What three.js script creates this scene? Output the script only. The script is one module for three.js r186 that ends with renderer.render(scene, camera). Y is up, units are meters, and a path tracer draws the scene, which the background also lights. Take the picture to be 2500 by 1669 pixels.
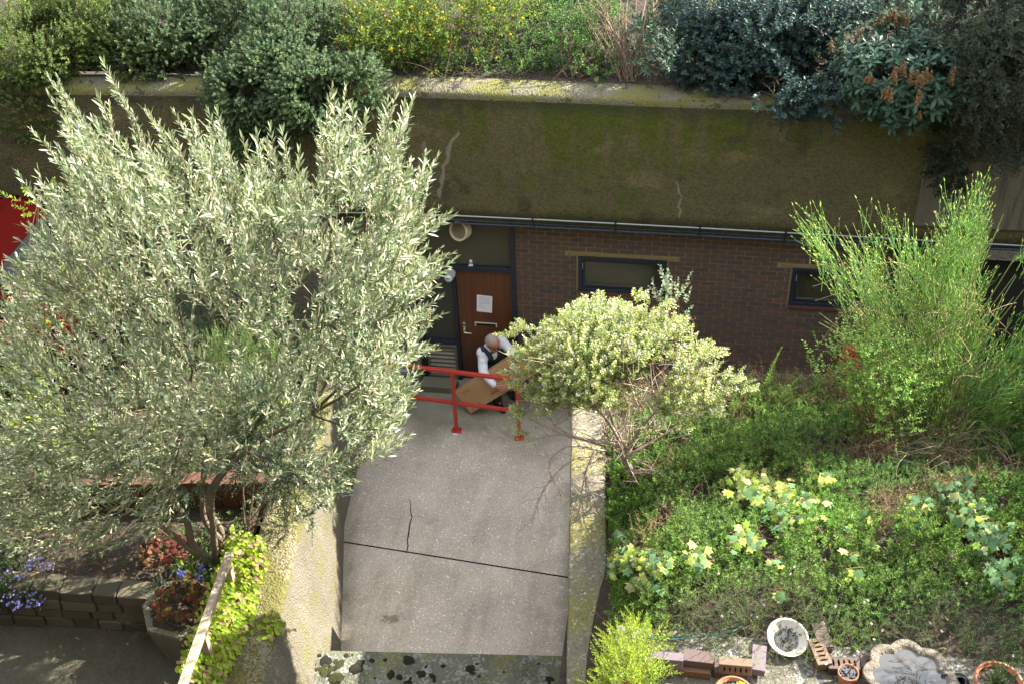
import * as THREE from 'three';
import { RoundedBoxGeometry } from 'three/addons/geometries/RoundedBoxGeometry.js';
import { MarchingCubes } from 'three/addons/objects/MarchingCubes.js';
import { mergeGeometries, mergeVertices } from 'three/addons/utils/BufferGeometryUtils.js';

// ───────── camera, sky, sun, exposure ─────────
const V = (x, y, z) => new THREE.Vector3(x, y, z);
const scene = new THREE.Scene();
const PITCH = 0.675569, ROLL = -0.0415763, YAW = 0.169946, EYE = V(2.04949, 11.89268, 13.64985), FOCAL = 2950;
const camera = new THREE.PerspectiveCamera(2 * Math.atan(834.5 / FOCAL) * 180 / Math.PI, 1024 / 683, 0.1, 400);
const FW = V(-Math.sin(YAW) * Math.cos(PITCH), -Math.sin(PITCH), -Math.cos(YAW) * Math.cos(PITCH));
const RT0 = V(Math.cos(YAW), 0, -Math.sin(YAW)), UP0 = RT0.clone().cross(FW);
const RT = RT0.clone().multiplyScalar(Math.cos(ROLL)).addScaledVector(UP0, Math.sin(ROLL));
const UP = UP0.clone().multiplyScalar(Math.cos(ROLL)).addScaledVector(RT0, -Math.sin(ROLL));
camera.quaternion.setFromRotationMatrix(new THREE.Matrix4().makeBasis(RT, UP, FW.clone().negate()));
camera.position.copy(EYE);
scene.add(camera);

const SUN = V(0.68, 0.6, -0.44).normalize();
// bright hazy spring sky: pale near the horizon, light blue overhead, whiter towards the sun
{
  const W = 512, H = 256, d = new Float32Array(W * H * 4), k = 0.6;
  for (let y = 0; y < H; y++) for (let x = 0; x < W; x++) {
    const up = ((y + 0.5) / H - 0.5) * Math.PI, az = ((x + 0.5) / W - 0.5) * 2 * Math.PI, D = V(Math.cos(az) * Math.cos(up), Math.sin(up), Math.sin(az) * Math.cos(up));
    const e = Math.max(D.y, 0), h = Math.pow(1 - e, 3), c = Math.max(0, D.dot(SUN)), g = 0.35 * c ** 6 + 0.5 * c ** 40, below = D.y < 0 ? 0.35 : 1, i = (y * W + x) * 4;
    d[i] = k * below * (0.86 + 0.29 * h + g); d[i + 1] = k * below * (0.93 + 0.2 * h + g * 0.96); d[i + 2] = k * below * (1.02 + 0.07 * h + g * 0.86); d[i + 3] = 1;
  }
  const t = new THREE.DataTexture(d, W, H, THREE.RGBAFormat, THREE.FloatType);
  t.mapping = THREE.EquirectangularReflectionMapping; t.magFilter = t.minFilter = THREE.LinearFilter; t.needsUpdate = true;
  scene.background = t; scene.environment = t;
}
const sun = new THREE.DirectionalLight(new THREE.Color(1, 0.93, 0.8), 5);
sun.position.copy(SUN).multiplyScalar(40);
sun.castShadow = true;
Object.assign(sun.shadow.camera, { left: -16, right: 16, top: 16, bottom: -16, near: 1, far: 90 });
sun.shadow.mapSize.set(2048, 2048);
scene.add(sun);
const renderer = new THREE.WebGLRenderer({ antialias: true });
renderer.toneMapping = THREE.LinearToneMapping;
renderer.toneMappingExposure = 4.4;
renderer.shadowMap.enabled = true;

// ───────── helpers ─────────
let seed = 1234567;
const rnd = () => { seed = (seed + 0x6d2b79f5) | 0; let t = Math.imul(seed ^ (seed >>> 15), 1 | seed); t = (t + Math.imul(t ^ (t >>> 7), 61 | t)) ^ t; return ((t ^ (t >>> 14)) >>> 0) / 4294967296; };
const rr = (a, b) => a + (b - a) * rnd();
const gauss = () => (rnd() + rnd() + rnd() + rnd() - 2) * 1.0;
const pick = (a) => a[Math.floor(rnd() * a.length)];
const clamp = THREE.MathUtils.clamp, lerp = THREE.MathUtils.lerp, smooth = THREE.MathUtils.smoothstep;
// sight lines of the photograph (2500 x 1669): where one meets a level or a plane across the garden
const sight = (u, v) => FW.clone().addScaledVector(RT, (u - 1250) / FOCAL).addScaledVector(UP, -(v - 834.5) / FOCAL);
const onY = (u, v, y) => { const d = sight(u, v); return EYE.clone().addScaledVector(d, (y - EYE.y) / d.y); };
const onZ = (u, v, z) => { const d = sight(u, v); return EYE.clone().addScaledVector(d, (z - EYE.z) / d.z); };

const hash2 = (x, y, s) => { let h = Math.imul(x, 374761393) ^ Math.imul(y, 668265263) ^ Math.imul(s, 1274126177); h = Math.imul(h ^ (h >>> 13), 1274126177); return ((h ^ (h >>> 16)) >>> 0) / 4294967296; };
// value noise that repeats every px, py cells
function vnoise(x, y, px, py, s) {
  const ix = Math.floor(x), iy = Math.floor(y), fx = x - ix, fy = y - iy, u = fx * fx * (3 - 2 * fx), v = fy * fy * (3 - 2 * fy);
  const m = (a, n) => ((a % n) + n) % n, x0 = m(ix, px), x1 = m(ix + 1, px), y0 = m(iy, py), y1 = m(iy + 1, py);
  return lerp(lerp(hash2(x0, y0, s), hash2(x1, y0, s), u), lerp(hash2(x0, y1, s), hash2(x1, y1, s), u), v);
}
const fbm = (x, y, px, py, s, oct = 4) => { let a = 0.5, t = 0, n = 0; for (let o = 0; o < oct; o++) { t += a * vnoise(x, y, px, py, s + o * 17); n += a; a *= 0.55; x *= 2; y *= 2; px *= 2; py *= 2; } return t / n; };
const noise3 = (x, y, z, s = 7) => (vnoise(x + z * 0.37, y - z * 0.61, 4096, 4096, s) + vnoise(z * 0.83 + y * 0.21 + 31, x * 0.5 + z * 0.3 + 11, 4096, 4096, s + 5)) / 2;

const toS = (c) => Math.round(255 * clamp(c <= 0.0031308 ? c * 12.92 : 1.055 * Math.pow(c, 1 / 2.4) - 0.055, 0, 1));
// a colour texture from a function of (u, v in 0..1) that returns linear rgb
function texture(w, h, f, rx = 1, ry = 1) {
  const d = new Uint8Array(w * h * 4);
  for (let y = 0, i = 0; y < h; y++) for (let x = 0; x < w; x++, i += 4) { const c = f(x / w, y / h); d[i] = toS(c[0]); d[i + 1] = toS(c[1]); d[i + 2] = toS(c[2]); d[i + 3] = 255; }
  return finish(d, w, h, rx, ry, true);
}
function grey(w, h, f, rx = 1, ry = 1) {
  const d = new Uint8Array(w * h * 4);
  for (let y = 0, i = 0; y < h; y++) for (let x = 0; x < w; x++, i += 4) { d[i] = d[i + 1] = d[i + 2] = 255 * clamp(f(x / w, y / h), 0, 1); d[i + 3] = 255; }
  return finish(d, w, h, rx, ry, false);
}
function finish(d, w, h, rx, ry, srgb) {
  const t = new THREE.DataTexture(d, w, h);
  t.wrapS = t.wrapT = THREE.RepeatWrapping; t.magFilter = THREE.LinearFilter; t.minFilter = THREE.LinearMipmapLinearFilter; t.generateMipmaps = true;
  t.repeat.set(rx, ry); if (srgb) t.colorSpace = THREE.SRGBColorSpace; t.needsUpdate = true;
  return t;
}
const mix3 = (a, b, t) => [a[0] + (b[0] - a[0]) * t, a[1] + (b[1] - a[1]) * t, a[2] + (b[2] - a[2]) * t];
const rgb = (r, g, b) => new THREE.Color().setRGB(r, g, b);
const std = (o) => new THREE.MeshStandardMaterial({ roughness: 0.9, ...o });

// ───────── naming ─────────
const used = new Map();
function numbered(n) { const k = used.get(n) ?? 0; used.set(n, k + 1); return k ? n + '_' + String(k).padStart(3, '0') : n; }
function shadowed(o) { o.castShadow = o.receiveShadow = true; return o; }
function tag(o, label, category, group) { o.userData.label = label; o.userData.category = category; if (group) o.userData.group = group; return o; }
function thing(name, label, category, at = V(0, 0, 0), group) { const o = new THREE.Group(); o.name = numbered(name); o.position.copy(at); scene.add(o); return tag(o, label, category, group); }
function part(name, geo, mat, parent, label) { const m = shadowed(new THREE.Mesh(geo, mat)); m.name = name; parent.add(m); if (label) m.userData.label = label; return m; }
function stuffPart(name, geo, mat, parent) { const m = part(name, geo, mat, parent); m.userData.kind = 'stuff'; return m; }
function solo(name, geo, mat, label, category, group) { const m = shadowed(new THREE.Mesh(geo, mat)); m.name = numbered(name); scene.add(m); return tag(m, label, category, group); }
function struct(name, geo, mat) { const m = shadowed(new THREE.Mesh(geo, mat)); m.name = numbered(name); m.userData.kind = 'structure'; scene.add(m); return m; }
function copyOf(o, label, pos, ry = 0) { const c = o.clone(); c.name = numbered(o.name.replace(/_\d{3}$/, '')); c.userData = { ...o.userData, label }; c.position.copy(pos); c.rotation.y = ry; scene.add(c); return c; }

// ───────── geometry ─────────
function boxUV(g, s = 1) {                               // uv in metres from the face direction
  if (g.index) g = g.toNonIndexed();
  if (!g.attributes.normal) g.computeVertexNormals();
  const p = g.attributes.position, n = g.attributes.normal, uv = new Float32Array(p.count * 2);
  for (let i = 0; i < p.count; i += 3) {
    let nx = 0, ny = 0, nz = 0;
    for (let k = 0; k < 3; k++) { nx += n.getX(i + k); ny += n.getY(i + k); nz += n.getZ(i + k); }
    nx = Math.abs(nx); ny = Math.abs(ny); nz = Math.abs(nz);
    for (let k = 0; k < 3; k++) {
      const x = p.getX(i + k), y = p.getY(i + k), z = p.getZ(i + k), a = ny >= nx && ny >= nz ? [x, -z] : nx >= nz ? [-z, y] : [x, y];
      uv[(i + k) * 2] = a[0] * s; uv[(i + k) * 2 + 1] = a[1] * s;
    }
  }
  g.setAttribute('uv', new THREE.BufferAttribute(uv, 2));
  return g;
}
function box(x0, x1, y0, y1, z0, z1, r = 0) {
  const w = x1 - x0, h = y1 - y0, d = z1 - z0;
  const g = r ? new RoundedBoxGeometry(w, h, d, 1, r) : new THREE.BoxGeometry(w, h, d);
  g.translate((x0 + x1) / 2, (y0 + y1) / 2, (z0 + z1) / 2);
  return boxUV(g);
}
const cat = (list) => { list = list.map((g) => { g = g.index ? g.toNonIndexed() : g; for (const k of Object.keys(g.attributes)) if (!['position', 'normal', 'uv'].includes(k)) g.deleteAttribute(k); if (!g.attributes.uv) g.setAttribute('uv', new THREE.BufferAttribute(new Float32Array(g.attributes.position.count * 2), 2)); return g; }); return list.length > 1 ? mergeGeometries(list) : list[0]; };
// a tapered, bent tube through points
function tube(pts, r0, r1, sides = 6, segs = 0) {
  const curve = pts.length > 2 ? new THREE.CatmullRomCurve3(pts) : new THREE.LineCurve3(pts[0], pts[1]);
  const n = segs || Math.max(2, pts.length * 3), pos = [], nor = [], uv = [], idx = [];
  let side = V(0.31, 0.2, 0.93);
  const len = curve.getLength();
  for (let i = 0; i <= n; i++) {
    const t = i / n, c = curve.getPoint(t), d = curve.getTangent(t);
    side = side.clone().addScaledVector(d, -side.dot(d)).normalize();
    const other = d.clone().cross(side), r = lerp(r0, r1, t);
    for (let k = 0; k <= sides; k++) {
      const a = (k / sides) * Math.PI * 2, q = side.clone().multiplyScalar(Math.cos(a)).addScaledVector(other, Math.sin(a));
      pos.push(c.x + q.x * r, c.y + q.y * r, c.z + q.z * r); nor.push(q.x, q.y, q.z); uv.push((k / sides) * 0.3, t * len);
      if (i < n && k < sides) { const a0 = i * (sides + 1) + k, b0 = a0 + sides + 1; idx.push(a0, a0 + 1, b0, b0, a0 + 1, b0 + 1); }
    }
  }
  const g = new THREE.BufferGeometry();
  g.setAttribute('position', new THREE.Float32BufferAttribute(pos, 3)); g.setAttribute('normal', new THREE.Float32BufferAttribute(nor, 3)); g.setAttribute('uv', new THREE.Float32BufferAttribute(uv, 2)); g.setIndex(idx);
  return g;
}
// a sheet over rows of points (same count in each row); uv in metres
function loft(rows, flip = false, flat = false) {
  const n = rows[0].length, pos = [], uv = [], idx = [];
  const acc = [];
  rows.forEach((r, i) => { let s = 0; r.forEach((p, k) => { if (k) s += p.distanceTo(r[k - 1]); const l = i ? acc[(i - 1) * n + k] + p.distanceTo(rows[i - 1][k]) : 0; acc.push(l); pos.push(p.x, p.y, p.z); uv.push(l, s); }); });
  for (let i = 0; i + 1 < rows.length; i++) for (let k = 0; k + 1 < n; k++) { const a = i * n + k, b = a + n; flip ? idx.push(a, a + 1, b, b, a + 1, b + 1) : idx.push(a, b, a + 1, b, b + 1, a + 1); }
  let g = new THREE.BufferGeometry();
  g.setAttribute('position', new THREE.Float32BufferAttribute(pos, 3)); g.setAttribute('uv', new THREE.Float32BufferAttribute(uv, 2)); g.setIndex(idx);
  if (flat) g = g.toNonIndexed();
  g.computeVertexNormals();
  return g;
}
function lathe(profile, seg = 32) { const g = new THREE.LatheGeometry(profile.map(([r, y]) => new THREE.Vector2(r, y)), seg); return g; }

// ───────── leaves and sprigs ─────────
// outline rows [t, half-width]; a leaf lies along +y, faces +z
const LANCE = [[0, 0.12], [0.35, 1], [0.7, 0.75], [1, 0]], OVATE = [[0, 0.2], [0.3, 1], [0.65, 0.8], [1, 0]], OBOV = [[0, 0.15], [0.5, 0.8], [0.8, 1], [1, 0.2]], TINY = [[0, 0.2], [0.5, 1], [1, 0]];
function leaf(L, W, rows = LANCE, fold = 0.25, curl = 0.15) {
  const pos = [], idx = [];
  rows.forEach(([t, w], i) => {
    const y = t * L, z = -curl * L * t * t, h = w * W / 2;
    pos.push(-h, y, z + fold * h, 0, y, z, h, y, z + fold * h);
    if (i) { const a = (i - 1) * 3, b = i * 3; idx.push(a, a + 1, b, b, a + 1, b + 1, a + 1, a + 2, b + 1, b + 1, a + 2, b + 2); }
  });
  const g = new THREE.BufferGeometry();
  g.setAttribute('position', new THREE.Float32BufferAttribute(pos, 3)); g.setIndex(idx); g.computeVertexNormals();
  return g;
}
// five-pointed ivy leaf
function lobed(L, tips = [[0, 1], [0.62, 0.62], [0.55, 0.05]], notch = 0.5, curl = 0.12) {
  const ring = [[0, -0.02]];
  const right = [];
  for (let i = tips.length - 1; i >= 0; i--) { right.push(tips[i]); if (i) { const m = [(tips[i][0] + tips[i - 1][0]) / 2, (tips[i][1] + tips[i - 1][1]) / 2]; right.push([m[0] * lerp(1, notch, 0.6), lerp(0.3, m[1], 0.72)]); } }
  for (const p of right) if (p[0] > 0) ring.push(p);
  ring.push([0, 1]);
  for (let i = right.length - 1; i >= 0; i--) if (right[i][0] > 0) ring.push([-right[i][0], right[i][1]]);
  const pos = [0, 0.3 * L, 0.03 * L], idx = [];
  ring.forEach(([x, y], i) => { pos.push(x * L, y * L, -curl * L * (x * x + (y - 0.3) ** 2)); idx.push(0, i + 1, ((i + 1) % ring.length) + 1); });
  const g = new THREE.BufferGeometry();
  g.setAttribute('position', new THREE.Float32BufferAttribute(pos, 3)); g.setIndex(idx); g.computeVertexNormals();
  return g;
}
class Build {                                           // gathers pieces with vertex colours into one mesh
  constructor() { this.p = []; this.n = []; this.c = []; this.i = []; }
  add(g, m, col) {
    const at = this.p.length / 3, p = g.attributes.position, n = g.attributes.normal, v = V(), nm = new THREE.Matrix3().getNormalMatrix(m);
    for (let k = 0; k < p.count; k++) { v.fromBufferAttribute(p, k).applyMatrix4(m); this.p.push(v.x, v.y, v.z); v.fromBufferAttribute(n, k).applyMatrix3(nm).normalize(); this.n.push(v.x, v.y, v.z); this.c.push(col[0], col[1], col[2]); }
    if (g.index) for (let k = 0; k < g.index.count; k++) this.i.push(g.index.getX(k) + at); else for (let k = 0; k < p.count; k++) this.i.push(k + at);
    return this;
  }
  done() {
    const g = new THREE.BufferGeometry();
    g.setAttribute('position', new THREE.Float32BufferAttribute(this.p, 3)); g.setAttribute('normal', new THREE.Float32BufferAttribute(this.n, 3)); g.setAttribute('color', new THREE.Float32BufferAttribute(this.c, 3)); g.setIndex(this.i);
    return g;
  }
}
const I4 = new THREE.Matrix4(), YUP = V(0, 1, 0);
// matrix that puts +y along d, turned by spin about it
function aim(at, d, spin = 0, s = 1) {
  const q = new THREE.Quaternion().setFromUnitVectors(YUP, d.clone().normalize()).multiply(new THREE.Quaternion().setFromAxisAngle(YUP, spin));
  return new THREE.Matrix4().compose(at, q, V(s, s, s));
}
// matrix that lays a leaf along d with its upper side towards n
function lay(at, d, n, s = 1) {
  const y = d.clone().normalize(), z = n.clone().addScaledVector(y, -n.dot(y)).normalize(), x = y.clone().cross(z);
  return new THREE.Matrix4().makeBasis(x, y, z).scale(V(s, s, s)).setPosition(at);
}
// a shoot along +y with leaves; remembers where each leaf sits
function sprig(o) {
  const b = new Build(), leaves = [], bend = o.bend ?? 0.08, axis = (t) => V(bend * o.len * t * t, o.len * t, 0);
  if (o.stemR) b.add(tube([axis(0), axis(0.5), axis(1)], o.stemR, o.stemR * 0.5, 3, 3), I4, o.stem);
  const shapes = o.shapes ?? [leaf(o.L, o.W, o.rows, o.fold ?? 0.25, o.curl ?? 0.15), leaf(o.L * 0.85, o.W * 0.9, o.rows, (o.fold ?? 0.25) * 1.4, -(o.curl ?? 0.15))];
  for (let i = 0; i < o.n; i++) {
    const t = o.t0 !== undefined ? lerp(o.t0, 1, (i + 0.6) / o.n) : (i + 0.6) / o.n;
    const az = o.opposite ? (i % 2) * Math.PI + Math.floor(i / 2) * 1.57 + rr(-0.25, 0.25) : i * 2.4 + rr(-0.3, 0.3);
    const tilt = lerp(o.a0 ?? 1.1, o.a1 ?? 0.35, t) + rr(-0.18, 0.18);
    const d = V(Math.sin(tilt) * Math.cos(az), Math.cos(tilt), Math.sin(tilt) * Math.sin(az));
    const q = new THREE.Quaternion().setFromUnitVectors(YUP, d), s = rr(0.75, 1.1) * lerp(1, o.tip ?? 0.75, t * t);
    // the upper side looks along the shoot
    const z = V(0, 0, 1).applyQuaternion(q), want = YUP.clone().addScaledVector(d, -d.y).normalize();
    const ang = Math.atan2(z.clone().cross(want).dot(d), z.dot(want)) + rr(-0.5, 0.5);
    q.premultiply(new THREE.Quaternion().setFromAxisAngle(d, ang));
    const m = new THREE.Matrix4().compose(axis(t), q, V(s, s, s)), k = Math.floor(rnd() * shapes.length), c = pick(o.colors), j = rr(0.85, 1.15);
    b.add(shapes[k], m, [c[0] * j, c[1] * j, c[2] * j]);
    leaves.push({ m, g: shapes[k], c });
  }
  for (let i = 0; i < (o.flowers ?? 0); i++) {
    const t = rr(o.f0 ?? 0.6, 1), az = rnd() * 6.28, r = o.fr ?? 0.015, p = axis(t).add(V(Math.cos(az) * r * 1.3, r * 0.6, Math.sin(az) * r * 1.3));
    b.add(o.flower, new THREE.Matrix4().compose(p, new THREE.Quaternion().setFromEuler(new THREE.Euler(rr(-1, 1), rnd() * 6, rr(-1, 1))), V(1, 1, 1)), pick(o.fcolors));
  }
  const g = b.done();
  g.userData = { leaves };
  return g;
}
const foliageMat = (o = {}) => new THREE.MeshPhysicalMaterial({ color: 0xffffff, vertexColors: true, roughness: 1, transmission: 0.45, thickness: 0, specularIntensity: 0.4, side: THREE.DoubleSide, ...o });
const LEAFY = foliageMat(), GLOSSY = foliageMat({ transmission: 0.2, clearcoat: 0.35, clearcoatRoughness: 0.35 }), DULL = foliageMat({ transmission: 0.15 });
// copies of sprigs: list of {m, c}
function scatter(parent, name, geos, list, mat) {
  const per = geos.map(() => []);
  list.forEach((e, i) => per[i % geos.length].push(e));
  per.forEach((l, k) => {
    if (!l.length) return;
    const im = new THREE.InstancedMesh(geos[k], mat, l.length);
    l.forEach((e, i) => { im.setMatrixAt(i, e.m); im.setColorAt(i, e.c); });
    im.name = name; im.userData.kind = 'stuff'; shadowed(im); parent.add(im);
  });
}
const tint = (v = 0.18, warm = 0) => { const b = 1 + rr(-v, v), w = rr(-1, 1) * 0.08 + warm; return rgb(b * (1 + w), b, b * (1 - w)); };
// sprigs through ellipsoids; nearer the skin, pointing out and up, left out where the clump noise is low
function fill(blobs, n, o = {}) {
  const out = [], vol = blobs.map((b) => b.r[0] * b.r[1] * b.r[2]), all = vol.reduce((a, b) => a + b, 0), k = o.up ?? 0.6;
  let guard = n * 8;
  while (out.length < n && guard--) {
    let w = rnd() * all, i = 0; while (w > vol[i]) w -= vol[i++];
    const b = blobs[i], d = V(gauss(), gauss(), gauss()).normalize(), rad = Math.pow(rnd(), o.skin ?? 0.3), p = b.c.clone().add(V(d.x * b.r[0] * rad, d.y * b.r[1] * rad, d.z * b.r[2] * rad));
    if (o.keep && !o.keep(p)) continue;
    const f = o.freq ?? 3, cl = noise3(p.x * f, p.y * f, p.z * f, o.seed ?? 3);
    if (cl < (o.gap ?? 0.42) + rr(-0.06, 0.06)) continue;
    const dir = V(d.x / b.r[0], d.y / b.r[1], d.z / b.r[2]).normalize().multiplyScalar(1 - k).add(V(gauss() * 0.35, k + gauss() * 0.2, gauss() * 0.35));
    if (o.lean) dir.add(o.lean);
    out.push({ p, m: aim(p, dir.normalize(), rnd() * 6.28, rr(o.s0 ?? 0.75, o.s1 ?? 1.2)), c: tint(o.vary ?? 0.2, o.warm ?? 0) });
  }
  return out;
}
// bent stems from a base through the crown, each forking; returns one geometry
function stems(base, blobs, n, r, o = {}) {
  const list = [];
  for (let i = 0; i < n; i++) {
    const b = pick(blobs), end = b.c.clone().add(V(gauss() * b.r[0] * 0.7, gauss() * b.r[1] * 0.7, gauss() * b.r[2] * 0.7));
    const s = base.clone().add(V(rr(-1, 1) * (o.spread ?? 0.1), 0, rr(-1, 1) * (o.spread ?? 0.1))), mid = s.clone().lerp(end, 0.5).add(V(gauss() * 0.12, rr(0, 0.25) * s.distanceTo(end), gauss() * 0.12));
    const rad = r * rr(0.6, 1.1);
    list.push(tube([s, s.clone().lerp(mid, 0.5).add(V(gauss() * 0.04, gauss() * 0.03, gauss() * 0.04)), mid, mid.clone().lerp(end, 0.5).add(V(gauss() * 0.05, gauss() * 0.05, gauss() * 0.05)), end], rad, rad * 0.3, o.sides ?? 5, 9));
    for (let k = 0; k < (o.forks ?? 2); k++) { const f = mid.clone().lerp(end, rnd() * 0.6), e = f.clone().add(V(gauss() * b.r[0] * 0.6, Math.abs(gauss()) * b.r[1] * 0.5, gauss() * b.r[2] * 0.6)); list.push(tube([f, f.clone().lerp(e, 0.5).add(V(gauss() * 0.03, gauss() * 0.03, gauss() * 0.03)), e], rad * 0.5, rad * 0.2, 4, 4)); }
  }
  return cat(list);
}

// ───────── materials ─────────
const dots = (list, u, v) => { for (const d of list) { const a = (u - d[0]) / d[2], b = (v - d[1]) / d[2]; if (a * a + b * b < 1) return d[3]; } return null; };
function speckle(w, h, base, stones, count, rMin, rMax, cols) {   // ground stone set in cement: paints pebbles into a pixel array
  const px = new Float32Array(w * h * 3), bump = new Float32Array(w * h);
  for (let y = 0, i = 0; y < h; y++) for (let x = 0; x < w; x++, i++) { const c = base(x / w, y / h); px[i * 3] = c[0]; px[i * 3 + 1] = c[1]; px[i * 3 + 2] = c[2]; bump[i] = 0.45 + 0.2 * hash2(x, y, 3); }
  for (let s = 0; s < count; s++) {
    const cx = rnd() * w, cy = rnd() * h, r = rMin + (rMax - rMin) * Math.pow(rnd(), 3), c = pick(cols), e = rr(0.6, 1), q = rnd() * 3.14, ca = Math.cos(q), sa = Math.sin(q), k = rr(0.7, 1.25);
    for (let y = Math.floor(cy - r); y <= cy + r; y++) for (let x = Math.floor(cx - r); x <= cx + r; x++) {
      const dx = x - cx, dy = y - cy, a = (dx * ca + dy * sa) / r, b = (dy * ca - dx * sa) / (r * e);
      if (a * a + b * b > 1) continue;
      const i = (((y + h) % h) * w + ((x + w) % w));
      px[i * 3] = lerp(px[i * 3], c[0] * k, stones); px[i * 3 + 1] = lerp(px[i * 3 + 1], c[1] * k, stones); px[i * 3 + 2] = lerp(px[i * 3 + 2], c[2] * k, stones); bump[i] = 0.8;
    }
  }
  return { f: (u, v) => { const i = (Math.floor(v * h) * w + Math.floor(u * w)) * 3; return [px[i], px[i + 1], px[i + 2]]; }, b: (u, v) => bump[Math.floor(v * h) * w + Math.floor(u * w)] };
}
const STONES = [[0.62, 0.6, 0.55], [0.7, 0.68, 0.62], [0.5, 0.36, 0.2], [0.45, 0.27, 0.14], [0.1, 0.11, 0.13], [0.16, 0.17, 0.2], [0.33, 0.32, 0.28], [0.55, 0.47, 0.3]];
const rampSp = speckle(1024, 1024, (u, v) => { const n = fbm(u * 4, v * 4, 4, 4, 11), m = fbm(u * 40, v * 40, 40, 40, 12, 2); return mix3([0.25, 0.225, 0.195], [0.335, 0.305, 0.272], clamp(n * 1.5 - 0.3 + (m - 0.5) * 0.5, 0, 1)); }, 0.9, 6400, 1.8, 6.5, STONES);
const groove = (u, v) => 0.12 * (0.5 + 0.5 * Math.sin(u * 2 * Math.PI * 44 + Math.sin(v * 6.28) * 0.8)) * smooth(fbm(u * 3, v * 3, 3, 3, 91, 2), 0.45, 0.6);
const M = {};
// one sheet of concrete, 8.4 m square: pebbles, worn tracks, stains, darker and greener towards the building, moss along the walls
const spill = onY(952, 1503, 0.36);
const floorMap = texture(2048, 2048, (u, v) => {
  const x = u * 8.4 - 4.2, z = 8.2 - v * 8.4, c0 = rampSp.f((x * 0.7 + 9) % 1, (z * 0.7 + 9) % 1), n = fbm(u * 12, v * 12, 12, 12, 301), m = fbm(u * 34, v * 34, 34, 34, 302, 3), drag = fbm(u * 70, v * 9, 70, 9, 303, 3);
  let c = mix3(c0, [0.32, 0.285, 0.245], 0.15), k = 1.2 + 0.4 * n + 0.16 * (drag - 0.5) + 0.1 * (m - 0.5);
  c = [c[0] * k * 1.1, c[1] * k * 1.05, c[2] * k * 1.02];
  c = mix3(c, [0.14, 0.115, 0.085], smooth(n * 0.6 + m * 0.5, 0.62, 0.8) * 0.22);
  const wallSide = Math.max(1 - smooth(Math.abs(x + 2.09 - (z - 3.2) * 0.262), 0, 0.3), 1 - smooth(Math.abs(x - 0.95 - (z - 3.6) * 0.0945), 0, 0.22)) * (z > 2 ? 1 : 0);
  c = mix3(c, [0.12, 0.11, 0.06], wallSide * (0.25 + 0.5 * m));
  const sx = (x - spill.x) / 0.15, sz = (z - spill.z) / 0.1; c = mix3(c, [c[0] * 0.42, c[1] * 0.38, c[2] * 0.36], (1 - smooth(Math.hypot(sx, sz) + (m - 0.5) * 1.6 + (vnoise(x * 40, z * 40, 4096, 4096, 5) - 0.5) * 0.9, 0.55, 0.95)) * 0.8);
  const drip = fbm(u * 40 + 0.3, v * 5, 40, 5, 305, 3); c = mix3(c, [c[0] * 0.78, c[1] * 0.76, c[2] * 0.74], smooth(drip, 0.56, 0.7) * 0.5 * smooth(z, 1.6, 3));
  const nearBuilding = (1 - smooth(z + (n - 0.5) * 1.2, 0.35, 1.9));  // floor turns darker and greener towards the building
  return mix3(c, [0.085 + 0.06 * m, 0.084 + 0.06 * m, 0.05 + 0.035 * m], nearBuilding * 0.72);
}, 1 / 8.4, 1 / 8.4);
floorMap.offset.set(0.5, 8.2 / 8.4);
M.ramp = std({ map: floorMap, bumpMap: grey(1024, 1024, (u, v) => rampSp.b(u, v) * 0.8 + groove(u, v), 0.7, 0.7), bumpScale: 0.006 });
// walkway near the building: wetter, mossier
M.walk = std({ map: texture(1024, 1024, (u, v) => { const n = fbm(u * 5, v * 5, 5, 5, 21), f = hash2(Math.floor(u * 1024), Math.floor(v * 1024), 4); return mix3(mix3([0.09, 0.087, 0.052], [0.175, 0.165, 0.112], n), [0.32, 0.3, 0.26], f > 0.93 ? 0.5 : 0); }, 0.5, 0.5) });
// bush-hammered band over the brick: 16 m x 2 m, with moss and lime runs where the photograph has them
const runs = [[[1116, 328], [1100, 345], [1086, 400], [1076, 450], [1068, 475]], [[1034, 350], [1036, 372], [1026, 398], [1018, 425]], [[1653, 445], [1659, 470], [1661, 495], [1656, 530]]].map((l) => l.map(([u, v]) => { const p = onZ(u, v, 0.25); return [p.x, p.y]; }));
function runAt(x, y) {
  let best = 0;
  runs.forEach((l, q) => { for (let i = 0; i + 1 < l.length; i++) { const [ax, ay] = l[i], [bx, by] = l[i + 1], t = clamp(((x - ax) * (bx - ax) + (y - ay) * (by - ay)) / ((bx - ax) ** 2 + (by - ay) ** 2), 0, 1), wob = (vnoise(y * 14, q * 9, 999, 999, 5) - 0.5) * 0.05, d = Math.abs(x + wob - ax - t * (bx - ax)) + Math.abs(y - ay - t * (by - ay)) * 0.6, wdt = (q === 2 ? 0.014 : 0.035) * (0.6 + vnoise(y * 9, 3, 999, 999, 8)); best = Math.max(best, (1 - smooth(d, wdt * 0.4, wdt)) * (q === 1 ? 0.6 : 0.85)); } });
  return best;
}
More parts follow.
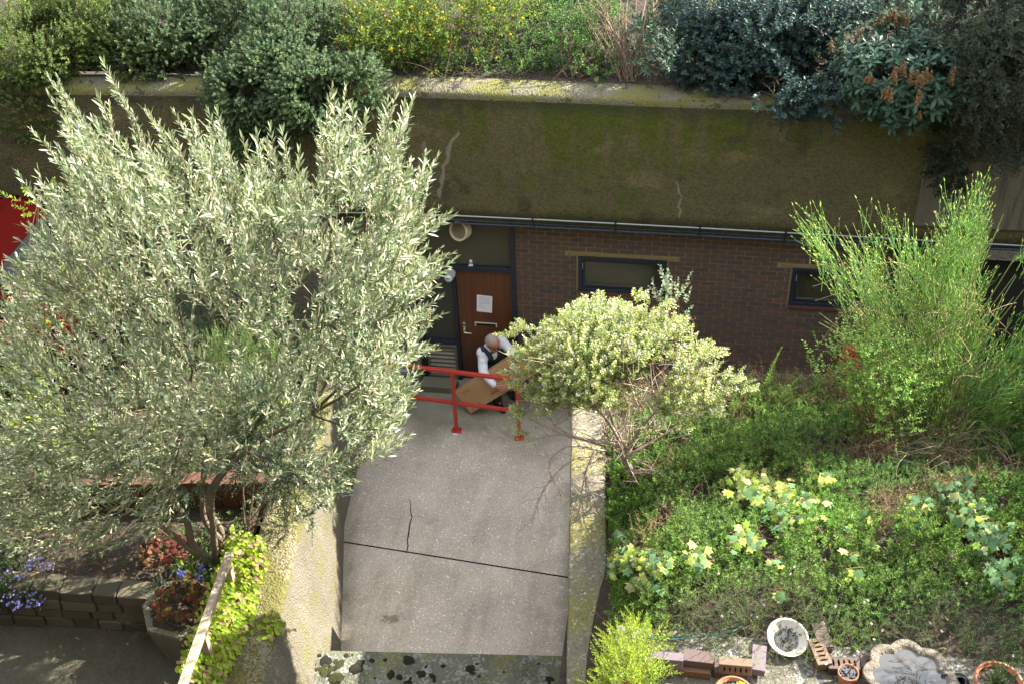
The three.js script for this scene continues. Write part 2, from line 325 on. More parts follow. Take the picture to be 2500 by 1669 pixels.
M.fascia = std({
  roughness: 0.95,
  map: (() => {
    const t = texture(2048, 512, (u, v) => {
      const x = u * 16 - 8, y = 3 + v * 2, g = hash2(Math.floor(u * 2048), Math.floor(v * 512), 2), big = fbm(u * 24, v * 4, 24, 4, 31), streak = fbm(u * 150, v * 3, 150, 3, 37, 3);
      const grain = 0.6 + 0.5 * g + 0.5 * (fbm(u * 800, v * 110, 800, 110, 5, 1) - 0.5);
      let c = mix3([0.125, 0.11, 0.056], [0.088, 0.078, 0.044], big);
      const moss = smooth(streak * 0.55 + big * 0.5 + smooth(y, 3.4, 4.8) * 0.3 - 0.1 * Math.abs(x - 0.8), 0.42, 0.8);
      c = mix3(c, [0.078, 0.094, 0.01], moss);
      c = mix3(c, [0.045, 0.042, 0.03], smooth(fbm(u * 60, v * 7, 60, 7, 77), 0.62, 0.8) * 0.6);
      c = mix3(c, [0.17, 0.14, 0.085], smooth(fbm(u * 30, v * 5, 30, 5, 66), 0.62, 0.75) * 0.6);
      c = [c[0] * grain * 1.2, c[1] * grain * 1.2, c[2] * grain * 1.0];
      const wet = smooth(y, 4.62, 4.8); c = mix3(c, [0.03, 0.032, 0.018], wet * (0.35 + 0.4 * streak)); return mix3(c, [0.3, 0.26, 0.2], runAt(x, y) * (0.6 + 0.6 * g));
    }, 1 / 16, 1 / 2);
    t.offset.set(0.5, -1.5);
    return t;
  })(),
  bumpMap: grey(1024, 1024, (u, v) => fbm(u * 90, v * 90, 90, 90, 41, 3), 0.8, 0.8), bumpScale: 0.02,
});
// pitted, lichened tops of the walls
const lichen = (base, light, yellow, k) => texture(1024, 1024, (u, v) => {
  const n = fbm(u * 6, v * 6, 6, 6, k), f = fbm(u * 60, v * 60, 60, 60, k + 3, 2), y = smooth(fbm(u * 5, v * 5, 5, 5, k + 9) + (f - 0.5) * 0.5, 0.45, 0.62), dk = smooth(fbm(u * 14, v * 14, 14, 14, k + 21) + (f - 0.5) * 0.4, 0.63, 0.7);
  let c = mix3(base, light, n + (f - 0.5) * 0.8); c = mix3(c, yellow, y * 0.75); c = mix3(c, [0.04, 0.045, 0.02], dk * 0.8);
  const g = 0.75 + 0.5 * hash2(Math.floor(u * 1024), Math.floor(v * 1024), k);
  return [c[0] * g, c[1] * g, c[2] * g];
}, 0.55, 0.55);
const roughBump = grey(1024, 1024, (u, v) => fbm(u * 70, v * 70, 70, 70, 51, 3), 0.9, 0.9);
M.coping = std({ map: lichen([0.11, 0.098, 0.062], [0.19, 0.172, 0.125], [0.14, 0.135, 0.02], 61), bumpMap: roughBump, bumpScale: 0.02 });
const capSp = speckle(1024, 1024, (u, v) => { const n = fbm(u * 5, v * 5, 5, 5, 71), f = fbm(u * 50, v * 50, 50, 50, 72, 2), y = smooth(fbm(u * 3, v * 3, 3, 3, 73) + (f - 0.5) * 0.4, 0.4, 0.62); return mix3(mix3([0.14, 0.125, 0.085], [0.25, 0.225, 0.165], n + (f - 0.5)), [0.2, 0.185, 0.035], y * 0.75); }, 0.6, 1500, 4, 20, [[0.3, 0.29, 0.27], [0.24, 0.23, 0.2], [0.36, 0.33, 0.26], [0.1, 0.1, 0.06]]);
M.cap = std({ map: texture(1024, 1024, capSp.f, 1, 1), bumpMap: grey(1024, 1024, (u, v) => 0.6 * capSp.b(u, v) + 0.4 * fbm(u * 60, v * 60, 60, 60, 75, 2), 1, 1), bumpScale: 0.018 });
M.mossCap = std({ map: texture(1024, 1024, (u, v) => { const n = fbm(u * 6, v * 6, 6, 6, 81), f = hash2(Math.floor(u * 700), Math.floor(v * 700), 9), g = fbm(u * 90, v * 90, 90, 90, 82, 2); let c = mix3([0.085, 0.08, 0.018], [0.15, 0.14, 0.036], n); c = mix3(c, [0.2, 0.172, 0.115], smooth(fbm(u * 4, v * 4, 4, 4, 83) + (g - 0.5) * 0.6, 0.55, 0.72)); const k = 0.55 + 0.8 * g * (0.6 + 0.5 * f); return [c[0] * k, c[1] * k, c[2] * k]; }, 0.7, 0.7), bumpMap: roughBump, bumpScale: 0.025 });
M.face = std({ map: texture(1024, 1024, (u, v) => { const n = fbm(u * 3, v * 3, 3, 3, 85), f = hash2(Math.floor(u * 512), Math.floor(v * 512), 6), g = fbm(u * 110, v * 110, 110, 110, 86, 2), st = fbm(u * 26, v * 2, 26, 2, 87, 3); let c = mix3([0.11, 0.096, 0.07], [0.19, 0.172, 0.135], n * 1.3 - 0.1); c = mix3(c, [0.13, 0.105, 0.06], smooth(st, 0.5, 0.8) * 0.35); c = mix3(c, [0.13, 0.125, 0.03], smooth(fbm(u * 7, v * 5, 7, 5, 88) + (g - 0.5) * 0.5, 0.56, 0.7) * 0.6); const k = g > 0.42 ? 1 : 0.62 + 0.3 * f; return [c[0] * k, c[1] * k, c[2] * k]; }, 0.8, 0.8), bumpMap: roughBump, bumpScale: 0.022 });
M.darkSlab = std({ map: texture(1024, 1024, (u, v) => { const n = fbm(u * 5, v * 5, 5, 5, 95), f = fbm(u * 60, v * 60, 60, 60, 96, 2), w = smooth(fbm(u * 9, v * 9, 9, 9, 97) + (f - 0.5) * 1.1, 0.5, 0.85); let c = mix3([0.075, 0.08, 0.05], [0.15, 0.15, 0.115], n + (f - 0.5) * 0.6); c = mix3(c, [0.27, 0.27, 0.25], w * 0.7); return mix3(c, [0.14, 0.135, 0.03], smooth(fbm(u * 3, v * 3, 3, 3, 98), 0.55, 0.7) * 0.7); }, 0.8, 0.8), bumpMap: roughBump, bumpScale: 0.012 });
M.patio = std({ map: texture(1024, 1024, (u, v) => { const n = fbm(u * 5, v * 5, 5, 5, 105), f = fbm(u * 60, v * 60, 60, 60, 106, 2), w = smooth(fbm(u * 8, v * 8, 8, 8, 107) + (f - 0.5) * 0.8, 0.5, 0.66), d = smooth(fbm(u * 22, v * 22, 22, 22, 108, 2), 0.72, 0.76); let c = mix3([0.08, 0.074, 0.05], [0.13, 0.123, 0.095], n + (f - 0.5) * 0.6); c = mix3(c, [0.26, 0.25, 0.225], w * 0.7); return mix3(c, [0.04, 0.045, 0.05], d * 0.9); }, 0.9, 0.9), bumpMap: roughBump, bumpScale: 0.01 });
M.soil = std({ map: texture(512, 512, (u, v) => { const n = fbm(u * 12, v * 12, 12, 12, 111), f = hash2(Math.floor(u * 512), Math.floor(v * 512), 8); const g = fbm(u * 60, v * 60, 60, 60, 113, 2); return mix3([0.016, 0.012, 0.008], [0.06, 0.043, 0.028], n * 0.5 + f * 0.3 + (g - 0.35) * 0.7); }, 0.9, 0.9), bumpMap: grey(512, 512, (u, v) => fbm(u * 28, v * 28, 28, 28, 114, 5), 0.9, 0.9), bumpScale: 0.03 });
M.path = std({ map: texture(512, 512, (u, v) => { const n = fbm(u * 6, v * 6, 6, 6, 115), f = fbm(u * 70, v * 70, 70, 70, 116, 2); return mix3([0.04, 0.038, 0.023], [0.085, 0.08, 0.055], n + (f - 0.5) * 0.7); }, 0.5, 0.5), bumpMap: roughBump, bumpScale: 0.01 });
M.mortar = std({ map: texture(512, 512, (u, v) => { const n = fbm(u * 9, v * 9, 9, 9, 121), f = hash2(Math.floor(u * 512), Math.floor(v * 512), 3); const k = 0.8 + 0.35 * n + 0.15 * f; return [0.26 * k, 0.2 * k, 0.1 * k]; }, 0.8, 0.8) });
M.rough = std({ map: texture(512, 512, (u, v) => { const n = fbm(u * 5, v * 5, 5, 5, 131), g = fbm(u * 80, v * 80, 80, 80, 132, 2), f = hash2(Math.floor(u * 400), Math.floor(v * 400), 3); const k = 0.5 + 0.6 * g + 0.3 * f; return mix3([0.16 * k, 0.14 * k, 0.1 * k], [0.22 * k, 0.2 * k, 0.16 * k], n); }, 0.8, 0.8), bumpMap: roughBump, bumpScale: 0.03 });
const brickGrain = texture(256, 256, (u, v) => { const k = 0.8 + 0.4 * fbm(u * 22, v * 22, 22, 22, 141, 3); return [k, k, k]; }, 3, 3);
const brickTones = [[0.088, 0.06, 0.05], [0.096, 0.064, 0.05], [0.082, 0.059, 0.052], [0.072, 0.056, 0.053], [0.1, 0.066, 0.05], [0.09, 0.061, 0.052], [0.13, 0.06, 0.044]].map((c) => std({ color: rgb(...c), map: brickGrain, roughness: 0.85 }));
M.navy = std({ color: rgb(0.012, 0.02, 0.034), roughness: 0.45 });
M.panel = std({ map: texture(256, 256, (u, v) => { const k = 0.85 + 0.3 * fbm(u * 5, v * 5, 5, 5, 151); return [0.075 * k, 0.07 * k, 0.046 * k]; }, 0.7, 0.7), roughness: 0.6 });
M.wood = new THREE.MeshPhysicalMaterial({ roughness: 0.55, clearcoat: 0.2, clearcoatRoughness: 0.4, map: texture(512, 1024, (u, v) => { const g = fbm(u * 26 + fbm(u * 3, v * 3, 3, 3, 163) * 2, v * 2, 26, 2, 161, 4), f = fbm(u * 120, v * 4, 120, 4, 162, 2), wear = smooth(fbm(u * 12, v * 24, 12, 24, 164), 0.66, 0.74) * (1 - smooth(v, 0.0, 0.55)); let c = mix3([0.07, 0.022, 0.008], [0.16, 0.06, 0.02], g * 0.9 + (f - 0.5) * 0.5); c = mix3(c, [0.035, 0.017, 0.01], (1 - smooth(v, 0.0, 0.5)) * 0.6); return mix3(c, [0.2, 0.12, 0.07], wear * 0.7); }, 1 / 0.8, 1 / 2.15) });
M.red = new THREE.MeshPhysicalMaterial({ roughness: 0.45, clearcoat: 0.3, clearcoatRoughness: 0.4, map: texture(256, 256, (u, v) => { const n = fbm(u * 10, v * 10, 10, 10, 171), ch = smooth(fbm(u * 40, v * 40, 40, 40, 172), 0.72, 0.76); return mix3(mix3([0.42, 0.026, 0.016], [0.5, 0.04, 0.022], n), [0.16, 0.06, 0.04], ch * 0.6); }, 1.5, 1.5) });
M.steel = std({ color: rgb(0.36, 0.38, 0.41), metalness: 0.5, roughness: 0.5 });
M.blueSteel = std({ color: rgb(0.05, 0.085, 0.14), roughness: 0.4 });
M.chrome = std({ color: rgb(0.75, 0.74, 0.7), metalness: 1, roughness: 0.22 });
M.cream = std({ color: rgb(0.55, 0.49, 0.35), roughness: 0.6 });
M.white = std({ color: rgb(0.72, 0.72, 0.72), roughness: 0.5 });
M.dark = std({ color: rgb(0.01, 0.01, 0.011), roughness: 0.6 });
M.void = std({ color: rgb(0.012, 0.011, 0.008) });
M.glass = new THREE.MeshPhysicalMaterial({ color: rgb(0.95, 0.96, 0.93), transmission: 1, thickness: 0, roughness: 0.12 });
M.terracotta = std({ map: texture(256, 256, (u, v) => { const n = fbm(u * 6, v * 6, 6, 6, 181), w = smooth(fbm(u * 14, v * 14, 14, 14, 182), 0.62, 0.75); return mix3(mix3([0.34, 0.12, 0.06], [0.44, 0.18, 0.09], n), [0.45, 0.36, 0.28], w * 0.4); }, 2, 2), roughness: 0.85 });
M.block = [[0.085, 0.035, 0.024], [0.1, 0.04, 0.026], [0.07, 0.031, 0.023]].map((c) => std({ color: rgb(...c), map: brickGrain, roughness: 0.85 }));
M.yardBrick = [[0.13, 0.1, 0.115], [0.09, 0.058, 0.052], [0.15, 0.1, 0.062], [0.08, 0.05, 0.04], [0.15, 0.075, 0.038]].map((c) => std({ color: rgb(...c), map: brickGrain, roughness: 0.7 }));
M.stone = [[0.16, 0.135, 0.09], [0.12, 0.105, 0.07], [0.19, 0.16, 0.105]].map((c) => std({ color: rgb(...c), map: brickGrain, bumpMap: roughBump, bumpScale: 0.02 }));
M.bark = std({ map: texture(256, 512, (u, v) => { const n = fbm(u * 14, v * 6, 14, 6, 191), g = fbm(u * 40, v * 40, 40, 40, 192, 2); return mix3([0.09, 0.07, 0.045], [0.26, 0.22, 0.16], n * 0.8 + (g - 0.4) * 0.6); }, 4, 2), bumpMap: grey(256, 512, (u, v) => fbm(u * 20, v * 8, 20, 8, 193, 3), 4, 2), bumpScale: 0.012 });
M.twig = std({ color: rgb(0.17, 0.12, 0.08) });
M.darkTwig = std({ color: rgb(0.1, 0.07, 0.045) });
M.redTwig = std({ color: rgb(0.22, 0.1, 0.06) });
M.timber = std({ map: texture(256, 1024, (u, v) => { const g = fbm(u * 18, v * 3, 18, 3, 201, 4), k = smooth(fbm(u * 4, v * 9, 4, 9, 202), 0.6, 0.75); return mix3(mix3([0.27, 0.215, 0.15], [0.4, 0.34, 0.26], g), [0.24, 0.2, 0.13], k * 0.6); }, 6, 0.6), roughness: 0.9 });

// ───────── the ground and its levels ─────────
struct('ground', (() => { const g = new THREE.PlaneGeometry(240, 240); g.rotateX(-Math.PI / 2); g.translate(0, -0.45, 0); return boxUV(g); })(), M.soil);
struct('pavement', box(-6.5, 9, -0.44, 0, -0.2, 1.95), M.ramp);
const baseX = (z) => z < 3.2 ? -2.09 + 0.1 * (z - 3.2) * -1 * -1 : -2.09 + (z - 3.2) * 0.262, topX = (z) => -1.92 + 0.102 * (z - 4.76), capX = (z) => 0.97 + 0.0945 * (z - 3.61);
const rampY = (z) => lerp(0.004, 0.42, clamp((z - 1.95) / 4.1, 0, 1.4));
{                                                        // two slabs with a dark joint and a hair crack between them
  const ramp = new THREE.Group(); ramp.name = 'ramp'; ramp.userData.kind = 'structure'; scene.add(ramp);
  const onRamp = (u, v) => { let y = 0.2, p; for (let k = 0; k < 6; k++) { p = onY(u, v, y); y = rampY(p.z); } p.y = y; return p; };
  const jl = onRamp(820, 1319), jr = onRamp(1420, 1414);
  const slab = (za, zb) => { const rows = [], n = 18; for (let i = 0; i <= n; i++) { const r = []; for (let k = 0; k <= 14; k++) { const t = k / 14, z = lerp(za(t), zb(t), i / n); r.push(V(lerp(-2.7, 1.6, t), rampY(z), z)); } rows.push(r); } return loft(rows, false); };
  const joint = (t) => { const x = lerp(-2.7, 1.6, t); return lerp(jl.z, jr.z, (x - jl.x) / (jr.x - jl.x)); };
  const ramps = [slab(() => 1.95, (t) => joint(t) - 0.012), slab((t) => joint(t) + 0.012, () => 7.6)];
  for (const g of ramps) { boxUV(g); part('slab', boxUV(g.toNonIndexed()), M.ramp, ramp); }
  part('joint', (() => { const rows = []; for (let k = 0; k <= 14; k++) { const t = k / 14, x = lerp(-2.7, 1.6, t), z = joint(t); rows.push([V(x, rampY(z) - 0.02, z - 0.02), V(x, rampY(z) - 0.02, z + 0.02)]); } return loft(rows); })(), M.void, ramp);
  const crack = [[1000, 1218], [1003, 1235], [1002, 1248], [1006, 1262], [1001, 1275], [999, 1290], [997, 1305], [994, 1320], [996, 1332], [992, 1350]].map(([u, v]) => onRamp(u, v).add(V(0, 0.003, 0)));
  const rows = crack.map((p, i) => { const w = 0.003 + 0.006 * Math.sin((i + 1) / 10 * 2.4) * rr(0.6, 1.2); return [p.clone().add(V(-w, 0, 0)), p.clone().add(V(w, 0, 0))]; });
  part('crack', loft(rows, true), M.void, ramp);
}
// raised garden on the left, soil over the top of the bank, sloping bed on the right
struct('garden_soil', box(-16, -2.42, -0.44, 1.93, 2.2, 6.05), M.soil);
struct('yard', box(-16, -4.2, -0.44, 1.9, 0.62, 2.19), M.path);
struct('garden_path', box(-16, -2.42, -0.44, 1.4, 6.06, 12), M.path);
const bankY = (x, z) => { const s = 2.86 + 0.3 * clamp(z - 3.3, 0, 3.6), near = smooth(x, 1.35, 2.3); return lerp(Math.min(s, 2.92), s, near) + 0.12 * (noise3(x * 1.3, 0, z * 1.3, 5) - 0.5); };
{ const rows = []; for (let i = 0; i <= 40; i++) { const r = []; for (let k = 0; k <= 40; k++) { const x = lerp(1.25, 12, (k / 40) ** 1.4), z0 = 3.35 - 0.19 * (x - 1.2), z = lerp(Math.max(z0, 1.6), 7.45, i / 40); r.push(V(x, bankY(x, z), z)); } rows.push(r); } struct('garden_bank', boxUV(loft(rows)), M.soil); }
{ const rows = []; for (let i = 0; i <= 24; i++) { const r = []; for (let k = 0; k <= 50; k++) { const x = lerp(-16, 14, k / 50), z = lerp(x < -1.8 ? 0.05 : -0.08, -9, i / 24); r.push(V(x, 4.86 + 0.25 * smooth(-z, 0, 2) + 0.12 * noise3(x, 1, z) - 0.05 * Math.max(0, -z - 3), z)); } rows.push(r); } struct('planting_bank', boxUV(loft(rows, true)), M.soil); }
struct('patio', box(1.75, 12, 3.7, 4.0, 7.46, 12), M.patio);

// ───────── walls beside the ramp ─────────
function wallAlong(zs, prof) { return loft(zs.map((z) => prof(z))); }
const wob = (p, k = 0.012) => p.add(V((noise3(p.x * 9, p.y * 9, p.z * 9, 3) - 0.5) * k, (noise3(p.x * 9, p.y * 9, p.z * 9, 9) - 0.5) * k, 0));
const zL = Array.from({ length: 46 }, (_, i) => lerp(1.7, 8.2, i / 45));
{
  const w = thing('retaining_wall', 'low mossy concrete wall with pale rough face, left of the ramp, creeper spilling onto it', 'wall');
  part('wall_face', loft(zL.map((z) => { const b = Math.max(baseX(z), topX(z) - 0.05), t = topX(z), y0 = rampY(z) - 0.1, r = []; for (let k = 0; k <= 12; k++) { const s = k / 12; r.push(wob(V(lerp(b, t, s), lerp(y0, 1.95, s), z))); } return r; }), false), M.face, w);
  part('wall_top', loft(zL.map((z) => { const t = topX(z), r = [V(t, 1.95, z), V(t - 0.015, 1.985, z), V(t - 0.05, 2.005, z)]; for (let k = 1; k <= 4; k++) r.push(V(t - 0.05 - 0.4 * k / 4, 2.01, z)); r.push(V(t - 0.46, 1.9, z), V(t - 0.46, 1.3, z)); return r.map((p) => wob(p, 0.016)); })), M.mossCap, w);
}
const zR = Array.from({ length: 34 }, (_, i) => lerp(3.59, 8.2, i / 33));
{
  const w = thing('garden_wall', 'concrete wall with lichen-spotted stony flat top along the right side of the ramp', 'wall');
  part('wall_top', loft(zR.map((z) => { const a = capX(z), r = [V(a, 2.9, z), V(a, 2.97, z), V(a + 0.02, 3, z)]; for (let k = 1; k <= 4; k++) r.push(V(a + 0.02 + 0.33 * k / 4, 3, z)); r.push(V(a + 0.37, 2.97, z), V(a + 0.37, 2.6, z)); return r.map((p) => wob(p, 0.014)); }), true), M.cap, w);
  part('wall_face', loft(zR.map((z) => { const a = capX(z), r = []; for (let k = 0; k <= 6; k++) r.push(wob(V(a + 0.004, lerp(-0.4, 2.9, k / 6), z))); return r; }), true), M.face, w);
  part('wall_end', box(capX(3.59) + 0.01, capX(3.59) + 0.37, -0.4, 2.97, 3.57, 3.6), M.face, w);
}
{ // far edge of the bed, standing over the walkway
  const w = thing('bed_wall', 'concrete edge wall holding the overgrown bed above the walkway by the brick building', 'wall');
  part('wall_face', loft([1.3, 4, 7, 11].map((x) => { const z = Math.max(3.35 - 0.19 * (x - 1.2), 1.6) - 0.01; return [V(x, -0.4, z), V(x, 1.5, z), V(x, 2.84, z)]; }), true), M.rough, w);
}
{
  const s = thing('concrete_slab', 'dark mossy concrete slab crossing the near end of the ramp', 'slab');
  const p = onY(757, 1583, 1.1), q = onY(1385, 1597, 1.1), rows = [];
  for (let i = 0; i <= 20; i++) { const t = i / 20, x = lerp(-2.0, 1.3, t), z = lerp(p.z, q.z, (x - p.x) / (q.x - p.x)); rows.push([V(x, 0.5, z), V(x, 1.07, z), V(x, 1.1, z + 0.02), V(x, 1.1, z + 0.6), V(x, 1.1, z + 1.6), V(x, 0.6, z + 1.6)].map((v) => wob(v, 0.008))); }
  part('slab_top', loft(rows), M.darkSlab, s);
  const lump = (k) => { const g = mergeVertices(new THREE.IcosahedronGeometry(1, 3).deleteAttribute('normal').deleteAttribute('uv')), p = g.attributes.position; for (let i = 0; i < p.count; i++) { const x = p.getX(i), y = p.getY(i), z = p.getZ(i), a = 0.55 + 0.75 * noise3(x * 1.7 + k * 9, z * 1.7, y, 5) + 0.35 * (noise3(x * 5 + k, z * 5, y * 5, 8) - 0.5); p.setXYZ(i, x * a, y * (0.6 + 0.8 * noise3(x * 4, k, z * 4, 9)), z * a); } g.computeVertexNormals(); return boxUV(g, 0.3); };
  const cushions = [0, 1, 2, 3, 4].map(lump), cm = [[0.03, 0.03, 0.014], [0.07, 0.075, 0.012], [0.022, 0.021, 0.015]].map((q) => std({ map: texture(128, 128, (u, v) => { const f = hash2(Math.floor(u * 128), Math.floor(v * 128), 7), n = fbm(u * 9, v * 9, 9, 9, 311), k = 0.35 + 1.0 * n + 0.5 * f; return [q[0] * k, q[1] * k, q[2] * k]; }, 6, 6), bumpMap: roughBump, bumpScale: 0.09 }));
  const spots = [[795, 1612, 22], [830, 1620, 16], [868, 1632, 20], [820, 1655, 20], [845, 1600, 9], [908, 1612, 8], [940, 1610, 6], [998, 1612, 17], [955, 1645, 15], [975, 1652, 9], [1030, 1645, 12], [1055, 1650, 8], [1082, 1625, 7], [1148, 1632, 13], [1165, 1620, 5], [790, 1640, 16], [1000, 1666, 9], [860, 1598, 5], [1060, 1660, 7], [1230, 1640, 4], [1315, 1620, 5], [1340, 1657, 9], [1378, 1655, 6], [915, 1655, 4], [1040, 1627, 5], [1170, 1650, 4], [886, 1615, 6], [812, 1632, 11], [780, 1600, 8], [760, 1625, 10]];
  spots.forEach(([u, v, r], i) => { for (let q = 0; q < (r > 8 ? 3 : 1); q++) { const f = q ? 0.5 : 0.85, c = onY(u + (q ? gauss() * r * 0.9 : 0), v + (q ? gauss() * r * 0.8 : 0), 1.1), m = part('moss_cushion', pick(cushions), cm[u < 870 && (i + q) % 2 ? 1 : i % 3 === 0 ? 2 : 0], s); m.position.copy(c); const k = r / 215 * f; m.scale.set(k * rr(0.85, 1.3), k * 0.22, k * rr(0.7, 1.1)); m.rotation.y = rnd() * 6; } });
}

// ───────── the service building with its brick wall and concrete band ─────────
const bld = thing('service_building', 'dark brick building under a mossy concrete band, with a brown door and narrow windows', 'building');
const faceZ = (x) => x > -1.7 ? 0.25 : 0.25 + Math.min(0.05, (-1.7 - x) * 0.2) + (-1.7 - x) * 0.06;
{
  const xs = [-16, -12, -9, -7, -5.5, -4.3, -3.2, -2.4, -1.9, -1.7, -1.3, -0.5, 0.5, 1.5, 2.5, 3.5, 4.5, 5.5, 6.5, 8, 11, 14];
  const fine = []; for (let i = 0; i + 1 < xs.length; i++) for (let k = 0; k < 4; k++) fine.push(lerp(xs[i], xs[i + 1], k / 4)); fine.push(14);
  part('concrete_band', boxUV(loft(fine.map((x) => { const z = faceZ(x), r = [V(x, 3.06, -0.05), V(x, 3.055, z)]; for (let k = 1; k <= 8; k++) r.push(V(x, lerp(3.055, 4.84, k / 8), z)); return r.map((p) => wob(p, 0.012)); }), false)), M.fascia, bld);
  part('coping', boxUV(loft(fine.map((x) => { const z = faceZ(x); return [V(x, 4.84, z), V(x, 4.875, z - 0.006), V(x, 4.91, z - 0.025), V(x, 4.935, z - 0.06), V(x, 4.95, z - 0.12), V(x, 4.965, z - 0.22), V(x, 4.97, z - 0.33), V(x, 4.6, z - 0.34)].map((p) => wob(p, 0.014)); }), false)), M.coping, bld);
  part('rough_pier', cat([box(-2.35, -1.68, -0.3, 3.05, -0.3, 0.2, 0.01)]), M.rough, bld);
  part('rough_wall', box(-16, -2.36, -0.4, 3.05, -0.3, 0.12), M.rough, bld);
}
// bricks: rows of 75 mm, joints 10 mm, set 7 mm proud of the mortar
{
  const wallShape = new THREE.Shape([[-0.2, -0.35], [9.5, -0.35], [9.5, 3.05], [-0.2, 3.05]].map(([x, y]) => new THREE.Vector2(x, y)));
  for (const [a, b, c, d] of [[0.68, 1.9, 1.8, 2.385], [3.58, 4.8, 1.77, 2.385]]) wallShape.holes.push(new THREE.Path([[a, c], [a, d], [b, d], [b, c]].map(([x, y]) => new THREE.Vector2(x, y))));
  const back = part('brick_wall', boxUV(new THREE.ExtrudeGeometry(wallShape, { depth: 0.243, bevelEnabled: false }).translate(0, 0, -0.25)), M.mortar, bld);
  const full = box(-0.1055, 0.1055, -0.031, 0.031, -0.05, 0), rest = [], cells = [];
  const holes = [[0.66, 1.92, 1.775, 2.4], [0.5, 2.06, 2.39, 2.45], [3.56, 4.82, 1.745, 2.4], [3.41, 4.97, 2.39, 2.45]];
  for (let k = -4; k < 41; k++) {
    const y = 2.72 - 0.075 * k;
    for (let j = -3; j < 43; j++) {
      let x0 = 0.225 * j + (k & 1 ? 0.1125 : 0) + 0.007, x1 = x0 + 0.211;
      x0 = Math.max(x0, -0.195); x1 = Math.min(x1, 9.4);
      let segs = [[x0, x1]];
      for (const h of holes) if (y + 0.03 > h[2] && y - 0.03 < h[3]) segs = segs.flatMap(([a, b]) => [[a, Math.min(b, h[0] - 0.005)], [Math.max(a, h[1] + 0.005), b]].filter(([p, q]) => q - p > 0.03));
      for (const [a, b] of segs) if (b - a > 0.03) cells.push({ x: (a + b) / 2, w: b - a, y, k });
    }
  }
  const sizes = new Map(), geoFor = (w) => { const key = Math.round(w * 100); if (!sizes.has(key)) sizes.set(key, box(-w / 2, w / 2, -0.031, 0.031, -0.05, 0, 0)); return sizes.get(key); };
  let n = 0; const groups = brickTones.map(() => []);
  for (const c of cells) {
    const t = rnd() < 0.03 ? 6 : Math.floor(rnd() * 6), dz = rr(-0.002, 0.002);
    if (n < 300 && c.k >= -1 && c.k <= 20 && c.x < 3.5) { n++; const m = part('brick', Math.abs(c.w - 0.211) < 0.004 ? full : geoFor(c.w), brickTones[t], back); m.position.set(c.x, c.y, dz); }
    else { const g = geoFor(c.w).clone(); g.translate(c.x, c.y, dz); groups[t].push(g); }
  }
  groups.forEach((g, t) => { if (g.length) stuffPart('bricks', cat(g), brickTones[t], back); });
}
function windowAt(x0, x1, y0, y1) {
  const z = -0.03, f = part('window', cat([box(x0, x1, y1 - 0.05, y1, z - 0.05, z + 0.04, 0.004), box(x0, x1, y0, y0 + 0.055, z - 0.05, z + 0.04, 0.004), box(x0, x0 + 0.055, y0 + 0.055, y1 - 0.05, z - 0.05, z + 0.04, 0.004), box(x1 - 0.055, x1, y0 + 0.055, y1 - 0.05, z - 0.05, z + 0.04, 0.004)]), M.navy, bld);
  const a = x0 + 0.058, b = x1 - 0.058, c = y0 + 0.058, d = y1 - 0.053;
  part('sash', cat([box(a, b, d - 0.035, d, z - 0.03, z + 0.02, 0.003), box(a, b, c, c + 0.04, z - 0.03, z + 0.02, 0.003), box(a, a + 0.035, c + 0.04, d - 0.035, z - 0.03, z + 0.02, 0.003), box(b - 0.035, b, c + 0.04, d - 0.035, z - 0.03, z + 0.02, 0.003)]), M.navy, f);
  part('glazing_bead', cat([box(a + 0.035, b - 0.035, d - 0.043, d - 0.035, z - 0.02, z + 0.012), box(a + 0.035, b - 0.035, c + 0.04, c + 0.048, z - 0.02, z + 0.012), box(a + 0.035, a + 0.043, c + 0.048, d - 0.043, z - 0.02, z + 0.012), box(b - 0.043, b - 0.035, c + 0.048, d - 0.043, z - 0.02, z + 0.012)]), M.panel, f);
  part('pane', box(a + 0.043, b - 0.043, c + 0.048, d - 0.043, z - 0.012, z - 0.008), M.glass, f);
  part('blind', box(x0 + 0.01, x1 - 0.01, y0 + 0.01, y1 - 0.01, z - 0.11, z - 0.1), std({ map: texture(256, 128, (u, v) => { const n = fbm(u * 4, v * 3, 4, 3, 221), e = smooth(fbm(u * 3, v * 2, 3, 2, 222), 0.5, 0.7); return mix3(mix3([0.06, 0.055, 0.03], [0.1, 0.098, 0.056], n), [0.03, 0.034, 0.032], e * 0.7); }, 0.8, 1.6) }), f);
  for (const x of [x0 + 0.062, x1 - 0.062]) part('hinge', box(x - 0.006, x + 0.006, y1 - 0.2, y1 - 0.11, z + 0.025, z + 0.046, 0.003), M.steel, f);
  part('sill', box(x0 - 0.01, x1 + 0.01, y0 - 0.05, y0 - 0.002, z - 0.05, 0.025, 0.004), std({ color: rgb(0.09, 0.035, 0.025), roughness: 0.7 }), bld);
  part('lintel', box(x0 - 0.14, x1 + 0.14, y1 + 0.012, y1 + 0.06, -0.1, 0.005, 0.004), std({ map: texture(256, 64, (u, v) => { const n = fbm(u * 20, v * 5, 20, 5, 231); return mix3([0.16, 0.12, 0.055], [0.25, 0.19, 0.09], n); }, 1, 1) }), bld);
}
windowAt(0.68, 1.9, 1.8, 2.385); windowAt(3.58, 4.8, 1.77, 2.385);
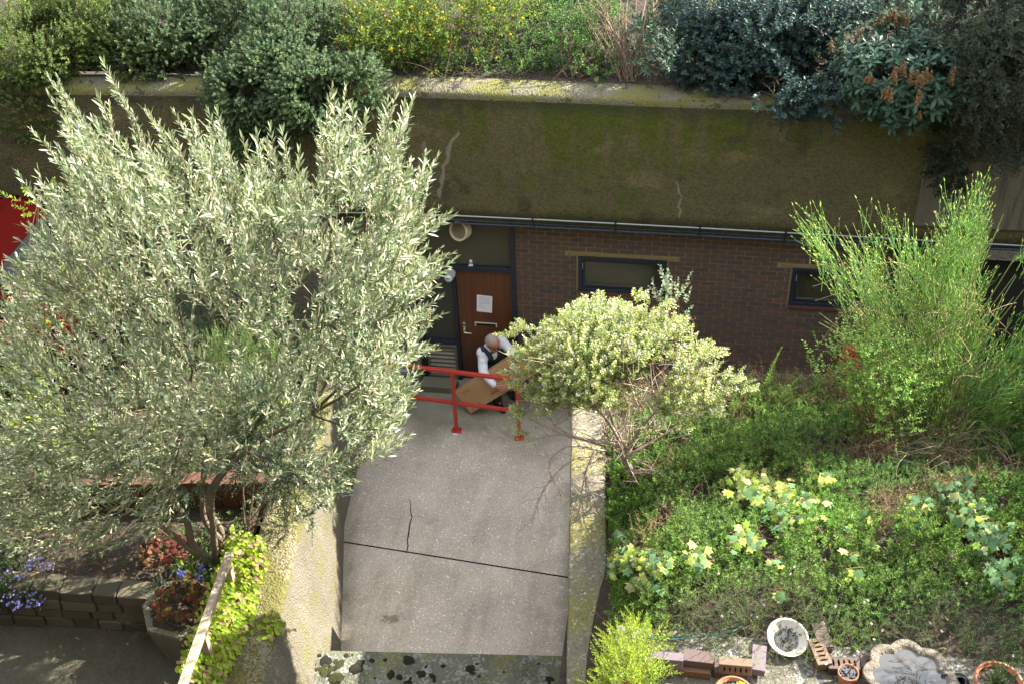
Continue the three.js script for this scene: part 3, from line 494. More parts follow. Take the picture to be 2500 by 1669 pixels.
// entrance: navy steel frame, brown door, dark panels, louvred grille
{
  const z = -0.05;
  part('door_frame', cat([box(-0.27, -0.2, -0.1, 3.05, z - 0.08, 0.02, 0.004), box(-1.13, -1.075, -0.1, 2.05, z - 0.06, 0.005, 0.004), box(-1.68, -1.6, -0.1, 3.05, z - 0.06, 0.015, 0.004), box(-1.6, -0.27, 2.03, 2.11, z - 0.06, 0.006, 0.004), box(-1.6, -1.13, 0.66, 0.73, z - 0.06, 0.0, 0.004)]), M.navy, bld);
  part('transom_panel', box(-1.6, -0.27, 2.11, 3.05, z - 0.06, z), M.panel, bld);
  part('side_panel', box(-1.6, -1.13, 0.73, 2.03, z - 0.06, z - 0.005), std({ color: rgb(0.05, 0.052, 0.042), roughness: 0.35 }), bld);
  const d = part('door', box(-1.072, -0.272, -0.08, 2.028, z - 0.05, z + 0.005, 0.003), M.wood, bld);
  part('letterbox', cat([box(-0.84, -0.51, 1.075, 1.09, z + 0.005, z + 0.02, 0.003), box(-0.84, -0.82, 1.02, 1.075, z + 0.005, z + 0.02, 0.003), box(-0.53, -0.51, 1.02, 1.075, z + 0.005, z + 0.02, 0.003)]), M.cream, d);
  part('letter_slot', box(-0.82, -0.53, 1.03, 1.074, z + 0.003, z + 0.008), M.void, d);
  part('handle', cat([box(-1.02, -0.985, 0.87, 1.0, z + 0.005, z + 0.013, 0.003), tube([V(-1.0, 0.92, z + 0.01), V(-1.0, 0.92, z + 0.055), V(-0.97, 0.915, z + 0.06), V(-0.89, 0.912, z + 0.06)], 0.011, 0.008, 8, 10)]), M.chrome, d);
  { const g = new THREE.CylinderGeometry(0.022, 0.022, 0.014, 18); g.rotateX(Math.PI / 2); g.translate(-1.0, 1.06, z + 0.012); part('lock', g, M.chrome, d); }
  { const b = part('louvre_grille', cat([box(-1.59, -1.13, 0.615, 0.655, z - 0.06, 0.01, 0.004), box(-1.59, -1.13, 0.03, 0.07, z - 0.06, 0.01, 0.004), box(-1.59, -1.555, 0.07, 0.615, z - 0.06, 0.01, 0.004), box(-1.165, -1.13, 0.07, 0.615, z - 0.06, 0.01, 0.004), box(-1.555, -1.165, 0.07, 0.615, z - 0.07, z - 0.055)]), std({ color: rgb(0.13, 0.12, 0.085), roughness: 0.5 }), bld);
    const sl = box(-0.195, 0.195, -0.004, 0.004, -0.035, 0.035); sl.rotateX(0.75);
    for (let k = 0; k < 7; k++) { const m = part('slat', sl, std({ color: rgb(0.2, 0.185, 0.135), roughness: 0.5 }), b); m.position.set(-1.36, 0.105 + k * 0.077, z + 0.01); } }
  part('kick_panel', box(-1.6, -1.13, -0.1, 0.03, z - 0.06, 0.002, 0.004), M.navy, bld);
  part('threshold', box(-1.62, -0.25, -0.05, -0.01, -0.1, 0.1, 0.01), M.rough, bld);
  part('concrete_kerb', box(-1.66, -1.12, -0.05, 0.12, 0.1, 0.34, 0.02), M.walk, bld);
  part('door_stop', cat([box(-0.86, -0.82, 2.15, 2.19, z, z + 0.03, 0.005), box(-0.87, -0.81, 2.1, 2.12, z, z + 0.05, 0.005)]), M.white, bld);
}
// blank concrete panel at the far right
{
  const p = onZ(2264, 392, 0.3), q = onZ(2264, 545, 0.3);
  part('concrete_panel', box(p.x, 14, q.y - 0.05, p.y, 0.2, 0.3, 0.01), std({ map: texture(512, 512, (u, v) => { const n = fbm(u * 5, v * 5, 5, 5, 241), g = fbm(u * 60, v * 60, 60, 60, 242, 2), s = fbm(u * 30, v * 2, 30, 2, 243); return mix3(mix3([0.1, 0.088, 0.06], [0.16, 0.145, 0.11], n + (g - 0.5) * 0.4), [0.06, 0.055, 0.04], smooth(s, 0.55, 0.75) * 0.7); }, 0.6, 0.6) }), bld);
  part('lower_beam', box(p.x + 0.3, 14, q.y - 0.55, q.y - 0.4, 0.1, 0.24, 0.01), M.rough, bld);
  part('dark_recess', box(p.x - 0.1, 14, -0.3, q.y - 0.04, -0.1, 0.05), M.void, bld);
}
// conduits along the foot of the band
{
  const conduit = (label, y, z, r, m) => { const t = thing('conduit_pipe', label, 'pipe', V(0, 0, 0), 'conduits under the concrete band'); part('pipe', tube([V(-4.2, y, faceZ(-4.2) + z), V(-1.7, y, 0.25 + z + 0.03), V(0, y, 0.25 + z), V(8, y - 0.02, 0.25 + z)], r, r, 8, 40), m, t); const clip = box(-0.012, 0.012, -r - 0.012, r + 0.012, -0.03, r + 0.006, 0.003); for (let x = -1; x < 5; x += 1.1) { const c = part('clip', clip, M.navy, t); c.position.set(x, y, 0.25 + z); } };
  conduit('pale grey conduit, topmost of the three along the foot of the concrete band', 3.125, 0.02, 0.0115, M.steel);
  conduit('blue conduit between the pale conduit and the lowest one over the brick wall', 3.035, -0.022, 0.0125, M.blueSteel);
  conduit('blue conduit, lowest of the three running above the brick wall', 2.965, -0.047, 0.0125, M.blueSteel);
}
{ // round extract vent over the door
  const v = thing('round_vent', 'cream round vent cowl with mesh above the brown door', 'vent', onZ(1119, 564, 0.12));
  v.rotation.set(-0.3, -0.4, 0);
  const ring = lathe([[0.125, -0.12], [0.14, -0.12], [0.145, 0.0], [0.145, 0.012], [0.122, 0.012], [0.118, 0], [0.118, -0.03]], 36); ring.rotateX(Math.PI / 2);
  part('cowl', ring, M.cream, v);
  const back = new THREE.CircleGeometry(0.118, 30); back.translate(0, 0, -0.035); part('fan_throat', back, std({ color: rgb(0.05, 0.04, 0.025) }), v);
  for (let k = -4; k <= 4; k++) { const h = Math.sqrt(0.118 ** 2 - (k * 0.025) ** 2), a = part('mesh_wire', tube([V(k * 0.025, -h, -0.005), V(k * 0.025, h, -0.005)], 0.0045, 0.0045, 4, 1), std({ color: rgb(0.4, 0.33, 0.2) }), v), b = part('mesh_wire', tube([V(-h, k * 0.025, -0.012), V(h, k * 0.025, -0.012)], 0.0045, 0.0045, 4, 1), std({ color: rgb(0.36, 0.3, 0.17) }), v); a.rotation.z = b.rotation.z = 0.7; }
}
{ // dome camera
  const c = thing('security_camera', 'small white dome security camera at the top corner of the brown door', 'security camera', V(-1.13, 1.98, 0.02));
  const base = lathe([[0, 0.06], [0.07, 0.06], [0.078, 0.03], [0.078, 0], [0, 0]], 28); base.rotateX(1.1); part('housing', base, std({ color: rgb(0.3, 0.31, 0.33), roughness: 0.5 }), c);
  const dome = new THREE.SphereGeometry(0.06, 24, 12, 0, 6.3, 0, 1.7); dome.rotateX(1.9); dome.translate(-0.02, -0.045, 0.05); part('dome', dome, M.white, c);
  part('lens_window', box(-0.05, 0.005, -0.035, -0.015, 0.085, 0.108, 0.006), std({ color: rgb(0.005, 0.06, 0.12), roughness: 0.2 }), c);
}
{ // notice on the door, lines of print too small to read
  const cv = document.createElement('canvas'); cv.width = 210; cv.height = 297; const g = cv.getContext('2d');
  g.fillStyle = '#f0ecf4'; g.fillRect(0, 0, 210, 297); g.fillStyle = 'rgba(70,70,95,.55)';
  for (let k = 0; k < 12; k++) { if (k === 9) continue; let x = k < 8 ? 26 + (k % 3) * 8 : 24; const end = k < 8 ? 190 - (k % 4) * 12 : 90 + (k % 2) * 25; while (x < end) { const w = 6 + hash2(x, k, 3) * 16; g.fillRect(x, 24 + k * 17, w, 5); x += w + 5; } }
  const t = new THREE.CanvasTexture(cv); t.colorSpace = THREE.SRGBColorSpace;
  const n = solo('paper_notice', new THREE.BoxGeometry(0.225, 0.3, 0.002), [M.white, M.white, M.white, M.white, std({ map: t, roughness: 0.5 }), M.white], 'white printed paper notice taped to the brown door', 'notice');
  n.position.set(-0.68, 1.43, -0.042); n.rotation.z = -0.06;
}
{ // red box on the wall behind the small pale shrub
  const p = onZ(2058, 838, 0.02), q = onZ(2185, 905, 0.02), b = thing('wall_cabinet', 'red cabinet on the brick wall, half hidden behind the pale green shrub', 'cabinet');
  part('cabinet', box(p.x, q.x, q.y, p.y, 0.003, 0.16, 0.01), M.red, b);
  part('door', box(p.x + 0.03, q.x - 0.03, q.y + 0.03, p.y - 0.03, 0.161, 0.172, 0.004), M.red, b);
}
// ───────── red handrail ─────────
{
  const r = thing('handrail', 'red painted steel handrail with two bars in front of the brown door', 'railing');
  const feet = [onY(962, 1029, 0), onY(1115, 1050, 0), onY(1268, 1070, 0)], post = box(-0.025, 0.025, 0, 1.09, -0.025, 0.025, 0.004), plate = box(-0.07, 0.07, 0.001, 0.014, -0.055, 0.055, 0.003);
  feet[0].y = feet[1].y = feet[2].y = 0;
  for (const f of feet) { const p = part('post', post, M.red, r); p.position.copy(f); const b = part('base_plate', plate, M.red, p); for (const [x, z] of [[-0.05, 0.04], [0.05, 0.04], [-0.05, -0.04], [0.05, -0.04]]) { const bolt = part('bolt', new THREE.CylinderGeometry(0.009, 0.009, 0.02, 6), M.red, p); bolt.position.set(x, 0.022, z); } }
  const a = feet[0].clone().lerp(feet[1], -1.05), e = feet[2].clone().add(V(0.04, 0, 0.0)), L = a.distanceTo(e), bar = (y, h, d, n) => { const g = box(0, L, -h / 2, h / 2, -d / 2, d / 2, 0.004); const m = part(n, g, M.red, r); m.position.set(a.x, y, a.z); m.rotation.y = -Math.atan2(e.z - a.z, e.x - a.x); };
  bar(1.105, 0.045, 0.055, 'top_rail'); bar(0.53, 0.045, 0.045, 'middle_rail');
  const p = part('post', post, M.red, r); p.position.copy(a.clone().lerp(e, 0.02));
  solo('paper_scrap', box(-0.035, 0.035, 0, 0.004, -0.012, 0.012), M.white, 'small white paper scrap on the concrete at the foot of a red post', 'litter').position.copy(onY(1111, 1059, 0.001));
}
// ───────── galvanised channel behind the olive ─────────
{
  const t = thing('steel_channel', 'galvanised steel channel with two ribs lying along the wall behind the olive tree', 'channel');
  part('tray', box(-4.25, -1.75, 0.28, 0.3, 0.42, 0.86), M.steel, t);
  for (const [y, z, h] of [[0.5, 0.44, 0.07], [0.42, 0.62, 0.07], [0.36, 0.84, 0.1]]) part('rib', box(-4.25, -1.75, y - h, y, z - 0.035, z + 0.035, 0.01), M.steel, t);
}

// ───────── cardboard box and the man who carries it ─────────
const boxU = V(0.756, 0.654, 0).normalize(), boxN = V(-0.228, 0.263, 0.935);
boxN.addScaledVector(boxU, -boxN.dot(boxU)).normalize();
const boxW = boxU.clone().cross(boxN).normalize();        // down the front face
const boxA = V(-1.065, 0.32, 0.65);
{
  const L = 1.72, H = 0.4, D = 0.16, at = (u, w, n) => boxA.clone().addScaledVector(boxU, u).addScaledVector(boxW, w).addScaledVector(boxN, n);
  const t = thing('cardboard_box', 'long brown cardboard box tilted in the arms of the man behind the red handrail', 'box', at(L / 2, H / 2, -D / 2));
  t.quaternion.setFromRotationMatrix(new THREE.Matrix4().makeBasis(boxU, boxW.clone().negate(), boxN));
  const card = texture(512, 256, (u, v) => { const n = fbm(u * 8, v * 8, 8, 8, 251), f = fbm(u * 90, v * 20, 90, 20, 252, 2); return mix3([0.33, 0.2, 0.105], [0.4, 0.255, 0.14], n * 0.7 + f * 0.4); }, 1, 1);
  const cv = document.createElement('canvas'); cv.width = 1720; cv.height = 400; const g = cv.getContext('2d');
  g.fillStyle = '#a9845c'; g.fillRect(0, 0, 1720, 400);
  for (let i = 0; i < 2600; i++) { g.fillStyle = `rgba(${rnd() < 0.5 ? '120,88,56' : '196,160,118'},.10)`; g.fillRect(rnd() * 1720, rnd() * 400, rr(10, 90), rr(1, 4)); }
  g.fillStyle = 'rgba(70,48,30,.8)'; g.textAlign = 'center'; g.textBaseline = 'middle';
  g.save(); g.translate(610, 318); g.rotate(Math.PI); g.font = '600 58px serif'; g.fillText('natural', 0, 0); g.restore();
  g.fillStyle = 'rgba(80,55,34,.62)';
  for (const [x, y, n, h] of [[700, 110, 4, 30], [790, 60, 3, 16], [720, 190, 6, 26], [900, 215, 6, 26], [980, 120, 5, 26]]) for (let k = 0; k < n; k++) g.fillRect(x + k * 22, y, 8 + hash2(k, x, 2) * 9, h * (0.6 + 0.4 * hash2(x, k, 5)));
  g.fillStyle = 'rgba(92,62,38,.4)'; for (const [x, y] of [[105, 60], [150, 52], [196, 66], [84, 300], [128, 326], [215, 330], [60, 356]]) { g.fillRect(x, y, 34, 26); g.fillRect(x + 6, y + 30, 22, 10); }
  g.fillStyle = 'rgba(215,180,140,.35)'; g.fillRect(0, 12, 1720, 7);
  const front = new THREE.CanvasTexture(cv); front.colorSpace = THREE.SRGBColorSpace;
  const cm = std({ map: card, roughness: 0.85 });
  part('carton', boxUV(new RoundedBoxGeometry(L, H, D, 2, 0.008)), cm, t);
  const pl = new THREE.PlaneGeometry(L - 0.02, H - 0.016); pl.translate(0, 0, D / 2 + 0.002); part('printed_face', pl, std({ map: front, roughness: 0.85 }), t);
  part('flap', box(-L / 2 + 0.004, L / 2 - 0.004, H / 2 + 0.001, H / 2 + 0.006, 0.005, D / 2 - 0.002, 0.002), cm, t);
  part('flap', box(-L / 2 + 0.004, L / 2 - 0.004, H / 2 + 0.001, H / 2 + 0.005, -D / 2 + 0.002, -0.005, 0.002), cm, t);
  part('packing_tape', box(-L / 2, L / 2, H / 2 + 0.007, H / 2 + 0.0085, -0.03, 0.035), std({ color: rgb(0.5, 0.36, 0.2), roughness: 0.35 }), t);
}
// field of tapered capsules, joined smoothly, meshed on a grid
function flesh(bones, cell, k = 0.03, extra) {
  const lo = V(1e9, 1e9, 1e9), hi = V(-1e9, -1e9, -1e9);
  for (const [a, b, ra, rb] of bones) { for (const [p, r] of [[a, ra], [b, rb]]) { lo.min(p.clone().addScalar(-r - cell * 4)); hi.max(p.clone().addScalar(r + cell * 4)); } }
  const size = hi.clone().sub(lo), N = Math.ceil(Math.max(size.x, size.y, size.z) / cell) + 4, mc = new MarchingCubes(N, undefined, false, false, 160000), half = N / 2 * cell, c = lo.clone().add(hi).multiplyScalar(0.5);
  mc.isolation = 0;
  const B = bones.map(([a, b, ra, rb, s]) => ({ a, d: b.clone().sub(a), l2: b.distanceToSquared(a) || 1e-9, ra, rb, s: s ?? [1, 1, 1] }));
  const p = V();
  for (let z = 0; z < N; z++) for (let y = 0; y < N; y++) for (let x = 0; x < N; x++) {
    p.set(c.x - half + x * cell, c.y - half + y * cell, c.z - half + z * cell);
    let sum = 0, best = 1e9;
    for (const o of B) {
      const px = p.x - o.a.x, py = p.y - o.a.y, pz = p.z - o.a.z, t = clamp((px * o.d.x + py * o.d.y + pz * o.d.z) / o.l2, 0, 1);
      const dx = px - o.d.x * t, dy = py - o.d.y * t, dz = pz - o.d.z * t, d = Math.sqrt(dx * dx + dy * dy + dz * dz) - lerp(o.ra, o.rb, t);
      if (d < best) best = d;
      if (d < k * 5) sum += Math.exp(-d / (k * 0.5));
    }
    let d = sum > 0 ? -Math.log(sum) * k * 0.5 : best;
    if (extra) d = extra(p, d);
    mc.field[z * N * N + y * N + x] = -d;
  }
  mc.update();
  const pos = new Float32Array(mc.count * 3);
  for (let i = 0; i < mc.count; i++) { pos[i * 3] = mc.positionArray[i * 3] * half + c.x; pos[i * 3 + 1] = mc.positionArray[i * 3 + 1] * half + c.y; pos[i * 3 + 2] = mc.positionArray[i * 3 + 2] * half + c.z; }
  let g = new THREE.BufferGeometry();
  g.setAttribute('position', new THREE.BufferAttribute(pos, 3));
  g = mergeVertices(g, cell * 0.02); g.computeVertexNormals();
  return g;
}
{
  const man = thing('person', 'man in dark waistcoat and white shirt bending over a long cardboard box', 'person');
  const skin = std({ color: rgb(0.42, 0.19, 0.125), roughness: 0.6 }), shirt = std({ color: rgb(0.68, 0.7, 0.76), roughness: 0.8 }), vest = std({ color: rgb(0.018, 0.026, 0.045), roughness: 0.8 }), trouser = std({ color: rgb(0.014, 0.015, 0.019), roughness: 0.85 }), hairM = std({ color: rgb(0.34, 0.285, 0.25), roughness: 0.9, bumpMap: roughBump, bumpScale: 0.01 });
  const pelvis = V(-0.62, 0.64, 0.16), waist = V(-0.59, 0.77, 0.27), chest = V(-0.535, 0.94, 0.4), neck = V(-0.5, 1.06, 0.47), head = V(-0.485, 1.185, 0.525);
  const shR = V(-0.655, 0.955, 0.475), shL = V(-0.395, 1.085, 0.355), elR = V(-0.615, 0.745, 0.665), wrR = V(-0.445, 0.635, 0.8), elL = V(-0.235, 0.985, 0.44), wrL = V(-0.11, 1.0, 0.62);
  const hipR = V(-0.68, 0.62, 0.2), hipL = V(-0.53, 0.65, 0.12), knR = V(-0.5, 0.42, 0.5), knL = V(-0.3, 0.44, 0.36), anR = V(-0.45, 0.1, 0.52), anL = V(-0.34, 0.1, 0.2), toeR = V(-0.37, 0.04, 0.64), toeL = V(-0.24, 0.04, 0.34);
  const f = V(0.66, -0.42, 0.62).normalize(), s = V(0.62, 0.1, -0.6).normalize(), sx = f.clone().cross(V(0, 1, 0)).normalize(), up = sx.clone().cross(f).normalize();   // face ahead, face left, crown
  const h = (a, b, c) => head.clone().addScaledVector(f, a).addScaledVector(sx, b).addScaledVector(up, c);
  // head: skull, jaw, brow, nose, ears
  const headBones = [[h(-0.025, 0, 0.035), h(0.02, 0, 0.045), 0.088, 0.083], [h(0.03, 0, -0.02), h(0.045, 0, -0.085), 0.066, 0.042], [h(-0.03, 0, -0.05), neck.clone().addScaledVector(f, -0.01), 0.06, 0.06], [h(0.085, -0.03, 0.02), h(0.085, 0.03, 0.02), 0.013, 0.013], [h(0.094, 0, 0.01), h(0.118, 0, -0.03), 0.009, 0.014], [h(0.078, -0.035, -0.025), h(0.07, -0.035, -0.03), 0.018, 0.018], [h(0.078, 0.035, -0.025), h(0.07, 0.035, -0.03), 0.018, 0.018], [h(0.088, -0.02, -0.062), h(0.088, 0.02, -0.062), 0.008, 0.008], [h(0.086, -0.016, -0.074), h(0.086, 0.016, -0.074), 0.009, 0.009], [h(-0.005, -0.083, 0.015), h(-0.012, -0.088, -0.025), 0.018, 0.012], [h(-0.005, 0.083, 0.015), h(-0.012, 0.088, -0.025), 0.018, 0.012]];
  // hand on the front of the box: palm and five fingers
  const hand = (wr, palmDir, across, nrm, curl) => {
    const b = [], p0 = wr.clone(), pc = wr.clone().addScaledVector(palmDir, 0.055), kn = (i) => wr.clone().addScaledVector(palmDir, 0.088 - Math.abs(i - 1.2) * 0.004).addScaledVector(across, (i - 1.5) * 0.021);
    b.push([p0, pc, 0.026, 0.022]);
    for (let i = 0; i < 4; i++) b.push([pc.clone().addScaledVector(across, (i - 1.5) * 0.012), kn(i), 0.017, 0.0115]);
    const len = [0.07, 0.08, 0.075, 0.058];
    for (let i = 0; i < 4; i++) { const d1 = palmDir.clone().addScaledVector(across, (i - 1.5) * 0.16).addScaledVector(nrm, -0.12 * curl).normalize(), k1 = kn(i).addScaledVector(d1, len[i] * 0.5), d2 = d1.clone().addScaledVector(nrm, -0.35 * curl).normalize(), k2 = k1.clone().addScaledVector(d2, len[i] * 0.3), d3 = d2.clone().addScaledVector(nrm, -0.3 * curl).normalize(), k3 = k2.clone().addScaledVector(d3, len[i] * 0.25); b.push([kn(i), k1, 0.0098, 0.009], [k1, k2, 0.009, 0.0082], [k2, k3, 0.0082, 0.007]); }
    const t0 = wr.clone().addScaledVector(palmDir, 0.025).addScaledVector(across, -0.024), t1 = t0.clone().addScaledVector(palmDir, 0.03).addScaledVector(across, -0.035), t2 = t1.clone().addScaledVector(palmDir, 0.035).addScaledVector(across, -0.012);
    b.push([t0, t1, 0.014, 0.011], [t1, t2, 0.0105, 0.008]);
    return b;
  };
  const palmR = boxU.clone().multiplyScalar(0.25).addScaledVector(boxW, 0.95).normalize(), acR = boxN.clone().cross(palmR).normalize().negate();
  const rh = hand(wrR.clone().addScaledVector(palmR, 0.01), boxU.clone().multiplyScalar(0.62).addScaledVector(boxW, 0.75).addScaledVector(boxN, -0.12).normalize(), boxU.clone().multiplyScalar(-0.75).addScaledVector(boxW, 0.62).normalize(), boxN, 0.35);
  const lh = hand(wrL, V(0.75, -0.3, 0.5).normalize(), V(0.4, 0.2, -0.6).normalize(), V(0.1, 0.9, 0.3).normalize(), 0.5);
  const bodyBones = [[pelvis, waist, 0.13, 0.115], [waist, chest, 0.115, 0.125], [chest, neck, 0.11, 0.06], [shR, shL, 0.06, 0.06], [neck, head, 0.055, 0.05], [shR, elR, 0.05, 0.04], [elR, wrR, 0.04, 0.026], [shL, elL, 0.05, 0.04], [elL, wrL, 0.04, 0.026], [hipR, knR, 0.085, 0.055], [hipL, knL, 0.085, 0.055], [knR, anR, 0.055, 0.028], [knL, anL, 0.055, 0.028], [anR, toeR, 0.026, 0.018], [anL, toeL, 0.026, 0.018]];
  part('body', mergeGeometries([flesh(bodyBones, 0.014, 0.03), flesh(headBones, 0.004, 0.012), flesh(rh, 0.003, 0.006), flesh(lh, 0.003, 0.006)]), skin, man);
  const fold = (amp) => (p, d) => d + amp * (noise3(p.x * 16, p.y * 22, p.z * 16, 4) - 0.5) + amp * 0.5 * (noise3(p.x * 40, p.y * 46, p.z * 40, 6) - 0.5);
  part('shirt', flesh([[pelvis, waist, 0.138, 0.13], [waist, chest, 0.13, 0.138], [chest, neck.clone().addScaledVector(up, -0.035), 0.118, 0.066], [shR, shL, 0.072, 0.072], [shR, elR.clone().add(V(0.005, 0.01, 0)), 0.075, 0.066], [elR, wrR.clone().lerp(elR, 0.08), 0.062, 0.046], [shL, elL, 0.074, 0.064], [elL, wrL.clone().lerp(elL, 0.1), 0.06, 0.044]], 0.008, 0.024, fold(0.018)), shirt, man);
  part('cuff', flesh([[wrR.clone().lerp(elR, 0.13), wrR.clone().lerp(elR, 0.02), 0.044, 0.042]], 0.005, 0.01), shirt, man);
  const armR = elR.clone().sub(shR).normalize(), armL = elL.clone().sub(shL).normalize();
  const facing = V(0.62, 0.05, 0.72).normalize();
  part('waistcoat', flesh([[pelvis.clone().lerp(waist, 0.3), waist, 0.15, 0.142], [waist, chest, 0.142, 0.15], [chest, neck.clone().addScaledVector(up, -0.04), 0.13, 0.07], [shR.clone().lerp(shL, 0.1), shL.clone().lerp(shR, 0.1), 0.082, 0.082]], 0.008, 0.024, (p, d) => {
    let e = fold(0.012)(p, d);
    for (const [q, a] of [[shR, armR], [shL, armL]]) { const r = p.clone().sub(q).addScaledVector(a, -0.03), along = r.dot(a), rad = r.addScaledVector(a, -along).length(); e = Math.max(e, -(Math.max(rad - 0.088, -(along + 0.028)))); }   // arm holes
    const n = p.clone().sub(neck), v = n.dot(facing), side = Math.abs(n.dot(sx)), down = -n.dot(V(-0.1, 0.85, 0.3).normalize());
    if (v > 0) e = Math.max(e, -(side - 0.055 * clamp(1 - down / 0.26, 0, 1)) > 0 && down < 0.26 ? 0.02 : e);   // open at the collar
    return Math.max(e, -(n.length() - 0.075));
  }), vest, man);
  part('collar', flesh([[h(-0.05, -0.062, -0.115), h(0.045, -0.03, -0.145), 0.016, 0.012], [h(-0.05, 0.062, -0.115), h(0.045, 0.03, -0.145), 0.016, 0.012], [h(-0.05, -0.062, -0.115), h(-0.075, 0, -0.105), 0.016, 0.016], [h(-0.05, 0.062, -0.115), h(-0.075, 0, -0.105), 0.016, 0.016]], 0.004, 0.008), shirt, man);
  part('tie', flesh([[h(0.05, 0, -0.14), h(0.062, 0, -0.17), 0.016, 0.014], [h(0.062, 0, -0.17), h(0.03, 0, -0.3), 0.014, 0.024]], 0.005, 0.01), std({ color: rgb(0.03, 0.035, 0.06), roughness: 0.6 }), man);
  part('trousers', flesh([[pelvis, waist.clone().lerp(pelvis, 0.4), 0.146, 0.14], [hipR, knR, 0.1, 0.072], [hipL, knL, 0.1, 0.072], [knR, anR.clone().add(V(0, -0.06, 0)), 0.072, 0.066], [knL, anL.clone().add(V(0, -0.035, 0)), 0.072, 0.064]], 0.011, 0.03, fold(0.018)), trouser, man);
  for (const [a, t] of [[anR, toeR], [anL, toeL]]) part('shoe', flesh([[a.clone().add(V(0, -0.05, 0)).addScaledVector(t.clone().sub(a).setY(0).normalize(), -0.04), t, 0.05, 0.042], [t, t.clone().addScaledVector(t.clone().sub(a).setY(0).normalize(), 0.05), 0.042, 0.034], [a.clone().add(V(0, -0.04, 0)), a.clone().add(V(0, 0.02, 0)), 0.054, 0.052]], 0.007, 0.02, (p, d) => Math.max(d, 0.003 - p.y)), M.dark, man);
  part('hair', flesh([[h(-0.028, 0, 0.037), h(0.008, 0, 0.048), 0.0895, 0.0835], [h(-0.05, 0, -0.02), h(-0.045, 0, -0.05), 0.078, 0.068]], 0.004, 0.012, (p, d) => { const n = p.clone().sub(head), a = n.dot(f), c = n.dot(up); const e = d + 0.006 * (noise3(p.x * 150, p.y * 130, p.z * 130, 3) - 0.5); return Math.max(e, a - 0.052 - 0.25 * (c - 0.06), (a + 0.02) * 0.9 - (c + 0.01) * 1.3 - 0.012); }), hairM, man);
  const gl = [];
  for (const b of [-1, 1]) { const ring = new THREE.TorusGeometry(0.021, 0.0028, 5, 18); const q = new THREE.Quaternion().setFromRotationMatrix(new THREE.Matrix4().makeBasis(sx, up, f)); ring.applyQuaternion(q); const c = h(0.107, b * 0.031, 0.004); ring.translate(c.x, c.y, c.z); gl.push(ring, tube([h(0.104, b * 0.052, 0.008), h(0.04, b * 0.082, 0.01), h(-0.01, b * 0.09, 0.005)], 0.003, 0.003, 5, 6)); }
  gl.push(tube([h(0.112, -0.01, 0.006), h(0.112, 0.01, 0.006)], 0.003, 0.003, 5, 1));
  part('spectacles', cat(gl), M.dark, man);
  for (const b of [-1, 1]) { const e = new THREE.SphereGeometry(0.0095, 10, 8); const c = h(0.084, b * 0.031, 0.003); e.translate(c.x, c.y, c.z); part('eye', e, std({ color: rgb(0.12, 0.09, 0.07), roughness: 0.2 }), man); const w = tube([h(0.096, b * 0.016, 0.026), h(0.097, b * 0.032, 0.03), h(0.088, b * 0.048, 0.024)], 0.004, 0.003, 5, 5); part('eyebrow', w, hairM, man); }
}
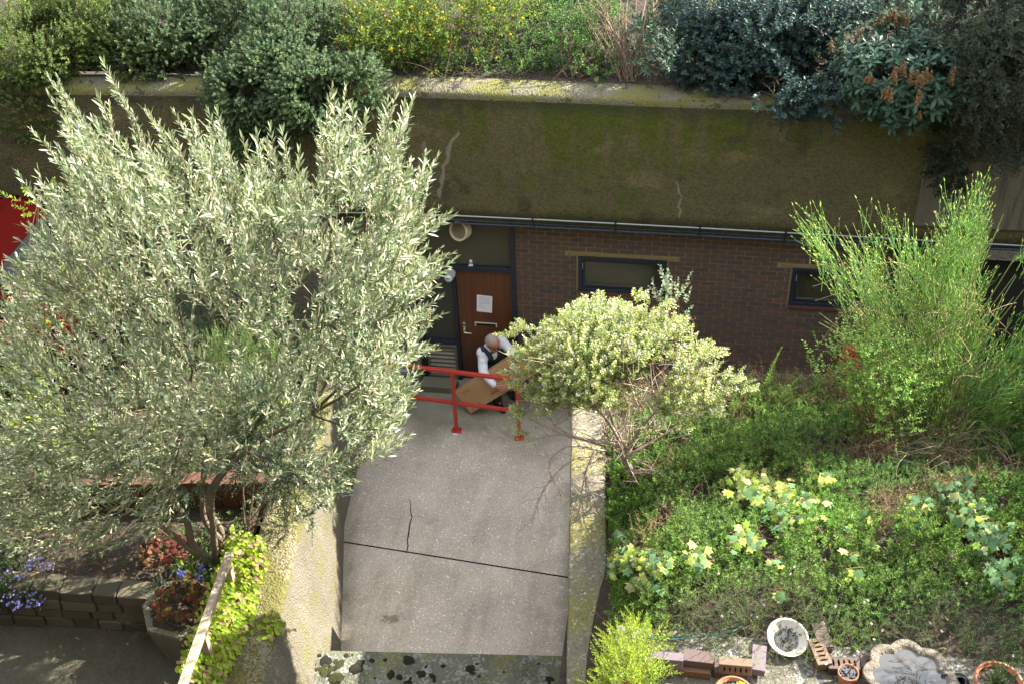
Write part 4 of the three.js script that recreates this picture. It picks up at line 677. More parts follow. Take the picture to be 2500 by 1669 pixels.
// ───────── red van at the left edge ─────────
{
  const c = onY(58, 478, 3.83), v = thing('van', 'red van with dark roof glass, its front corner showing beyond the olive tree', 'van', V(c.x - 1.0, 1.9, c.z + 0.84));
  part('roof_window', new RoundedBoxGeometry(1.5, 0.02, 0.95, 2, 0.01).translate(-0.05, 2.006, 0.1), new THREE.MeshPhysicalMaterial({ color: rgb(0.008, 0.009, 0.011), roughness: 0.1, clearcoat: 1 }), v);
  // side profile (x along the van, nose to +x), extruded across
  const prof = new THREE.Shape(); [[-2.1, 0.35], [2.0, 0.35], [2.08, 0.75], [1.98, 1.02], [1.62, 1.12], [1.12, 1.78], [0.9, 1.88], [-1.9, 1.92], [-2.08, 1.7], [-2.14, 0.8]].forEach(([x, y], i) => i ? prof.lineTo(x, y) : prof.moveTo(x, y));
  const body = new THREE.ExtrudeGeometry(prof, { depth: 1.56, bevelEnabled: true, bevelThickness: 0.09, bevelSize: 0.08, bevelSegments: 3 }); body.translate(0, 0, -0.78);
  const b = part('body', body, new THREE.MeshPhysicalMaterial({ color: rgb(0.02, 0.0008, 0.0006), roughness: 0.9, specularIntensity: 0.05 }), v), glass = new THREE.MeshPhysicalMaterial({ color: rgb(0.012, 0.014, 0.016), roughness: 0.08, clearcoat: 1 });
  part('windscreen', loft([[V(1.76, 1.16, -0.72), V(1.28, 1.76, -0.66)], [V(1.79, 1.17, 0), V(1.31, 1.775, 0)], [V(1.76, 1.16, 0.72), V(1.28, 1.76, 0.66)]]), glass, v);
  for (const z of [-1, 1]) { const w = new THREE.Shape(); [[1.38, 1.14], [1.0, 1.68], [0.3, 1.7], [0.3, 1.14]].forEach(([x, y], i) => i ? w.lineTo(x, y) : w.moveTo(x, y)); const g = new THREE.ExtrudeGeometry(w, { depth: 0.012, bevelEnabled: false }); g.translate(0, 0, z > 0 ? 0.872 : -0.884); part('side_window', g, glass, v); const m = part('mirror', new RoundedBoxGeometry(0.14, 0.2, 0.16, 2, 0.03), M.dark, v); m.position.set(1.28, 1.2, z * 1.0); }
  part('roof_gutter', cat([-1, 1].map((z) => tube([V(-1.9, 1.95, z * 0.74), V(0.9, 1.93, z * 0.74), V(1.16, 1.8, z * 0.74)], 0.014, 0.014, 6, 20))), M.dark, v);
  part('bumper', new RoundedBoxGeometry(0.14, 0.22, 1.7, 2, 0.04).translate(2.12, 0.45, 0), M.dark, v);
  for (const z of [-0.66, 0.66]) part('headlight', new RoundedBoxGeometry(0.08, 0.16, 0.28, 2, 0.03).translate(2.1, 0.84, z), M.chrome, v);
  for (const x of [-1.3, 1.3]) for (const z of [-0.8, 0.8]) { const g = new THREE.CylinderGeometry(0.31, 0.31, 0.18, 28); g.rotateX(Math.PI / 2); const w = part('wheel', g, M.dark, v); w.position.set(x, 0.31, z); const r = new THREE.CylinderGeometry(0.19, 0.19, 0.19, 20); r.rotateX(Math.PI / 2); part('rim', r, M.steel, w); }
}
// ───────── things in the left garden ─────────
{ // two courses of terracotta blocks
  const a = onY(-20, 1222, 2.0), b = onY(655, 1212, 2.0), w = thing('block_planter', 'two courses of red terracotta blocks edging the bed behind the olive trunk', 'planter', V(a.x, 1.93, a.z)), L = a.distanceTo(b), g = box(-0.185, 0.185, 0, 0.19, -0.09, 0.09, 0.008);
  w.rotation.y = -Math.atan2(b.z - a.z, b.x - a.x);
  for (let k = 0; k < 2; k++) for (let x = 0.19 - k * 0.19; x < L; x += 0.383) { const m = part('block', g, pick(M.block), w); m.position.set(x, k * 0.197 + 0.002, rr(-0.008, 0.008)); m.rotation.y = rr(-0.015, 0.015); }
}
{ // low stone wall over the path
  const a = onY(60, 1418, 2.0), b = onY(352, 1436, 2.0), w = thing('stone_edging', 'low wall of rough stone blocks beside the shaded garden path', 'wall', V(a.x, 1.4, a.z)), L = a.distanceTo(b);
  w.rotation.y = -Math.atan2(b.z - a.z, b.x - a.x);
  const vars = [0, 1, 2].map((k) => { const g = new RoundedBoxGeometry(1, 1, 1, 1, 0.09); const p = g.attributes.position; for (let i = 0; i < p.count; i++) { const n = noise3(p.getX(i) * 2 + k * 9, p.getY(i) * 2, p.getZ(i) * 2, 5) - 0.5; p.setXYZ(i, p.getX(i) * (1 + n * 0.14), p.getY(i) * (1 + n * 0.1), p.getZ(i) * (1 + n * 0.16)); } g.computeVertexNormals(); return boxUV(g); });
  for (let k = 0; k < 4; k++) { let x = -0.8 - (k % 2) * 0.15; while (x < L) { const wd = rr(0.24, 0.42), m = part('stone', pick(vars), pick(M.stone), w); m.position.set(x + wd / 2, 0.07 + k * 0.15, rr(-0.02, 0.02)); m.scale.set(wd - 0.012, 0.142, 0.24); x += wd; } }
}
{ // faceted concrete planter
  const c = onY(440, 1480, 2.02), t = thing('concrete_planter', 'faceted grey concrete planter at the end of the stone edging', 'planter', V(c.x, 1.4, c.z));
  const out = lathe([[0.3, 0], [0.41, 0.58], [0.41, 0.62], [0.345, 0.62], [0.33, 0.54], [0, 0.52]], 7).toNonIndexed(); out.computeVertexNormals();
  part('bowl', boxUV(out), M.face, t).rotation.y = 0.3;
  const so = new THREE.CircleGeometry(0.335, 7); so.rotateX(-Math.PI / 2); so.translate(0, 0.56, 0); part('soil', boxUV(so), M.soil, t).rotation.y = 0.3;
}
{ // timber handrail
  const p = onY(560, 1352, 2.5), q = onY(432, 1710, 2.5), d = q.clone().sub(p), L = d.length(), t = thing('timber_rail', 'weathered pale timber rail on posts along the creeper by the mossy wall', 'railing', p);
  t.rotation.y = Math.atan2(d.x, d.z);
  const g = new RoundedBoxGeometry(0.085, 0.06, L, 2, 0.008); g.translate(0, 0, L / 2); part('rail', boxUV(g), M.timber, t);
  for (const z of [0.1, L * 0.55, L - 0.1]) part('post', boxUV(new RoundedBoxGeometry(0.075, 0.66, 0.075, 1, 0.006).translate(-0.01, -0.362, z)), M.timber, t);
}
// ───────── things on the patio at the right ─────────
const holed = (n, slot) => {                              // brick with holes through its bed face; lies with the holes up
  const s = new THREE.Shape(); s.moveTo(-0.12, -0.055); s.lineTo(0.12, -0.055); s.lineTo(0.12, 0.055); s.lineTo(-0.12, 0.055);
  for (let i = 0; i < n; i++) { const x = (i - (n - 1) / 2) * 0.205 / n, h = new THREE.Path(); if (slot) { h.absellipse(x, 0, 0.011, 0.036, 0, Math.PI * 2); } else h.absellipse(x, 0, 0.014, 0.014, 0, Math.PI * 2); s.holes.push(h); }
  const g = new THREE.ExtrudeGeometry(s, { depth: 0.069, bevelEnabled: true, bevelThickness: 0.003, bevelSize: 0.003, bevelSegments: 1, curveSegments: 10 }); g.translate(0, 0, 0.003); g.rotateX(-Math.PI / 2); return boxUV(g);
};
{
  const solidB = box(-0.12, 0.12, 0, 0.075, -0.055, 0.055, 0.004), five = holed(5, true), three = holed(3, false), p = onY(1590, 1640, 4.0), zB = p.z - 0.06;
  const put = (u, v, y, g, mi, ry, label, tilt) => { const c = onY(u, v, y + 0.04), m = solo('brick', g, M.yardBrick[mi], label, 'brick', 'loose bricks edging the patio'); m.position.set(c.x, y + 0.002, c.z); m.rotation.set(tilt === 'stood' ? Math.PI / 2 : 0, ry, 0); if (tilt === 'stood') m.position.y += 0.06; return m; };
  // lower course
  put(1600, 1632, 4, solidB, 3, 0.02, 'dark lower brick beneath the lilac brick beside the yellow-green bush');
  put(1697, 1633, 4, solidB, 4, -0.02, 'orange-edged lower brick beneath the middle of the short brick edging');
  put(1782, 1636, 4, solidB, 3, 0.0, 'dark lower brick beneath the pale-splashed slotted brick');
  // upper course
  put(1629, 1606, 4.079, three, 0, 0.02, 'lilac-topped brick at the bush end of the short brick edging', 'stood');
  put(1705, 1608, 4.079, solidB, 1, -0.02, 'dull purple brick overhung by daisy stems in the short edging');
  put(1795, 1620, 4.079, five, 2, 0.03, 'slotted brick splashed with white on top of the short edging', 'stood');
  put(1852, 1611, 4.04, solidB, 0, 1.5, 'mauve brick set end-on beside the white bowl');
  put(2001, 1596, 4.02, five, 2, 1.85, 'tan brick with five slots facing up, between the white bowl and the scalloped basin');
  put(2060, 1625, 4, five, 3, 0.06, 'dark slotted brick behind the small terracotta pot of grit');
  put(2140, 1622, 4, three, 3, 0.05, 'dark brick with a round hole half behind the scalloped basin');
  put(2006, 1556, 4.0, solidB, 1, 1.8, 'reddish brick half buried in stems above the slotted tan brick');
}
{ // white bowl
  const c = onY(1918, 1562, 4.03), t = thing('white_bowl', 'round white bowl with dark leaf litter and water inside, set among daisies', 'bowl', V(c.x, 3.99, c.z));
  t.rotation.set(0.2, 0, -0.1);
  part('bowl', lathe([[0.07, 0], [0.1, 0.015], [0.145, 0.07], [0.162, 0.1], [0.165, 0.112], [0.152, 0.112], [0.145, 0.1], [0.12, 0.06], [0.08, 0.03], [0, 0.022]], 44), std({ roughness: 0.45, map: texture(256, 256, (u, v) => { const n = fbm(u * 8, v * 4, 8, 4, 261), s = smooth(fbm(u * 12, v * 3, 12, 3, 262), 0.55, 0.7); return mix3(mix3([0.5, 0.48, 0.42], [0.66, 0.65, 0.62], n), [0.16, 0.15, 0.08], s * 0.8); }) }), t);
  const w = new THREE.CircleGeometry(0.096, 32); w.rotateX(-Math.PI / 2); w.translate(0.0, 0.047, -0.012); part('water', w, new THREE.MeshPhysicalMaterial({ color: rgb(0.05, 0.05, 0.04), roughness: 0.05, clearcoat: 1 }), t);
  const bits = new Build(), lf = leaf(0.03, 0.012, LANCE, 0.3, 0.3); for (let i = 0; i < 34; i++) { const a = rnd() * 6.28, r = 0.1 * Math.sqrt(rnd()); bits.add(lf, new THREE.Matrix4().compose(V(Math.cos(a) * r, 0.05 + r * 0.25, Math.sin(a) * r - 0.01), new THREE.Quaternion().setFromEuler(new THREE.Euler(-1.5 + rr(-0.3, 0.3), rr(0, 6), rr(-0.3, 0.3), 'YXZ')), V(1, 1, 1)), [0.03, 0.026, 0.018]); }
  stuffPart('leaf_litter', bits.done(), DULL, t);
}
{ // scalloped basin
  const c = onY(2222, 1655, 4.12), t = thing('scalloped_basin', 'scalloped grey stone basin holding still water and twigs, on the patio', 'basin', V(c.x, 4.0, c.z));
  const ringAt = (r, y, k) => { const a = []; for (let i = 0; i <= 96; i++) { const t2 = i / 96 * Math.PI * 2, rad = r * (1 + k * Math.abs(Math.cos(t2 * 4)) - k * 0.5); a.push(V(Math.cos(t2) * rad, y, Math.sin(t2) * rad)); } return a; };
  part('basin', boxUV(loft([ringAt(0.16, 0, 0.02), ringAt(0.25, 0.06, 0.08), ringAt(0.315, 0.11, 0.13), ringAt(0.33, 0.135, 0.14), ringAt(0.318, 0.148, 0.15), ringAt(0.275, 0.146, 0.16), ringAt(0.255, 0.13, 0.17), ringAt(0.235, 0.1, 0.17), ringAt(0.12, 0.075, 0.1), ringAt(0.001, 0.07, 0)], true)), std({ map: texture(512, 512, (u, v) => { const n = fbm(u * 9, v * 9, 9, 9, 271), f = fbm(u * 70, v * 70, 70, 70, 272, 2); return mix3([0.1, 0.083, 0.06], [0.19, 0.168, 0.135], n + (f - 0.5) * 0.6); }, 2, 2), bumpMap: roughBump, bumpScale: 0.012 }), t);
  part('water', boxUV(loft([ringAt(0.246, 0.118, 0.17), ringAt(0.001, 0.118, 0)], true)), new THREE.MeshPhysicalMaterial({ color: rgb(0.06, 0.06, 0.06), roughness: 0.04, clearcoat: 1, clearcoatRoughness: 0.02 }), t);
  const tw = []; for (let i = 0; i < 34; i++) { const a = rnd() * 6.28, r = rr(0.02, 0.2), p = V(Math.cos(a) * r, 0.124, Math.sin(a) * r), d = V(gauss(), 0.1 * gauss(), gauss()).normalize().multiplyScalar(rr(0.03, 0.09)); tw.push(tube([p, p.clone().add(d).setY(0.127 + rnd() * 0.006), p.clone().addScaledVector(d, 1.8).setY(0.124)], 0.0025, 0.0012, 4, 4)); } stuffPart('fallen_twigs', cat(tw), M.darkTwig, t);
}
const potProfile = (r, h) => [[r * 0.68, 0], [r * 0.93, h * 0.78], [r, h * 0.78], [r * 1.02, h], [r * 0.9, h], [r * 0.86, h * 0.82], [0, h * 0.8]];
const makePot = (u, v, r, h, label, fillCol) => { const c = onY(u, v, 4 + h), t = thing('terracotta_pot', label, 'pot', V(c.x, 4.0, c.z), 'terracotta pots on the patio'); part('pot', lathe(potProfile(r, h), 36), M.terracotta, t); const so = new THREE.CircleGeometry(r * 0.88, 24); so.rotateX(-Math.PI / 2); so.translate(0, h * 0.86, 0); part('soil', boxUV(so), fillCol ?? M.soil, t); return t; };
const potA = makePot(1791, 1690, 0.145, 0.25, 'terracotta pot with a yellow primrose, in front of the slotted white-splashed brick');
const potB = makePot(2072, 1640, 0.078, 0.14, 'small terracotta pot filled with dark grit and a dry stem');
{ const g = new THREE.IcosahedronGeometry(0.011, 0), l = []; for (let i = 0; i < 60; i++) { const a = rnd() * 6.28, r = 0.064 * Math.sqrt(rnd()), c = g.clone(); c.scale(rr(0.7, 1.3), 0.6, rr(0.7, 1.3)); c.translate(Math.cos(a) * r, 0.126, Math.sin(a) * r); l.push(c); } stuffPart('grit', cat(l), std({ color: rgb(0.06, 0.065, 0.08), roughness: 0.6, flatShading: true }), potB); part('dry_stem', tube([V(0, 0.12, 0), V(0.01, 0.2, 0.01), V(0.06, 0.3, -0.02), V(0.05, 0.42, -0.06)], 0.006, 0.003, 5, 8), M.twig, potB); }
const potC = makePot(2440, 1660, 0.17, 0.26, 'large dark terracotta pot in the shaded corner beyond the basin');
const potD = makePot(1545, 1700, 0.15, 0.26, 'terracotta pot holding the yellow-green bush beside the garden wall');
{ // dark round pot with a spout-like neck
  const c = onY(2342, 1655, 4.1), t = thing('glazed_jar', 'small black glazed jar between the scalloped basin and the dark pot', 'jar', V(c.x, 4.0, c.z)), m = new THREE.MeshPhysicalMaterial({ color: rgb(0.016, 0.02, 0.026), roughness: 0.25, clearcoat: 0.6 });
  part('jar', lathe([[0.04, 0], [0.075, 0.04], [0.085, 0.08], [0.07, 0.12], [0.04, 0.135], [0.036, 0.15], [0.042, 0.155], [0.03, 0.155], [0.028, 0.13]], 28), m, t).rotation.x = 0.4;
  part('handle', tube([V(-0.07, 0.07, 0), V(-0.125, 0.1, 0.01), V(-0.12, 0.14, 0.01), V(-0.05, 0.13, 0)], 0.009, 0.008, 7, 12), m, t);
}
solo('garden_hose', tube([onY(1560, 1556, 4.06), onY(1640, 1560, 4.09), onY(1700, 1555, 4.06), onY(1790, 1540, 4.1), onY(1812, 1525, 4.05)], 0.006, 0.006, 6, 30), std({ color: rgb(0.01, 0.13, 0.15), roughness: 0.4 }), 'thin teal garden cord lying in the daisies near the brick edging', 'cord');

// ───────── plants ─────────
const blob = (p, rx, ry = rx, rz = rx) => ({ c: p, r: [rx, ry, rz] });
function plant(name, label, category, base, group) { return thing(name, label, category, base, group); }
const rel = (list, b) => { const t = new THREE.Matrix4().makeTranslation(-b.x, -b.y, -b.z); for (const e of list) e.m.premultiply(t); return list; };
const relG = (g, b) => { g.translate(-b.x, -b.y, -b.z); return g; };
// a shrub: stems from its base through its blobs, sprigs over them
function shrub(o) {
  const t = plant(o.name, o.label, o.category ?? 'shrub', o.base, o.group);
  if (o.stems) stuffPart('branches', relG(stems(o.base, o.blobs, o.stems, o.stemR ?? 0.012, o.stemOpt), o.base), o.stemMat ?? M.darkTwig, t);
  const list = fill(o.blobs, o.n, o);
  if (o.explode) explode(t, o.sprigs, list, o.explode, o.base, o.leafMats);
  scatter(t, 'foliage', o.sprigs, rel(list, o.base), o.mat ?? LEAFY);
  return t;
}
// the sprigs that lie nearest the eye, leaf by leaf, up to n leaves
function explode(t, sprigs, list, n, base, mats) {
  const order = list.map((e, i) => [e.p.distanceTo(EYE) + rr(0, 0.35), e, i]).sort((a, b) => a[0] - b[0]), gone = new Set();
  let left = n;
  const back = new THREE.Matrix4().makeTranslation(-base.x, -base.y, -base.z);
  for (const [, e] of order) {
    const g = sprigs[0];
    if (left < g.userData.leaves.length) break;
    gone.add(e);
    if (g.userData.stemOnly) { const s = part('shoot', g.userData.stemOnly, t.userData.twig ?? M.twig, t); s.applyMatrix4(back.clone().multiply(e.m)); }
    for (const l of g.userData.leaves) { const m = part('leaf', l.g, pick(mats), t); m.applyMatrix4(back.clone().multiply(e.m).multiply(l.m)); left--; }
  }
  const keep = list.filter((e) => !gone.has(e));
  list.length = 0; list.push(...keep);
}
const leafMat = (c, o = {}) => new THREE.MeshPhysicalMaterial({ color: rgb(...c), roughness: 1, transmission: 0.35, thickness: 0, specularIntensity: 0.4, side: THREE.DoubleSide, ...o });

// ── bank above the wall ──
const G = { cot: [[0.085, 0.15, 0.06], [0.13, 0.21, 0.09], [0.055, 0.1, 0.04], [0.2, 0.27, 0.14]], cotY: [[0.11, 0.17, 0.035], [0.17, 0.23, 0.05], [0.07, 0.11, 0.025]] };
const cotSprigs = (cols, L = 0.034) => [0, 1, 2].map(() => sprig({ len: 0.13, n: 20, L, W: L * 0.62, rows: OVATE, a0: 1.3, a1: 0.6, bend: rr(-0.3, 0.3), stemR: 0.0022, stem: [0.1, 0.08, 0.06], colors: cols }));
const cotA = cotSprigs(G.cot), cotB = cotSprigs(G.cotY);
shrub({ name: 'cotoneaster_shrub', label: 'dense yellow-green small-leaved shrub trailing over the wall at the top left corner', base: onY(70, 200, 4.9), blobs: [blob(onY(60, 110, 5.3), 0.9, 0.45, 0.7), blob(onY(200, 60, 5.4), 0.9, 0.45, 0.6), blob(onY(330, 120, 5.2), 0.6, 0.35, 0.5), blob(onZ(50, 270, 0.55), 0.42, 0.5, 0.2), blob(onZ(110, 215, 0.45), 0.35, 0.3, 0.2)], n: 4200, sprigs: cotB, up: 0.35, gap: 0.42, freq: 2.6, stems: 14, stemR: 0.014 });
shrub({ name: 'cotoneaster_shrub', label: 'airy grey-green small-leaved shrub at the top, left of the bush that bulges over the wall', base: onY(440, 160, 4.9), blobs: [blob(onY(400, 60, 5.4), 0.8, 0.45, 0.7), blob(onY(560, 30, 5.5), 0.8, 0.45, 0.7), blob(onY(700, 40, 5.5), 0.8, 0.4, 0.7), blob(onY(840, 70, 5.3), 0.45, 0.4, 0.5), blob(onY(380, 150, 5.1), 0.5, 0.25, 0.35)], n: 4600, sprigs: cotA, up: 0.35, gap: 0.41, seed: 8, freq: 2.6, stems: 14, stemR: 0.014 });
shrub({ name: 'cotoneaster_shrub', label: 'pale grey-green bush bulging and hanging down over the concrete wall', base: onY(700, 180, 4.9), blobs: [blob(onZ(690, 170, 0.15), 0.95, 0.45, 0.5), blob(onZ(600, 235, 0.55), 0.5, 0.4, 0.35), blob(onZ(760, 250, 0.6), 0.6, 0.5, 0.35), blob(onZ(640, 310, 0.62), 0.42, 0.4, 0.25), blob(onZ(590, 345, 0.55), 0.22, 0.22, 0.15), blob(onZ(880, 200, 0.35), 0.28, 0.42, 0.25), blob(onZ(820, 300, 0.5), 0.3, 0.3, 0.18), blob(onZ(500, 200, 0.45), 0.3, 0.2, 0.25)], n: 5200, sprigs: cotA, up: 0.2, gap: 0.41, seed: 4, freq: 3, stems: 16, stemR: 0.014, lean: V(0, -0.1, 0.35) });
{ // kerria with yellow flowers
  const fl = new THREE.SphereGeometry(0.015, 5, 3), cols = [[0.11, 0.19, 0.02], [0.16, 0.25, 0.03], [0.07, 0.13, 0.02], [0.21, 0.29, 0.04]];
  const mk = (f) => sprig({ len: 0.24, n: 12, L: 0.05, W: 0.022, rows: OVATE, a0: 1.2, a1: 0.5, stemR: 0.003, stem: [0.2, 0.22, 0.05], colors: cols, flowers: f, flower: fl, fcolors: [[0.75, 0.45, 0.01], [0.8, 0.52, 0.02], [0.7, 0.36, 0.01]] });
  shrub({ name: 'kerria_shrub', label: 'bright yellow-green shrub dotted with yellow flowers and bare looping stems above the wall', base: onY(1080, 190, 4.95), blobs: [blob(onY(950, 60, 5.4), 0.6, 0.5, 0.6), blob(onY(1100, 50, 5.4), 0.7, 0.5, 0.6), blob(onY(1000, 140, 5.1), 0.6, 0.3, 0.35), blob(onY(1220, 20, 5.5), 0.5, 0.4, 0.6), blob(onY(1200, 170, 5.05), 0.4, 0.2, 0.3), blob(onY(900, 110, 5.3), 0.3, 0.4, 0.4)], n: 1500, sprigs: [mk(0), mk(1), mk(0), mk(0)], up: 0.4, gap: 0.45, freq: 3.2, seed: 21, stems: 16, stemR: 0.006, stemMat: M.darkTwig, stemOpt: { spread: 0.5, sides: 4, forks: 1 } });
  shrub({ name: 'young_shrub', label: 'sparse fresh green shrub among bare stems, right of the yellow-flowered shrub', base: onY(1400, 185, 4.95), blobs: [blob(onY(1385, 90, 5.3), 0.3, 0.3, 0.3), blob(onY(1470, 60, 5.4), 0.3, 0.3, 0.3), blob(onY(1440, 165, 5.05), 0.35, 0.15, 0.25), blob(onY(1340, 130, 5.1), 0.25, 0.2, 0.2)], n: 150, sprigs: [sprig({ len: 0.2, n: 12, L: 0.055, W: 0.026, rows: OVATE, a0: 1.3, a1: 0.7, stemR: 0.003, stem: [0.14, 0.12, 0.06], colors: [[0.09, 0.2, 0.04], [0.13, 0.26, 0.06]] })], up: 0.5, gap: 0.4, stems: 18, stemR: 0.007, stemMat: M.twig });
}
{ // leaf litter, low leaves and a back row that closes the top of the bank
  const g = sprig({ len: 0.14, n: 14, L: 0.045, W: 0.022, rows: OVATE, a0: 1.4, a1: 0.8, stemR: 0.002, stem: [0.08, 0.07, 0.04], colors: [[0.06, 0.12, 0.03], [0.09, 0.17, 0.04], [0.04, 0.08, 0.025]] }), l = [], t = plant('ground_cover', 'low dark leaves between the shrubs along the bank over the wall', 'ground cover', V(2, 4.95, -1.5));
  let guard = 20000; while (l.length < 4200 && guard--) { const p = V(rnd() < 0.4 ? rr(-1.8, 1) : rr(-9, 9), 5.0, rr(-6.5, -0.25)); if (noise3(p.x * 1.5, 2, p.z * 1.5, 44) < 0.42) continue; p.y = 4.88 + 0.25 * smooth(-p.z, 0, 2) + rr(0, 0.2); l.push({ m: aim(p, V(gauss() * 0.6, 1, gauss() * 0.5 + 0.3), rnd() * 6, rr(0.8, 1.5)), c: tint(0.25) }); }
  scatter(t, 'foliage', [g], rel(l, t.position), LEAFY); t.userData.kind = 'stuff'; delete t.userData.category;
  const big = sprig({ len: 0.2, n: 16, L: 0.07, W: 0.032, rows: OVATE, a0: 1.35, a1: 0.8, stemR: 0.003, stem: [0.05, 0.045, 0.03], colors: [[0.03, 0.06, 0.03], [0.045, 0.09, 0.04], [0.02, 0.04, 0.02]] });
  shrub({ name: 'laurel_shrub', label: 'dark shrub along the top edge behind the blue-green bush', base: V(5.2, 5, -3.2), blobs: [blob(V(3.6, 5.4, -3), 0.8, 0.5, 0.6), blob(V(5, 5.6, -3), 1, 0.6, 0.7), blob(V(6.6, 5.7, -2.4), 1, 0.7, 0.7), blob(V(2.4, 5.2, -3.2), 0.6, 0.35, 0.5)], n: 1300, sprigs: [big], up: 0.4, gap: 0.38, stems: 10, mat: DULL });
}
shrub({ name: 'laurel_shrub', label: 'dark continuous evergreen growth along the top edge behind the grey-green and yellow-flowered shrubs', base: V(-3, 5, -3.6), blobs: [[-8.2, 5.5], [-6.6, 5.6], [-5, 5.6], [-3.4, 5.6], [-1.8, 5.5], [-0.2, 5.4], [1.4, 5.3], [2.8, 5.3]].map(([x, y]) => blob(V(x, y + 0.1, -3.2 + 0.05 * x), 1.0, 0.6, 0.7)), n: 3600, sprigs: [sprig({ len: 0.16, n: 18, L: 0.05, W: 0.026, rows: OVATE, a0: 1.35, a1: 0.7, stemR: 0.003, stem: [0.05, 0.045, 0.03], colors: [[0.05, 0.1, 0.035], [0.075, 0.14, 0.05], [0.03, 0.06, 0.022]] })], up: 0.4, gap: 0.37, stems: 12, mat: DULL });
{ // bare stems fanning up from one point
  const b = onY(1530, 192, 4.95), t = plant('bare_shrub', 'leafless brown shrub with many thin stems fanning up above the wall', 'shrub', b), list = [];
  for (let i = 0; i < 34; i++) { const e = onY(rr(1380, 1640), rr(-60, 60), 5.6).add(V(0, rr(-0.1, 0.3), rr(-0.3, 0.5))), s = b.clone().add(V(rr(-0.14, 0.14), 0, rr(-0.1, 0.1))), m = s.clone().lerp(e, 0.5).add(V(gauss() * 0.08, 0.12 + gauss() * 0.08, gauss() * 0.08)); list.push(tube([s, m, e], 0.011, 0.004, 5, 8)); for (let k = 0; k < 2; k++) { const f = m.clone().lerp(e, rnd()); list.push(tube([f, f.clone().add(V(gauss() * 0.18, rr(0.1, 0.3), gauss() * 0.18))], 0.004, 0.002, 4, 2)); } }
  for (let i = 0; i < 26; i++) { const s = onY(rr(1280, 1640), rr(150, 200), 4.98), e = s.clone().add(V(gauss() * 0.6, rr(0, 0.5), gauss() * 0.4)); list.push(tube([s, s.clone().lerp(e, 0.5).add(V(gauss() * 0.1, rr(0, 0.3), gauss() * 0.1)), e], 0.006, 0.002, 4, 7)); }
  stuffPart('branches', relG(cat(list), b), M.twig, t);
}
{ // mahonia: long toothed fronds
  const frond = sprig({ len: 0.5, n: 22, L: 0.085, W: 0.03, rows: OVATE, opposite: true, a0: 1.25, a1: 0.9, bend: 0.5, stemR: 0.004, stem: [0.08, 0.09, 0.04], colors: [[0.03, 0.065, 0.04], [0.045, 0.09, 0.05], [0.06, 0.11, 0.06]] });
  const b = onY(1640, 190, 4.95), t = plant('mahonia_shrub', 'dark shrub with fern-like toothed fronds between the bare stems and the blue-green bush', 'shrub', b), l = [];
  for (let i = 0; i < 70; i++) { const p = onY(rr(1570, 1690), rr(50, 190), rr(5, 5.5)), d = V(p.x - b.x + gauss() * 0.3, 0.35 + rr(-0.2, 0.4), 0.3 + gauss() * 0.3).normalize(); l.push({ p, m: aim(p, d, rnd() * 6.28, rr(0.7, 1.1)), c: tint(0.2) }); }
  scatter(t, 'foliage', [frond], rel(l, b), GLOSSY);
}
{ // blue-green viburnum hanging over the wall
  const cols = [[0.022, 0.055, 0.055], [0.03, 0.07, 0.065], [0.018, 0.042, 0.042], [0.045, 0.09, 0.075]], mk = (y) => sprig({ len: 0.17, n: 15, L: 0.058, W: 0.026, rows: OVATE, a0: 1.35, a1: y ? 0.5 : 0.8, bend: rr(-0.2, 0.2), stemR: 0.003, stem: [0.05, 0.045, 0.03], colors: y ? [...cols, ...cols, [0.13, 0.2, 0.04]] : cols, tip: 0.7 });
  shrub({ name: 'viburnum_shrub', label: 'dark blue-green evergreen bush hanging over the wall, right of the bare stems', base: onY(1850, 205, 4.95), blobs: [blob(onY(1800, 150, 5.25), 0.7, 0.4, 0.45), blob(onY(1900, 90, 5.5), 0.9, 0.5, 0.6), blob(onY(1960, 190, 5.2), 0.55, 0.35, 0.4), blob(onZ(1870, 240, 0.5), 0.42, 0.3, 0.25), blob(onZ(1920, 275, 0.5), 0.3, 0.25, 0.18), blob(onZ(2020, 255, 0.45), 0.25, 0.25, 0.2), blob(onY(1700, 160, 5.2), 0.35, 0.3, 0.35), blob(onY(1740, 40, 5.6), 0.6, 0.4, 0.6), blob(onY(2010, 30, 5.7), 0.5, 0.4, 0.5)], n: 3600, sprigs: [mk(0), mk(1), mk(0)], up: 0.35, gap: 0.4, freq: 3.2, seed: 33, stems: 16, stemR: 0.014, mat: GLOSSY });
}
